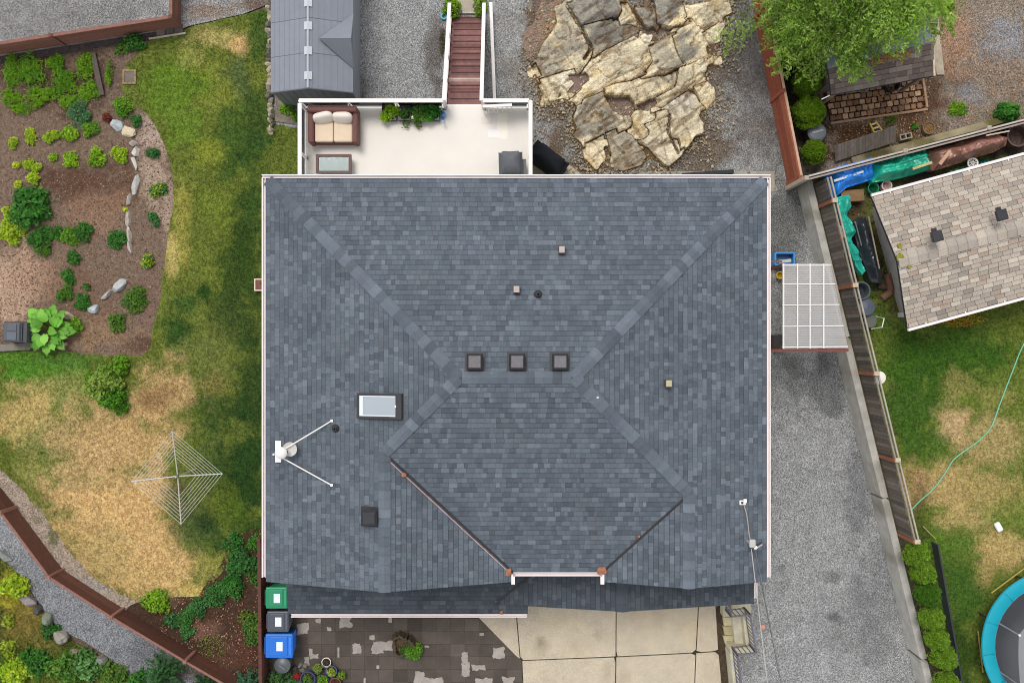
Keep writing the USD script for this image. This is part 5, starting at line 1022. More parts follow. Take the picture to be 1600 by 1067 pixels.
bin_('green wheeled bin with a white label, topmost of three by the brown fence', 432, 934, 34, 34, P(22, 134, 92)); bin_('dark grey wheeled bin between the green and the blue one', 434, 971, 34, 33, P(72, 76, 86)); bin_('blue wheeled bin with a white label, largest of the three', 436, 1009, 43, 38, P(20, 108, 206))
c = at(441, 1039, .6); rb = thing('round_bin', 'round dark grey bin with a ribbed lid below the blue wheeled bin', 'bin', (c[0], c[1], .03))
put(rb, 'body', lathe([(0, 0), (.2, 0), (.25, .55), (0, .55)], 26), plastic_look, P(70, 74, 78), smooth=30); put(rb, 'lid', lathe([(0.262, .53), (.262, .57), (.2, .60), (.08, .63), (0, .63)], 28), plastic_look, P(88, 94, 98), smooth=25); put(rb, 'lid_handle', beam((-.08, .03, .645), (.1, -.1, .645), .05, .03), plastic_look, P(110, 116, 120))
def pot(label, x, y, rp, h, col, fol=None, leaf=.05, n=160, fr=1.0, soil=(70, 54, 42)):
    c = at(x, y, h); R = rp * (CAM_H - h) / FOC; p = thing('flower_pot', label, 'flower pot', (c[0], c[1], .03))
    put(p, 'pot', lathe([(0, 0), (R * .72, 0), (R * .95, h * .85), (R, h * .86), (R, h), (R * .86, h), (R * .84, h * .8), (0, h * .8)], 24), plastic_look, P(*col), smooth=35)
    put(p, 'soil', lathe([(R * .83, h * .86), (0, h * .9)], 16), soil_look, P(*soil))
    if fol:
        r = np.random.RandomState(int(x)); v, f, cd = dome_leaves(R * fr, R * .8, n, leaf, fol, r, .5); put(p, 'foliage', (v + [0, 0, h * .85], f), leaf_look, cd)
pot('white round pot with a few dark stones, top of the pot group', 510, 1034, 7.5, .18, (240, 236, 226), [(120, 110, 96), (90, 84, 70)], .04, 24, .7)
pot('pot hidden under a pale variegated plant, left of the white pot', 497, 1042, 7, .2, (60, 60, 66), OLV + [(196, 206, 120)], .06, 260, 1.35); pot('glazed blue pot with a yellow-green plant', 518, 1048, 9, .26, (66, 84, 128), YEL + OLV, .07, 170, .9); pot('small pot under a pale green tuft at the right of the pot group', 534, 1054, 6, .18, (80, 78, 76), OLV + LIME, .05, 180, 1.3); pot('pot of bright green leaves at the bottom of the pot group', 505, 1062, 9, .22, (60, 70, 90), GRN + LIME, .06, 300, 1.25); pot('terracotta brown pot at the bottom edge', 524, 1067, 9, .24, (128, 74, 62), [(150, 80, 60), (120, 60, 50)], .04, 40, .8)
pot('large dark blue pot with a pale rim at the bottom edge', 481, 1060, 12, .36, (44, 62, 110), DRK + OLV, .07, 200, .85); pot('small pot of red flowers beside the dark round stones', 465, 1055, 7, .2, (70, 50, 44), [(214, 40, 34), (230, 70, 50), (160, 30, 30)], .05, 130, .9)
for i, (x, y, rr_, col) in enumerate([(462, 1043, 6, (96, 94, 92)), (473, 1046, 6.5, (120, 120, 116)), (470, 1038, 5, (126, 124, 118)), (478, 1038, 4, (140, 138, 130))]): stone('round_stone', ['dark round stone left in the stone group by the pots', 'largest grey round stone by the pots', 'grey round stone at the top of the stone group', 'smallest pale stone of the group by the pots'][i], x, y, rr_, rr_ * .85, .14, .2 * i, P(*col), seed=60 + i, z=.03)
c = at(626, 1005, .3); sp = thing('stump_planter', 'dark hollow stump planter standing on the patio tiles', 'planter', (*xy(629, 1007, .3), .03))
r = np.random.RandomState(1); N = 34; th = np.arange(N) / N * 2 * np.pi; rad = .34 * (1 + .16 * np.sin(th * 3 + 1) + .08 * r.normal(size=N)); zt = .42 + .05 * np.sin(th * 2)
V = np.vstack([np.stack([np.cos(th) * rad * k, np.sin(th) * rad * k, z], 1) for k, z in ((1.12, 0 * th), (1.0, zt * .5), (.96, zt), (.74, zt - .01), (.7, 0 * th + .2))] + [[[0, 0, .2]]]); F = []
for i in range(4):
    for j in range(N): k = (j + 1) % N; F += [(i * N + j, i * N + k, (i + 1) * N + k), (i * N + j, (i + 1) * N + k, (i + 1) * N + j)]
F += [(4 * N + j, 4 * N + (j + 1) % N, 5 * N) for j in range(N)]
put(sp, 'bark', trimesh.Trimesh(V, F, process=False), cdlook('bark_look', .9, .6, 1.4, 18.0, .7, 1.3, 60.0, .02, 30.0), P(84, 74, 60)); put(sp, 'soil', lathe([(.25, .3), (0, .31)], 16), soil_look, P(92, 76, 58))
plant('leafy_plant', 'bushy green plant growing out of the front of the stump planter', 'plant', 641, 1018, 19, .5, GRN + LIME[:1], .075, 1500, z=.12, lump=.25)
# ================================================================== entry steps with iron railing, right front
es = thing('entry_steps', 'pale concrete entry steps and walls beside the garage', 'steps'); cc = P(204, 196, 166)
def blk(name, pts, z0, z1, col=cc, parent=es, zz=None): put(parent, name, prism(plan(pts, z1 if zz is None else zz), z0, z1), concrete_look, col)
blk('landing', [(1145, 925), (1173, 925), (1173, 962), (1145, 962)], -.05, .72); blk('landing_wall', [(1129, 925), (1143, 925), (1143, 963), (1130, 963)], -.05, .50, P(190, 186, 160))
for k, (y0, y1, cl_) in enumerate([(964, 977, (206, 196, 160)), (978, 992, (182, 172, 132)), (993, 1006, (196, 186, 146))]): blk('step_slab', [(1130, y0), (1143 + k, y0), (1143.5 + k, y1), (1131.5 + k, y1)], -.05, .18, P(*cl_))
blk('step_slab', [(1144, 962), (1159, 962), (1163, 1009), (1149, 1009)], -.05, .45, P(204, 198, 178))
blk('side_wall', [(1160.5, 962), (1173, 962), (1180, 1020), (1167, 1020)], -.05, .80); blk('corner_wall', [(1141, 1010), (1166.5, 1010), (1167, 1020), (1142, 1020)], -.05, .79)
blk('long_wall', [(1141, 1020.5), (1150, 1020.5), (1160, 1110), (1150, 1110)], -.05, .80, P(206, 200, 176))
iron = look('painted_iron', (104, 100, 116), .5, .08); ir = thing('iron_railing', 'grey iron railing with bars around the entry steps', 'railing'); ZR0, ZR1 = .80, 1.62
def bars(a, b, n, z0=ZR0, z1=ZR1):
    a, b = np.array(a), np.array(b); put(ir, 'top_rail', beam((*a, z1), (*b, z1), .05, .03), iron); put(ir, 'bottom_rail', beam((*a, z0 + .1), (*b, z0 + .1), .03, .02), iron)
    for i in range(n + 1):
        p = a + (b - a) * i / n; put(ir, 'post' if i in (0, n) else 'bar', cube(.05 if i in (0, n) else .02, .05 if i in (0, n) else .02, z1 - z0, (*p, (z0 + z1) / 2)), iron)
c1, c2, c3, c4, c5 = xy(1172, 960, ZR1), xy(1181, 1018, ZR1), xy(1153, 1023, ZR1), xy(1163, 1110, ZR1), xy(1143, 963, ZR1)
bars(c1, c2, 9); bars(c2 - [0, .02], c3, 4); bars(c3 - [0, .02], c4, 12); bars(c5, c1 - [.02, 0], 4); bars(xy(1141, 945, ZR1), c5 + [0, .02], 3)

# ================================================================== retaining wall, raised yard of the neighbour and its fences
LZ = .9
wl = [xy(1243, 285), xy(1433, 1075), xy(1460, 1190)]
WA, WB_ = np.array(wl[0]), np.array(wl[1]); wd = (WB_ - WA) / np.linalg.norm(WB_ - WA); wn = np.array([-wd[1], wd[0]])
if wn[0] < 0: wn = -wn
rw = thing('retaining_wall', 'long pale concrete retaining wall along the right side of the gravel driveway', 'wall')
nseg = 4; Ls_ = np.linalg.norm(WB_ - WA) + 4
for i in range(nseg):
    a, b = WA + wd * Ls_ * i / nseg, WA + wd * (Ls_ * (i + 1) / nseg - .012)
    q = Polygon([a, b, b + wn * .22, a + wn * .22]); g = patch(q, .16, lambda x, y: LZ + .06 + .015 * (fb(x, y, 2, 3) - .5), skirt=1.05)
    n1 = fb(g.vertices[:, 0], g.vertices[:, 1], 1.5, 4, i); put(rw, 'wall_segment', g, concrete_look, P(186, 182, 174) + (P(140, 134, 120) - P(186, 182, 174)) * (sstep(.45, .65, n1) * .8)[:, None])
DA, DB = np.array([*xy(1259, 281, LZ)]), np.array([*xy(1640, 190, LZ)])
e0 = WA + wn * .22
RAISE = Polygon([e0, e0 + wd * (Ls_ + 30), e0 + wd * (Ls_ + 30) + [60, 0], DB + [50, 12], DB, DA + [.05, 0]]).buffer(0)
RL = [(1265, 400, 30, 200, (104, 92, 74), .8), (1395, 640, 10, 200, (112, 96, 70), .5), (1480, 560, 110, 60, (52, 88, 24), .9), (1420, 640, 50, 80, (58, 92, 30), .85), (1400, 560, 30, 60, (62, 96, 28), .8), (1500, 600, 30, 26, (150, 140, 82), .6), (1490, 665, 34, 34, (188, 160, 118), .9), (1560, 620, 30, 20, (142, 138, 76), .6), (1560, 690, 60, 50, (176, 154, 106), .75), (1450, 700, 40, 40, (70, 100, 34), .8), (1460, 760, 60, 50, (186, 158, 108), .8), (1430, 745, 30, 30, (168, 136, 98), .7), (1540, 770, 80, 40, (172, 150, 98), .75), (1500, 810, 60, 26, (178, 156, 104), .8), (1580, 800, 40, 30, (110, 124, 52), .7), (1560, 860, 50, 40, (188, 162, 108), .8), (1500, 850, 30, 20, (84, 112, 40), .8), (1455, 850, 30, 40, (84, 116, 36), .8), (1500, 930, 50, 70, (60, 94, 32), .85), (1540, 890, 20, 30, (170, 146, 96), .7), (1490, 1020, 40, 80, (46, 72, 22), .85), (1440, 900, 20, 200, (46, 52, 30), .6),
      (1345, 380, 50, 80, (92, 84, 50), .8), (1360, 430, 24, 50, (74, 96, 40), .8), (1380, 500, 40, 30, (84, 108, 40), .8), (1400, 470, 20, 30, (112, 108, 62), .7), (1320, 320, 40, 30, (74, 62, 48), .9), (1450, 290, 130, 40, (66, 60, 54), .95), (1570, 230, 60, 30, (58, 52, 48), .95)]
rz_ = lambda x, y: LZ + .04 * (fb(x, y, .8, 3, 9) - .5)
rcol = lambda px, py: field(px, py, (100, 114, 46), RL, .9, .045, 31) * 1.25
vis = RAISE.intersection(sbox(8, -14, 19, 8)); g = patch(vis, .15, rz_); px, py = wpx(g.vertices[:, 0], g.vertices[:, 1], LZ)
ground('neighbour_lawn', g, turf_look, 'patchy lawn of the raised yard right of the retaining wall', rcol(px, py))
far = RAISE.difference(sbox(8, -14, 19, 8)).buffer(0); ground('raised_yard', prism(RAISE.buffer(-.01), -.1, LZ - .08), turf_look, 'earth body of the raised yard on the right', P(96, 100, 50), smooth=False)
for gpoly in getattr(far, 'geoms', [far]): ground('outer_lawn', patch(gpoly, .9, flat(LZ)), turf_look, 'lawn of the raised yard beyond the picture', P(100, 114, 50))
m, cd = tufts(plan([(1400, 470), (1600, 440), (1712, 420), (1712, 1120), (1490, 1120), (1410, 830), (1345, 545), (1345, 440)], LZ), 230, rcol, rz_, 6, z=LZ)
top('grass', m, leaf_look, 'grass blades of the patchy neighbouring lawn on the right', 'grass', cd, kind='stuff')
r = np.random.RandomState(3)
q = Polygon([WA + wn * .24, WA + wd * Ls_ + wn * .24, WA + wd * Ls_ + wn * .62, WA + wn * .42]); g = patch(q, .09, lambda x, y: LZ + .03 + .05 * (fb(x, y, 4, 3) - .5))
ground('fence_strip', g, soil_look, 'mossy dirt strip between the retaining wall and the grey plank fence', P(92, 84, 66))

# grey weathered plank fence
fa, fe = xy(1272, 288, LZ), xy(1405, 838, LZ); fa, fe = np.array(fa), np.array(fe); fd = (fe - fa) / np.linalg.norm(fe - fa); fn = np.array([-fd[1], fd[0]]); fn = fn if fn[0] > 0 else -fn
pf = thing('plank_fence', 'weathered grey plank fence on top of the retaining wall', 'fence'); Lf_ = np.linalg.norm(fe - fa); nb = int(Lf_ / .125); FH = 1.3
for i in range(nb):
    p = fa + fd * (i + .5) * Lf_ / nb; h = FH - .16 + r.uniform(-.03, .03); c_ = P(*[(108, 100, 92), (96, 90, 84), (122, 112, 102), (84, 78, 72), (104, 92, 82)][r.randint(5)]) * (1 + r.normal() * .07)
    b = beam((*p, LZ + .03), (*(p + fn * r.uniform(-.01, .012)), LZ + h), .118, .02, (*fn, 0)); put(pf, 'plank', b, wood_look, c_)
    if i % 3 == 0: pass
for zz, off, cl_ in ((LZ + FH - .06, .0, (150, 140, 126)), (LZ + FH - .05, .10, (176, 166, 152))): put(pf, 'top_rail', beam((*(fa + fn * (.02 + off)), zz), (*(fe + fn * (.02 + off)), zz), .045, .07), wood_look, P(*cl_))
put(pf, 'lower_rail', beam((*(fa + fn * .04), LZ + .3), (*(fe + fn * .04), LZ + .3), .04, .08), wood_look, P(96, 84, 72))
for x, y in ((1287, 320), (1322, 448), (1354, 582), (1384, 714), (1405, 840)):
    p = fa + fd * np.dot(np.array(xy(x, y, LZ + .5)) - fa, fd); put(pf, 'post', beam((*(p - fn * .03), LZ), (*(p - fn * .03), LZ + FH + .03), .10, .07, (*fn, 0)), wood_look, P(152, 98, 68))
    put(pf, 'post_cap', cube(.16, .13, .05, (*(p + fn * .05), LZ + FH + .05)), wood_look, P(196, 180, 158))
# diagonal top fence
df = thing('rear_plank_fence', 'grey double rail plank fence running up to the right behind the tarps', 'fence'); ta, tb = np.array(xy(1257, 277, 2.1)), np.array(xy(1640, 177, 2.1)); td = (tb - ta) / np.linalg.norm(tb - ta); tn = np.array([-td[1], td[0]])
nb = int(np.linalg.norm(tb - ta) / .15)
for i in range(nb):
    p = ta + td * (i + .5) * .15 - tn * .03; put(df, 'plank', beam((*p, LZ - .9), (*p, 2.0), .14, .02, (*tn, 0)), wood_look, P(96, 88, 80) * (1 + r.normal() * .08))
for off, zz, cl_ in ((.0, 2.1, (196, 186, 178)), (-.09, 2.08, (168, 152, 142))): put(df, 'top_rail', beam((*(ta + tn * off), zz), (*(tb + tn * off), zz), .05, .05), wood_look, P(*cl_))
for x, y in ((1260, 278), (1414, 236), (1545, 200)): p = np.array(xy(x, y, 2.1)); put(df, 'post', cube(.13, .13, 2.2, (*p, 1.05)), wood_look, P(176, 164, 146))

# ------------------------------------------------------------------ red-brown fence between the yards
RED = [(150, 82, 58), (140, 74, 52), (160, 92, 66)]
rf = board_fence('red_fence', 'red-brown board fence along the right side of the gravel yard', [xy(1178, 0), xy(1180, 30), xy(1231, 288)], 1.35, RED, 3, capcol=(206, 168, 144), sec=2.4, cap=.07, capside=.05)
g = patch(plan([(1190, -60), (1700, -60), (1700, 180), (1420, 236), (1255, 282), (1243, 282)]), .12, lambda x, y: .02 + .05 * (fb(x, y, 1.5, 3, 6) - .5)); px, py = wpx(g.vertices[:, 0], g.vertices[:, 1])
ground('neighbour_gravel', g, gravel_look, 'leaf-strewn gravel yard in the upper right corner', field(px, py, (152, 138, 124), [(1250, 150, 60, 160, (50, 42, 34), .95), (1350, 215, 70, 30, (108, 74, 46), .9), (1420, 190, 60, 30, (112, 78, 50), .85), (1400, 140, 100, 50, (96, 66, 44), .8), (1490, 60, 40, 60, (186, 142, 110), .6), (1570, 60, 50, 40, (152, 152, 156), .9), (1520, 150, 26, 20, (146, 146, 150), .8), (1560, 120, 40, 40, (150, 130, 112), .6), (1480, 10, 30, 30, (120, 130, 60), .6), (1460, 225, 100, 14, (104, 92, 60), .8), (1580, 180, 50, 30, (130, 112, 84), .7)], .9, .05, 14))
r = np.random.RandomState(21); zone = plan([(1290, 120), (1470, 0), (1600, 0), (1640, 150), (1500, 200), (1400, 235), (1290, 250)]); b = zone.bounds; pts = np.column_stack([r.uniform(b[0], b[2], 6000), r.uniform(b[1], b[3], 6000)]); pts = pts[shapely.contains_xy(zone, pts[:, 0], pts[:, 1])]
w = np.clip(fb(pts[:, 0], pts[:, 1], 1.2, 3, 4) * 2 - .7, .05, 1) + .5 * (pts[:, 0] < xy(1450, 0)[0]); pts = pts[r.uniform(size=len(pts)) < w]; nn = r.normal(size=(len(pts), 3)) * .3 + [0, 0, 1]; nn /= np.linalg.norm(nn, axis=1, keepdims=True)
v, f, cd = leaf_cloud(np.column_stack([pts, np.full(len(pts), .09)]), nn, r.uniform(.03, .08, len(pts)), .7, mixcols([(196, 140, 92), (222, 176, 130), (146, 96, 62), (226, 200, 168)], len(pts), r), r)
top('fallen_leaves', (v, f), leaf_look, 'dry orange and tan leaves scattered over the upper right yard', 'leaves', cd, kind='stuff')
top('concrete_edge', prism(plan([(1450, -40), (1453, 66), (1462, 118), (1474, 118), (1468, 66), (1458, -40)]), -.02, .09), concrete_look, 'pale concrete edge strip on the right of the small brown shed', 'edge strip', P(190, 176, 156))
_g = patch(plan([(1330, 246), (1545, 188), (1580, 180), (1582, 187), (1548, 198), (1333, 256)], .15), .08, lambda x, y: .16 + .03 * (fb(x, y, 4, 3) - .5), skirt=.2); _px, _py = wpx(_g.vertices[:, 0], _g.vertices[:, 1])
top('mossy_kerb', _g, concrete_look, 'mossy concrete kerb in front of the diagonal plank fence', 'kerb', field(_px, _py, (158, 146, 116), [(1370, 240, 40, 10, (88, 80, 44), .9), (1440, 222, 26, 8, (104, 96, 50), .8), (1500, 200, 30, 10, (172, 160, 130), .8), (1550, 190, 24, 10, (96, 92, 44), .9)], .8, .08, 3))
# brick paving
bp_ = thing('brick_patio', 'small patio of square brown bricks beneath the shed eave in the upper right', 'patio')
o = np.array(xy(1296, 191)); u_ = np.array(xy(1447, 169)) - o; ul = np.linalg.norm(u_); u_ /= ul; v_ = np.array([-u_[1], u_[0]])
ground('patio_bed', prism(Polygon([o - v_ * .05, o + u_ * ul - v_ * .05, o + u_ * (ul - .1) + v_ * 1.25, o + v_ * 1.25 - u_ * .1]), -.02, .045), soil_look, 'dark soil between the patio bricks', P(66, 48, 36), smooth=False)
for j in range(6):
    for i in range(15):
        p = o + u_ * ((i + .5 + (j % 2) * .35) * .205) + v_ * ((j + .5) * .2)
        if np.dot(p - o, u_) > ul - .05: continue
        m = softbox(.165 + r.uniform(-.02, .015), .155 + r.uniform(-.02, .015), .06, .012); m.apply_transform(trimesh.transformations.rotation_matrix(math.atan2(u_[1], u_[0]) + r.normal() * .05, (0, 0, 1))); m.apply_translation((*p, .06 + r.uniform(-.012, .01)))
        m = trimesh.convex.convex_hull(np.round(m.vertices, 2)); put(bp_, 'brick', m, concrete_look, P(*[(188, 150, 118), (168, 128, 98), (204, 168, 134), (146, 112, 88)][r.randint(4)]) * (1 + r.normal() * .07))
put(bp_, 'edge_timber', beam((*(o + u_ * ul), .05), (*(o + u_ * ul + v_ * 1.25), .05), .07, .12), wood_look, P(176, 140, 112)); put(bp_, 'edge_timber', beam((*(o - v_ * .06), .05), (*(o + u_ * ul - v_ * .06), .05), .07, .12), wood_look, P(182, 148, 118))
# small brown shed
ss = thing('small_shed', 'small shed with brown shingled lower roof and blue-grey upper roof under the tree', 'shed')
E0, E1, R0, R1 = np.array(xy(1299, 149, 2.1)), np.array(xy(1459, 119, 2.1)), np.array(xy(1294, 108, 2.6)), np.array(xy(1456, 67, 2.6))
def quad_slab(a, b, c, d, t, name, parent, mat, cd):
    A = np.array([a, b, c, d]); V = np.vstack([A, A - [0, 0, t]]); F = [(0, 1, 2), (0, 2, 3), (4, 6, 5), (4, 7, 6)] + [t_ for i in range(4) for t_ in ((i, i + 4, (i + 1) % 4 + 4), (i, (i + 1) % 4 + 4, (i + 1) % 4))]
    m = trimesh.Trimesh(V, F, process=False); m.fix_normals(); return put(parent, name, m, mat, cd)
quad_slab((*E0, 2.1), (*E1, 2.1), (*R1, 2.6), (*R0, 2.6), .1, 'roof_slope', ss, deck_look, None)
su = (E1 - E0) / np.linalg.norm(E1 - E0); sw = np.array([-su[1], su[0]]); dpt = np.dot(R0 - E0, sw); tabs2 = lay_courses((*E0, 2.1), su, sw, .5 / dpt, Polygon([E0, E1, R1, R0]).buffer(-.002), .14, .16, .34, [(126, 112, 104), (138, 124, 116), (114, 100, 94), (148, 134, 126)], [.3, .3, .25, .15], np.random.RandomState(4))
emit_shingles(ss, tabs2, 300, shingle_look)
N0, N1 = R0 + sw * 2.6, R1 + sw * 2.6
quad_slab((*R0, 2.63), (*R1, 2.63), (*N1, 2.75), (*N0, 2.75), .06, 'upper_roof', ss, paint_look, P(146, 156, 168))
put(ss, 'bargeboard', beam((*E1, 2.14), (*R1, 2.64), .06, .05), wood_look, P(226, 212, 180))
wq = Polygon([E0 + sw * .5 + su * .2, E1 + sw * .5 - su * .2, N1 - su * .2, N0 + su * .2]); put(ss, 'wall', prism(wq, -.02, 2.2), wood_look, P(110, 100, 92))
_r = np.random.RandomState(7); _t = _r.uniform(1.3, 2.5, 260); _pp = R0 + np.outer(_t, su) + np.outer(_r.normal(size=260) * .08, sw); _n = _r.normal(size=(260, 3)) * .25 + [0, 0, 1]; _n /= np.linalg.norm(_n, axis=1, keepdims=True)
_v, _f, _c = leaf_cloud(np.column_stack([_pp, np.full(260, 2.68)]), _n, _r.uniform(.04, .09, 260), .6, mixcols([(214, 170, 100), (226, 190, 120), (180, 130, 80)], 260, _r), _r); put(ss, 'leaf_drift', (_v, _f), leaf_look, _c, kind='stuff')
for x in (.25, 3.0): p = E0 + su * x + sw * .1; put(ss, 'post', cube(.09, .09, 2.08, (*p, 1.04)), wood_look, P(150, 130, 110))
put(ss, 'gutter_end', beam((*(E0 - su * .05), 2.1), (*(E0 - su * .3 - sw * .06), 2.05), .03, .03), white_look)
for nm, lb, x, y, rr_, col in (('black_tub', 'dark tub under the eave of the small brown shed', 1388, 136, 12, (26, 28, 32)),): top(nm, lathe([(0, 0), (rr_ * .018, 0), (rr_ * .021, .4), (rr_ * .019, .4), (rr_ * .017, .05), (0, .05)], 20, at(x, y, 0)), plastic_look, lb, 'tub', P(*col), smooth=30)
top('bent_branch', tube([at(1338, 143, .1), at(1352, 143, .14), at(1366, 147, .1)], [.03, .025, .015]), wood_look, 'pale bent branch lying on the leaves at the shed eave', 'branch', P(150, 140, 120))
# clipped round cedars
CED = [(120, 158, 26), (96, 136, 24), (146, 180, 48)]
def cedar(name, label, x, y, rp, h, cols, z=0.0, n=None, group=None, ryp=None):
    r = np.random.RandomState(int(x * 3 + y)); c = at(x, y, z + h * .6); s = (CAM_H - z - h * .6) / FOC; R = rp * s; p = thing(name, label, 'shrub', (c[0], c[1], z), group=group)
    n = n or int(rp * rp * 5.5); u = r.normal(size=(n, 3)); u[:, 2] = np.where(u[:, 2] < -.2, -u[:, 2], u[:, 2]); u /= np.linalg.norm(u, axis=1, keepdims=True)
    k = meshkit.fbm(u * 3.2 + r.uniform(0, 60), 3, 1); rad = (.84 + .62 * (k - .45)) * r.uniform(.55, 1, n) ** .3
    pos = u * rad[:, None] * [R, (ryp or rp) * s, h * .52] + [0, 0, h * .5]; nn = u * .55 + r.normal(size=(n, 3)) * .45 + [0, 0, .3]; nn /= np.linalg.norm(nn, axis=1, keepdims=True)
    v, f, cd = leaf_cloud(pos, nn, r.uniform(.045, .12, n), .34, mixcols(cols, n, r), r); put(p, 'foliage', (v, f), leaf_look, cd)
    put(p, 'trunk', tube([(0, 0, -.05), (0, 0, h * .6)], [.05, .03], 7), wood_look, P(80, 60, 46)); return p
for x, y, rp, h, lb in [(1250, 78, 26, 1.9, 'clipped round green cedar half under the tree, farthest up the red fence'), (1261, 128, 25, 1.6, 'clipped round cedar beside the small brown shed'), (1264, 175, 28, 1.6, 'largest clipped round cedar next to the brick patio'), (1272, 237, 21, 1.1, 'smallest round cedar at the corner of the red fence')]: cedar('round_cedar', lb, x, y, rp, h, CED)
bl = thing('round_bin', 'black round bin with a pale worn lid between the two lower cedars', 'bin', (*xy(1276, 207, .7), 0)); put(bl, 'body', lathe([(0, 0), (.22, 0), (.28, .7), (0, .7)], 24), plastic_look, P(38, 40, 44), smooth=30); put(bl, 'lid', lathe([(.3, .69), (.3, .73), (.24, .77), (.1, .79), (0, .79)], 26), plastic_look, P(104, 108, 114), smooth=25); put(bl, 'lid_cross', beam((-.18, -.05, .80), (.18, .06, .80), .06, .03), plastic_look, P(150, 154, 160))
# grey planks leaning in a row, ladder, block, pots
pp = thing('plank_screen', 'row of grey weathered planks lying against the mossy kerb', 'plank screen'); a, b = np.array(xy(1306, 239, .5)), np.array(xy(1401, 208, .5)); n = 20; dd = (b - a) / n; nd = np.array([dd[1], -dd[0]]); nd /= np.linalg.norm(nd)
for i in range(n):
    p = a + dd * (i + .5); t_ = .16 + .05 * math.sin(i * 1.3) * .3
    put(pp, 'plank', beam((*(p - nd * .22), .62 + r.uniform(-.02, .02)), (*(p + nd * .24), .22), np.linalg.norm(dd) * .95, .02, (0, 0, 1)), wood_look, P(142, 130, 120) * (1 + r.normal() * .14))
put(pp, 'brace', beam((*a, .36), (*b, .36), .08, .04), wood_look, P(84, 74, 66))
ld = thing('step_ladder', 'small yellow step ladder lying beside the grey planks', 'ladder'); A0, A1, B0, B1 = at(1359, 193, .15), at(1367, 210, .3), at(1368, 190, .15), at(1380, 207, .3)
for p, q in ((A0, A1), (B0, B1)): put(ld, 'rail', beam(p, q, .04, .06), plastic_look, P(226, 196, 62))
for t in (.15, .5, .85): put(ld, 'rung', beam(A0 + (A1 - A0) * t, B0 + (B1 - B0) * t, .05, .03), plastic_look, P(214, 206, 180))
cbk = thing('cinder_block', 'grey two-hole concrete block beside the row of grey planks', 'block', (*xy(1414, 214, .15), 0), math.radians(14)); put(cbk, 'body', prism(sbox(-.20, -.095, .20, .095).difference(sbox(-.165, -.06, -.02, .06)).difference(sbox(.02, -.06, .165, .06)), .02, .24), concrete_look, P(176, 164, 146))
pt = thing('round_planter', 'round earth-filled concrete pot on the leafy ground above the kerb', 'planter', (*xy(1452, 200, .3), 0)); put(pt, 'pot', lathe([(0, 0), (.16, 0), (.20, .3), (.175, .3), (.16, .22), (0, .22)], 24), concrete_look, P(132, 122, 108), smooth=30); put(pt, 'soil', lathe([(.163, .245), (0, .26)], 16), soil_look, P(140, 106, 66))
plant('green_weeds', 'bright green weed patch on the upper right gravel', 'weeds', 1494, 171, 22, .25, GRN[:2] + LIME, .08, 700, ryp=16, lump=.7); plant('green_weeds', 'dull green weeds on the dirt by the yellow ladder', 'weeds', 1393, 187, 12, .2, OLV, .07, 160); plant('green_weeds', 'green weeds left of the round earth-filled pot', 'weeds', 1432, 198, 7, .25, GRN, .08, 120)
plant('leafy_bush', 'glossy green bush above the fence at the right picture edge', 'bush', 1582, 172, 24, .9, DRK[:2] + GRN, .12, 1000, ryp=20, lump=.35)
plant('green_weeds', 'lime green grassy patch at the top edge right of the shed', 'weeds', 1478, 10, 18, .3, LIME + OLV, .1, 420, ryp=16)

# ------------------------------------------------------------------ big feathery tree at the top right
tr = thing('feathery_tree', 'big light green feathery tree overhanging the shed at the top edge', 'tree', (9.3, 10.6, 0)); r = np.random.RandomState(44)
put(tr, 'trunk', tube([(0, 0, -.1), (.05, -.05, 2), (-.05, .1, 4.2), (0, 0, 6.2)], [.24, .2, .15, .05], 10), wood_look, P(104, 82, 64))
C, Nn, cc_ = [], [], []
TC = [(184, 214, 96), (156, 198, 72), (208, 230, 136), (126, 174, 56)]
for i in range(235):
    a = r.uniform(0, 2 * np.pi) if i < 170 else r.uniform(-1.4, -.2); zt = r.uniform(2.2, 6.8) if i < 170 else r.uniform(3.2, 6.0); reach = (3.6 - (zt - 2.0) * .42) * r.uniform(.55, 1.0) * (1.30 if -.45 < math.sin(a) < .95 and math.cos(a) > .2 else .95) * (.84 if math.sin(a) < -.45 else 1)
    if i >= 170: reach = r.uniform(1.5, 3.0) * (.82 if abs(a - 3.14) < .6 else 1)
    p0 = np.array([0, 0, zt]); p1 = np.array([math.cos(a) * reach * .55, math.sin(a) * reach * .55, zt + .35]); p2 = np.array([math.cos(a) * reach, math.sin(a) * reach, zt - .25])
    if i < 28: put(tr, 'limb', tube([p0 - [0, 0, .3], p1, p2], [.06, .035, .012], 5), wood_look, P(110, 90, 66))
    ns = 13
    for s in np.linspace(.22, 1.0, ns):
        q = (1 - s) ** 2 * p0 + 2 * s * (1 - s) * p1 + s * s * p2; side = np.array([-math.sin(a), math.cos(a), 0])
        for sg in (-1, 1):
            ln = (.8 - .35 * s) * r.uniform(.6, 1.2); dirv = side * sg * .8 + np.array([math.cos(a), math.sin(a), 0]) * .7 + r.normal(size=3) * .18; dirv /= np.linalg.norm(dirv); k = 24
            t = np.linspace(0, 1, k); pos = q + np.outer(t * ln, dirv) + np.stack([0 * t, 0 * t, -.45 * ln * t ** 1.8], 1) + r.normal(size=(k, 3)) * .035
            C.append(pos); nn = r.normal(size=(k, 3)) * .5 + [0, 0, .8]; Nn.append(nn / np.linalg.norm(nn, axis=1, keepdims=True)); base = mixcols(TC, 1, r, .1); cc_.append(base * (1 + r.normal(size=(k, 1)) * .12))
C, Nn, cc_ = np.vstack(C), np.vstack(Nn), np.clip(np.vstack(cc_), .01, .7)
v, f, cd = leaf_cloud(C, Nn, r.uniform(.07, .16, len(C)), .22, cc_, r, .1, .4); put(tr, 'crown', (v, f), leaf_look, cd)

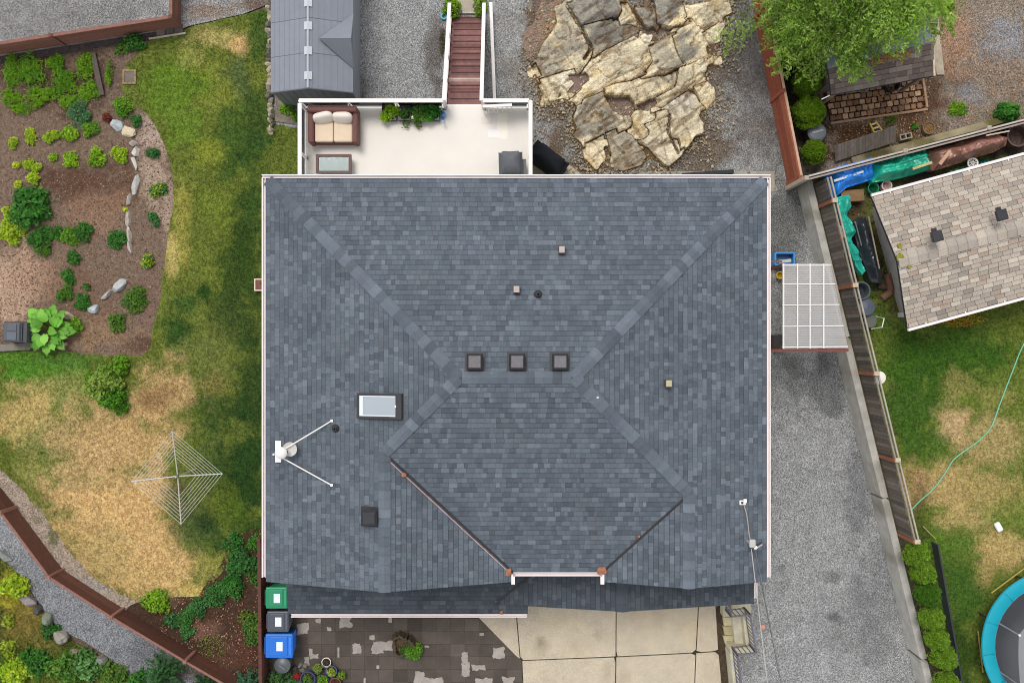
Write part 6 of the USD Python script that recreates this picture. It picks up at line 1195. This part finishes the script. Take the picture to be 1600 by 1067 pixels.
# ------------------------------------------------------------------ tarps and clutter behind the plank fences
def tarp(name, label, pts, z, h, col, seed, cat='tarp', fold=1.0, ztilt=(0, 0), planz=None, dx=0):
    q = rough_edge(plan([(a + dx, b) for a, b in pts], planz or z + h), .04, 3, .05, seed); c0 = np.array(q.centroid.coords[0]); ex = q.exterior
    def zf(x, y):
        d = shapely.distance(ex, shapely.points(x, y)); s = (x - c0[0]) * td[0] + (y - c0[1]) * td[1]; t = (x - c0[0]) * tn[0] + (y - c0[1]) * tn[1]
        a = fb(s * .9, t * 3.2, 1.4, 3, seed); b2 = fb(s * 3, t * 1.0, 1.2, 3, seed + 5)
        e3 = fb(s * 5 + t, t * 5 - s, 1.1, 3, seed + 8)
        rg = (1 - np.abs(2 * a - 1) * 1.8) * .16 + (1 - np.abs(2 * b2 - 1) * 1.9) * .12 + (1 - np.abs(2 * e3 - 1) * 2) * .06
        return z + h * (.35 + .65 * sstep(0, .22, d)) + fold * rg + ztilt[0] * s + ztilt[1] * t
    m = patch(q, .035, zf, skirt=.35, seed=seed); return top(name, m, tarp_look, label, cat, P(*col), smooth=40)
tarp('blue_tarp', 'crumpled bright blue tarp in the corner of the plank fences', [(1290, 266), (1366, 246), (1370, 278), (1345, 286), (1322, 294), (1306, 308), (1296, 306)], LZ, .55, (44, 146, 250), 1, fold=1.3)
tarp('teal_tarp', 'teal tarp over a raised stack between the blue and the brown tarp', [(1366, 252), (1398, 246), (1403, 239), (1452, 232), (1457, 264), (1415, 276), (1366, 284)], LZ, .75, (36, 190, 156), 2)
tarp('brown_tarp', 'wrinkled brown tarp over a long heap by the diagonal fence', [(1453, 234), (1500, 222), (1520, 216), (1560, 207), (1578, 214), (1576, 226), (1558, 236), (1520, 246), (1478, 262), (1458, 266)], LZ, .85, (150, 104, 90), 3, fold=1.4)
tarp('teal_tarp', 'ragged narrow strip of teal tarp behind the grey plank fence', [(1298, 310), (1318, 306), (1320, 322), (1314, 336), (1322, 352), (1328, 362), (1320, 374), (1330, 392), (1336, 408), (1341, 424), (1336, 430), (1326, 414), (1316, 390), (1314, 372), (1306, 350), (1300, 330)], LZ + .3, .45, (48, 192, 168), 4, planz=LZ + .5, dx=7)
tarp('green_tarp', 'dark green tarp lying low under the brown one by the gutter', [(1482, 268), (1540, 248), (1552, 254), (1500, 272)], LZ, .1, (16, 104, 92), 6, fold=.4)
def loose(name, label, a, b, z, w, t, col): return top(name, beam(at(*a, z), at(*b, z), w, t), wood_look, label, 'plank' if 'pipe' not in name else 'pipe', P(*col))
loose('white_board', 'white painted board lying on the blue tarp', (1303, 283), (1349, 268), 1.80, .07, .04, (214, 220, 224)); loose('loose_plank', 'yellowish plank on the teal tarp beside the brown one', (1426, 264), (1456, 254), 2.0, .08, .05, (190, 186, 130)); loose('loose_plank', 'dark thin pole across the teal tarp', (1408, 256), (1454, 242), 2.05, .03, .03, (40, 90, 80)); loose('loose_plank', 'short tan board lying crosswise on the brown tarp', (1468, 257), (1484, 236), 2.15, .10, .05, (196, 160, 132)); loose('loose_plank', 'thin pale batten along the upper edge of the brown tarp', (1541, 212), (1577, 205), 2.15, .04, .04, (200, 186, 170))
bx = thing('wooden_box', 'weathered brown wooden box beside the teal tarp strip', 'box', (*xy(1332, 306, 1.3), LZ), .08); put(bx, 'side', prism(sbox(-.36, -.18, .36, .18).difference(sbox(-.33, -.15, .33, .15)), 0, .42), wood_look, P(140, 104, 72)); put(bx, 'lid', cube(.68, .32, .03, (0, 0, .40)), wood_look, P(138, 110, 76))
def bucket(label, x, y, rp, h, col, inner, z=LZ, nm='bucket', cat='bucket'):
    c = at(x, y, z + h); R = rp * (CAM_H - z - h) / FOC; b = thing(nm, label, cat, (c[0], c[1], z)); put(b, 'wall', lathe([(0, 0), (R * .78, 0), (R * .97, h * .96), (R * 1.03, h), (R * .88, h), (R * .72, .04), (0, .04)], 26), plastic_look, P(*col), smooth=35); put(b, 'contents', lathe([(R * .8, h * .5), (0, h * .55)], 18), soil_look, P(*inner)); return b
bucket('green round bucket below the teal tarp by the gutter', 1365, 294, 8.5, .34, (26, 128, 84), (20, 90, 60)); bucket('pale pink bucket with rubbish next to the green bucket', 1386, 290, 8, .34, (236, 214, 210), (190, 160, 150)); bucket('large brown half barrel planter at the right picture edge', 1591, 212, 17, .6, (98, 74, 66), (110, 92, 84), nm='half_barrel', cat='barrel'); bucket('open grey-black bin behind the grey plank fence', 1346, 454, 14, .75, (84, 92, 98), (70, 76, 80), nm='garden_bin', cat='bin')
gb = bucket('dark blue-grey round bin below the open one behind the plank fence', 1354, 480, 13, .6, (78, 86, 102), (74, 82, 96), nm='garden_bin', cat='bin'); put(gb, 'lid', lathe([(.26, .6), (.25, .64), (0, .67)], 24), plastic_look, P(86, 94, 110))
ch = thing('garden_chair', 'pale metal garden chair seen from above behind the plank fence', 'chair', (*xy(1361, 502, 1.4), LZ), -.3); put(ch, 'seat', prism(Point(0, 0).buffer(.2), .42, .45), plastic_look, P(96, 100, 92)); put(ch, 'backrest', tube([(.12, .2, .45), (.24, .16, .85), (.26, -.12, .85), (.1, -.22, .45)], .018), white_look)
for a, b in ((-.14, -.14), (-.14, .14), (.14, -.14), (.14, .14)): put(ch, 'leg', tube([(a, b, 0), (a * .9, b * .9, .43)], .014, 6), white_look)
wh = thing('spoked_wheel', 'white spoked wheel lying under the brown tarp edge', 'wheel', at(1520, 255, 1.5)); m = trimesh.creation.torus(.15, .028, 24, 10); put(wh, 'rim', m, white_look, smooth=True)
for k in range(10): a = k * np.pi / 5; put(wh, 'spoke', beam((0, 0, 0), (math.cos(a) * .14, math.sin(a) * .14, 0), .02, .014), white_look)
put(wh, 'tyre', trimesh.creation.torus(.15, .022, 24, 8).apply_translation((0, 0, -.05)), rubber_look, P(40, 40, 42))
# black tarp frame, logs
bt = thing('black_tarp', 'black plastic sheet on a leaning frame against the small grey house', 'tarp'); q = plan([(1338, 345), (1356, 335), (1382, 420), (1384, 442), (1366, 440), (1344, 384)], 1.7); ex = q.exterior
put(bt, 'sheet', patch(q, .06, lambda x, y: 1.45 + .35 * sstep(0, .3, shapely.distance(ex, shapely.points(x, y))) + .18 * (fb(x, y, 3, 3, 2) - .5), skirt=.6), tarp_look, P(40, 44, 50), smooth=35); put(bt, 'batten', beam(at(1357, 338, 1.95), at(1374, 420, 1.95), .03, .04), wood_look, P(178, 160, 148)); put(bt, 'batten', beam(at(1336, 346, 1.6), at(1346, 384, 1.6), .03, .03), wood_look, P(120, 116, 112))
for i, (a, b, rr_, lb) in enumerate([((1386, 428), (1392, 455), .12, 'long reddish log lying by the wall of the small grey house'), ((1391, 456), (1378, 466), .11, 'short log with a pale cut end by the longer log'), ((1372, 446), (1384, 448), .10, 'dark log half hidden under the black sheet')]):
    p, q = at(*a, LZ + .14), at(*b, LZ + .14); top('firewood_log', tube([p, p * .7 + q * .3 + [.01, 0, .01], p * .3 + q * .7, q], [rr_, rr_ * .96, rr_, rr_ * .97], 12), wood_look, lb, 'log', P(*[(134, 96, 80), (150, 112, 90), (96, 76, 68)][i]))
for i, (x, y, cl_) in enumerate([(1304, 347, (150, 130, 110)), (1312, 362, (196, 166, 150))]): top('scrap_board', beam(at(x, y - 9, 1.5), at(x + 4, y + 10, 1.4), .14, .04), wood_look, ['tan scrap board tucked in the upper teal strip', 'pinkish scrap board lower in the teal strip'][i], 'board', P(*cl_))
r = np.random.RandomState(61); zz = plan([(1284, 300), (1370, 296), (1395, 480), (1350, 500)], LZ); b = zz.bounds; pts = np.column_stack([r.uniform(b[0], b[2], 900), r.uniform(b[1], b[3], 900)]); pts = pts[shapely.contains_xy(zz, pts[:, 0], pts[:, 1])]
m, cd = crumbs(pts, lambda x, y: np.full(len(x), LZ + .03), .015, .06, [(96, 80, 58), (150, 136, 104), (70, 60, 44)], r); top('yard_debris', m, soil_look, 'bits of bark and rubbish on the ground behind the plank fence', 'debris', cd, kind='stuff')

# ------------------------------------------------------------------ small grey house on the right
nh = thing('grey_outbuilding', 'small outbuilding with a weathered light grey shingle roof at the right edge', 'outbuilding'); NE, NR = 2.8, 3.4
A_ = np.array(xy(1362, 308, NE)); D_ = np.array(xy(1418, 513, NE)); hw = A_ - D_; hdep = np.linalg.norm(hw); hw /= hdep; hu = np.array([hw[1], -hw[0]]); hu = hu if hu[0] > 0 else -hu; M_ = (A_ + D_) / 2; HL = 9.0; hs = (NR - NE) / (hdep / 2)
NPAL = [(174, 163, 150), (182, 171, 157), (162, 151, 139), (192, 181, 167), (172, 154, 140), (150, 141, 132)]
for e, sg in ((D_, 1), (A_, -1)):
    c4_ = [(*e, NE), (*(e + hu * HL), NE), (*(M_ + hu * HL), NR), (*M_, NR)]; quad_slab(*(c4_ if sg > 0 else c4_[::-1]), .12, 'roof_slope', nh, deck_look, None)
tabs3 = []
for e, sg in ((D_, 1), (A_, -1)): tabs3 += lay_courses((*e, NE), hu, hw * sg, hs, Polygon([e, e + hu * HL, M_ + hu * HL, M_]).buffer(-.001), .135, .295, .315, NPAL, [.26, .2, .18, .14, .12, .1], np.random.RandomState(8), (.010, .026), gap=.013, gapb=.012)
tabs3 = [(t[0] + 1e-3 * (6 - np.dot(t[1][0][:2] - M_, hu)), *t[1:]) for t in tabs3]
emit_shingles(nh, tabs3, 300, shingle_look)
ridge_caps((*(M_ + hu * .02), NR), (*(M_ + hu * HL), NR), hs, hs, .22, .30, nh, [(172, 162, 150), (166, 156, 146)], 'ridge_cap')
for x, y in ((1465, 369), (1566, 336)):
    c = at(x, y, 3.9); ang = math.atan2(hu[1], hu[0]); vv = put(nh, 'roof_vent', softbox(.30, .32, .16, .03).apply_transform(trimesh.transformations.rotation_matrix(ang, (0, 0, 1))).apply_translation((c[0], c[1], 3.86)), dark_metal)
    put(vv, 'flange', cube(.16, .4, .02).apply_transform(trimesh.transformations.rotation_matrix(ang, (0, 0, 1))).apply_translation((c[0] + hw[0] * .05, c[1] + hw[1] * .05, 3.77)), dark_metal)
for e, out in ((A_, hw), (D_, -hw)):
    put(nh, 'gutter', beam((*(e + out * .05), NE + .0), (*(e + out * .05 + hu * HL), NE), .08, .09), gutter_look)
    for k in range(7): p = e + out * .03 + hu * (.55 + k * 1.22); put(nh, 'gutter_hanger', beam((*p, NE + .05), (*(p - out * .07), NE + .06), .03, .015), white_look)
wl_ = Polygon([A_ - hw * .3 + hu * .62, D_ + hw * .3 + hu * .62, D_ + hw * .3 + hu * HL, A_ - hw * .3 + hu * HL]); put(nh, 'wall', prism(wl_, LZ - .02, NE - .02), concrete_look, P(190, 184, 176)); put(nh, 'corner_trim', cube(.14, .14, 1.85, (*(D_ + hw * .3 + hu * .62), LZ + .95)), white_look)
for k, (t, w) in enumerate(((.52, .12), (.60, .07), (.44, .05))): c = D_ + hw * hdep * t + hu * (.10 + .1 * k); put(nh, 'moss', patch(rough_edge(Point(*c).buffer(w), .04, 8, .02, k), .04, flat(NE + hs * min(hdep * t, hdep * (1 - t)) + .06), skirt=.05), soil_look, P(150, 146, 60))
plant('orange_flowers', 'yellow and orange flower border under the lower gutter of the outbuilding', 'flower bed', 1500, 500, 56, .5, [(206, 190, 40), (190, 120, 50), (150, 160, 40), (210, 150, 70)], .06, 900, z=LZ, ryp=13, lump=.6)
# lawn things
hose = smoothline([at(x, y, LZ + .06) for x, y in [(1610, 520), (1596, 545), (1580, 585), (1562, 632), (1548, 668), (1530, 688), (1508, 704), (1490, 718), (1476, 740), (1456, 766), (1440, 780), (1424, 796)]], 70)
top('garden_hose', tube(hose, .019, 7), plastic_look, 'pale green garden hose winding across the neighbouring lawn', 'hose', P(112, 196, 160))
top('white_dish', lathe([(0, .0), (.16, .02), (.2, .06), (.1, .10), (0, .11)], 22, at(1373, 590, 1.9)), plastic_look, 'white round dish fixed to the plank fence beside the lawn', 'dish', P(236, 232, 222), smooth=40)
top('white_float', softbox(.20, .32, .12, .055).apply_transform(trimesh.transformations.rotation_matrix(.5, (0, 0, 1))).apply_translation(at(1560, 823, LZ + .08)), plastic_look, 'small white oblong thing lying on the neighbouring lawn', 'lawn toy', P(240, 240, 240), smooth=40)
HED = [(124, 164, 34), (92, 132, 26), (154, 192, 66)]
for i, (x, y, rx, ry, lb) in enumerate([(1432, 866, 22, 22, 'topmost hedge shrub by the end of the plank fence'), (1443, 895, 21, 20, 'hedge shrub second from the plank fence end'), (1450, 928, 22, 22, 'hedge shrub third from the plank fence end, darkest green'), (1456, 966, 22, 20, 'hedge shrub fourth from the plank fence end'), (1464, 998, 21, 20, 'hedge shrub fifth from the plank fence end'), (1476, 1028, 24, 20, 'rounded hedge shrub next to last at the bottom edge'), (1480, 1068, 22, 20, 'hedge shrub cut by the bottom edge')]): cedar('hedge_shrub', lb, x, y, rx, 1.3, HED if i != 2 else [(80, 130, 30), (60, 104, 26), (104, 150, 40)], LZ, ryp=ry)
for a, b, lb in (((1460, 848), (1502, 1085), 'long black plastic edging board between hedge and lawn'),): top('black_edging', beam((*xy(*a, LZ + .2), LZ + .2), (*xy(*b, LZ + .2), LZ + .2), .05, .55), plastic_look, lb, 'edging', P(44, 46, 54))
loose('thin_stick', 'thin yellowish stick on the lawn above the black edging', (1442, 822), (1462, 842), LZ + .1, .03, .03, (168, 150, 90)); loose('thin_stick', 'thin straw-coloured cane on the lawn beside the trampoline', (1549, 926), (1600, 888), LZ + .35, .03, .03, (190, 170, 90)); loose('thin_stick', 'straw-coloured cane upright against the left of the trampoline ring', (1528, 985), (1536, 1050), LZ + .3, .03, .03, (180, 164, 96))
# trampoline
c = at(1652, 1008, LZ + .85); tp = thing('trampoline', 'round trampoline with a turquoise rim pad and black net at the lower right corner', 'trampoline', (c[0], c[1], LZ)); TR = 2.36
m = lathe([(TR - .42, .86), (TR - .40, .90), (TR - .2, .925), (TR - .02, .90), (TR, .86), (TR - .02, .80), (TR - .2, .78), (TR - .42, .86)], 72); put(tp, 'rim_pad', m, plastic_look, P(16, 164, 186), smooth=30)
for k in range(14):
    a = k * 2 * np.pi / 14 + .12; put(tp, 'pad_seam', beam((math.cos(a) * (TR - .40), math.sin(a) * (TR - .40), .925), (math.cos(a) * (TR - .03), math.sin(a) * (TR - .03), .915), .012, .012), plastic_look, P(10, 120, 140))
put(tp, 'mat', lathe([(TR - .40, .865), (0, .84)], 64), look('mat_look', (152, 154, 160), .7, .06, 2.0), smooth=True)
for k in range(8):
    a = k * np.pi / 4 + .42; b2 = a + np.pi / 4; rr_ = TR - .40; p, q = np.array([math.cos(a) * rr_, math.sin(a) * rr_]), np.array([math.cos(b2) * rr_, math.sin(b2) * rr_])
    put(tp, 'net_pole', tube([(*p, .0), (*p, 2.1)], .025, 8), look('pole_grey%d' % k, (150, 152, 156), .4)); put(tp, 'leg', tube([(*(p * 1.1), 0), (*(p * 1.12), .85)], .03, 8), dark_metal)
    ta_ = np.linspace(a, b2, 7); rn = TR - .41; cs_ = np.stack([np.cos(ta_) * rn, np.sin(ta_) * rn], 1); tn_ = np.linspace(0, 1, 7)[:, None]; up_ = p + (q - p) * tn_; put(tp, 'net_panel', (np.vstack([np.column_stack([cs_, np.full(7, .9)]), np.column_stack([up_, 2.08 - .06 * np.sin(np.linspace(0, np.pi, 7))])]), np.vstack([[(i, i + 1, i + 8), (i, i + 8, i + 7)] for i in range(6)])), net_look); put(tp, 'pole_cap', lathe([(0, 0), (.035, 0), (.03, .05), (0, .06)], 10, (*p, 2.1)), white_look)

# ------------------------------------------------------------------ lean-to with a clear corrugated roof
lt = thing('lean_to', 'lean-to with a clear corrugated plastic roof on white battens beside the house', 'lean-to'); LT = 2.2
def ltp(x, y, z=LT): return np.array(xy(x, y, z))
cL, cR, cBR, cBL = ltp(1222, 412), ltp(1298, 412), ltp(1325, 544), ltp(1222, 545); n = 300; t = np.linspace(0, 1, n); zz = LT + .012 * np.sin(t * np.pi * 2 * 37)
V = np.vstack([np.column_stack([cL + (cBL - cL) * t[:, None], zz]), np.column_stack([cR + (cBR - cR) * t[:, None], zz])]); F = np.vstack([[(i, i + 1, n + i + 1), (i, n + i + 1, n + i)] for i in range(n - 1)])
put(lt, 'corrugated_sheet', (V, F), poly_look, smooth=True)
for fx in (0.02, .235, .43, .64): p, q = cL + (ltp(1325, 412) - cL) * fx * .98, cBL + (cBR - cBL) * fx * .98; put(lt, 'batten', beam((*p, LT + .025), (*q, LT + .025), .034, .02), white_look)
for fy in (.02, .24, .485, .735, .98): put(lt, 'rafter', beam((*(cL + (cBL - cL) * fy), LT + .022), (*(cR + (cBR - cR) * fy), LT + .022), .03, .02), white_look)
put(lt, 'edge_beam', beam((*cR, LT - .07), (*cBR, LT - .07), .05, .07), wood_look, P(140, 112, 96)); put(lt, 'front_beam', beam((*ltp(1199, 548), LT - .12), (*ltp(1327, 547), LT - .12), .09, .12), wood_look, P(128, 78, 72)); put(lt, 'front_beam', beam((*ltp(1203, 408), LT - .2), (*ltp(1224, 408), LT - .2), .06, .1), wood_look, P(120, 100, 80))
for p in (cL + [.05, -.05], cBL + [.05, .05], cBR + [-.2, .05]): put(lt, 'post', cube(.09, .09, LT - .18, (*p, (LT - .18) / 2)), wood_look, P(110, 72, 62))
tb_ = thing('blue_tub', 'blue plastic tub with a pale board in it beside the lean-to', 'tub', (*xy(1225, 405, .3), 0)); put(tb_, 'wall', prism(sbox(-.33, -.22, .33, .22).buffer(-.06).buffer(.06).difference(sbox(-.28, -.17, .28, .17)), 0, .4), plastic_look, P(58, 140, 204)); put(tb_, 'floor', cube(.58, .36, .02, (0, 0, .03)), plastic_look, P(40, 110, 170))
top('pale_board', beam(at(1217, 409, .44), at(1236, 407, .42), .10, .03), wood_look, 'pale board lying in the blue tub', 'board', P(206, 196, 180)); bucket('yellow bucket half under the lean-to edge', 1219, 430, 5.5, .3, (224, 190, 20), (190, 150, 20), z=0)
top('dark_crate', softbox(.34, .5, .4, .03, at(1215, 535, .2)), plastic_look, 'dark crate standing in the shade by the lean-to post', 'crate', P(46, 42, 40))
top('green_weeds', (lambda t_: (t_[0] + at(1329, 500, 0) + [0, 0, LZ], t_[1]))(dome_leaves(.25, .3, 300, .08, GRN + OLV, np.random.RandomState(5), .5)[:2]), leaf_look, 'green weeds in the gap between lean-to and plank fence', 'weeds', P(80, 130, 40))

# ================================================================== antenna, service mast and wires on the roof
an = thing('roof_antenna', 'white dish antenna on a braced mast at the left roof edge', 'antenna'); zr = lambda x, y: float(zroof['w'](x, y))
b0 = at(433, 706, 5.8); bz = zr(b0[0], b0[1]); put(an, 'base_plate', cube(.16, .58, .03, (b0[0], b0[1], bz + .06)), white_look); put(an, 'mast', tube([(b0[0] + .04, b0[1], bz), (b0[0] + .04, b0[1], bz + .75)], .025, 10), white_look)
for x, y in ((519, 657), (519, 757)): p = at(x, y, 6.1); p[2] = zr(p[0], p[1]) + .05; put(an, 'brace', tube([p, (b0[0] + .06, b0[1] - .02, bz + .55)], .017, 7), white_look); put(an, 'brace_foot', cube(.07, .07, .02, (p[0], p[1], p[2] - .01)), white_look)
p = at(448, 704, 6.5); put(an, 'dish', lathe([(0, 0), (.12, .01), (.18, .05), (.19, .07), (.12, .04), (0, .03)], 26, (p[0], p[1], bz + .45)), look('dish_grey', (206, 202, 196), .5, .1), smooth=40); p = at(436, 709, 6.6); put(an, 'dome_cap', lathe([(0, 0), (.15, 0), (.16, .03), (.13, .09), (.06, .13), (0, .14)], 26, (p[0], p[1], bz + .72)), white_look, smooth=40); put(an, 'clip', cube(.05, .06, .05, (p[0] + .14, p[1] + .02, bz + .70)), dark_metal)
ms = thing('service_mast', 'electric service mast with clamps near the right roof edge', 'mast'); ze_ = lambda x, y: float(zroof['e'](x, y)); q = at(1173, 849, 6.1); put(ms, 'mast', tube([(q[0], q[1], 5.4), (q[0], q[1], 6.3)], .03, 10), alu); put(ms, 'weather_head', softbox(.17, .22, .12, .04, (q[0] - .01, q[1] + .05, 6.32)), alu)
put(ms, 'clamp', beam((q[0] + .02, q[1] - .06, 6.28), (q[0] + .26, q[1] + .06, 6.22), .035, .03), dark_metal); put(ms, 'clamp', beam((q[0] + .05, q[1] - .12, 6.25), (q[0] + .28, q[1] + .0, 6.2), .03, .03), alu); put(ms, 'insulator', lathe([(0, 0), (.045, 0), (.05, .05), (0, .07)], 12, (q[0] + .07, q[1] - .05, 6.3)), white_look)
k_ = at(1162, 786, 5.9); k_[2] = ze_(k_[0], k_[1]); bk = thing('cable_bracket', 'small white cable bracket on the right roof slope', 'bracket', k_); put(bk, 'plate', cube(.17, .12, .03, (0, 0, .04)), white_look); put(bk, 'arm', cube(.08, .10, .05, (.06, .05, .07)), white_look); put(bk, 'eye', cube(.05, .05, .05, (-.02, 0, .07)), dark_metal)
top('service_cable', tube(smoothline([k_ + [.02, -.05, .08], at(1167, 806, 5.95), at(1170, 830, 6.0), (q[0] - .02, q[1], 6.3)], 16), .013, 6), look('cable_tan', (176, 160, 150), .6), 'short tan cable from the bracket to the service mast', 'cable')
for i, (x0, x1, col, w) in enumerate([(1174, 1202, (196, 190, 184), .010), (1179, 1224, (84, 84, 86), .010), (1180, 1226, (120, 118, 116), .007)]):
    a = at(x0, 857, 6.25); b = at(x1, 1080, 6.25); d = (b - a); pts = [a + d * t_ + [0, 0, -.10 * math.sin(min(t_ / 2.4, 1) * np.pi)] for t_ in np.linspace(0, 2.4, 22)]; top('overhead_wire', tube(pts, w, 5), look('wire_look%d' % i, col, .6), ['pale overhead wire running from the service mast to the lower edge', 'thick dark overhead wire running from the service mast', 'thin grey overhead wire twisted beside the dark one'][i], 'wire')
top('orange_marker', lathe([(0, 0), (.09, 0), (.07, .03), (0, .04)], 14, at(1192, 979, .03)), plastic_look, 'faded orange marker lying on the gravel driveway by the steps', 'marker', P(212, 150, 128))
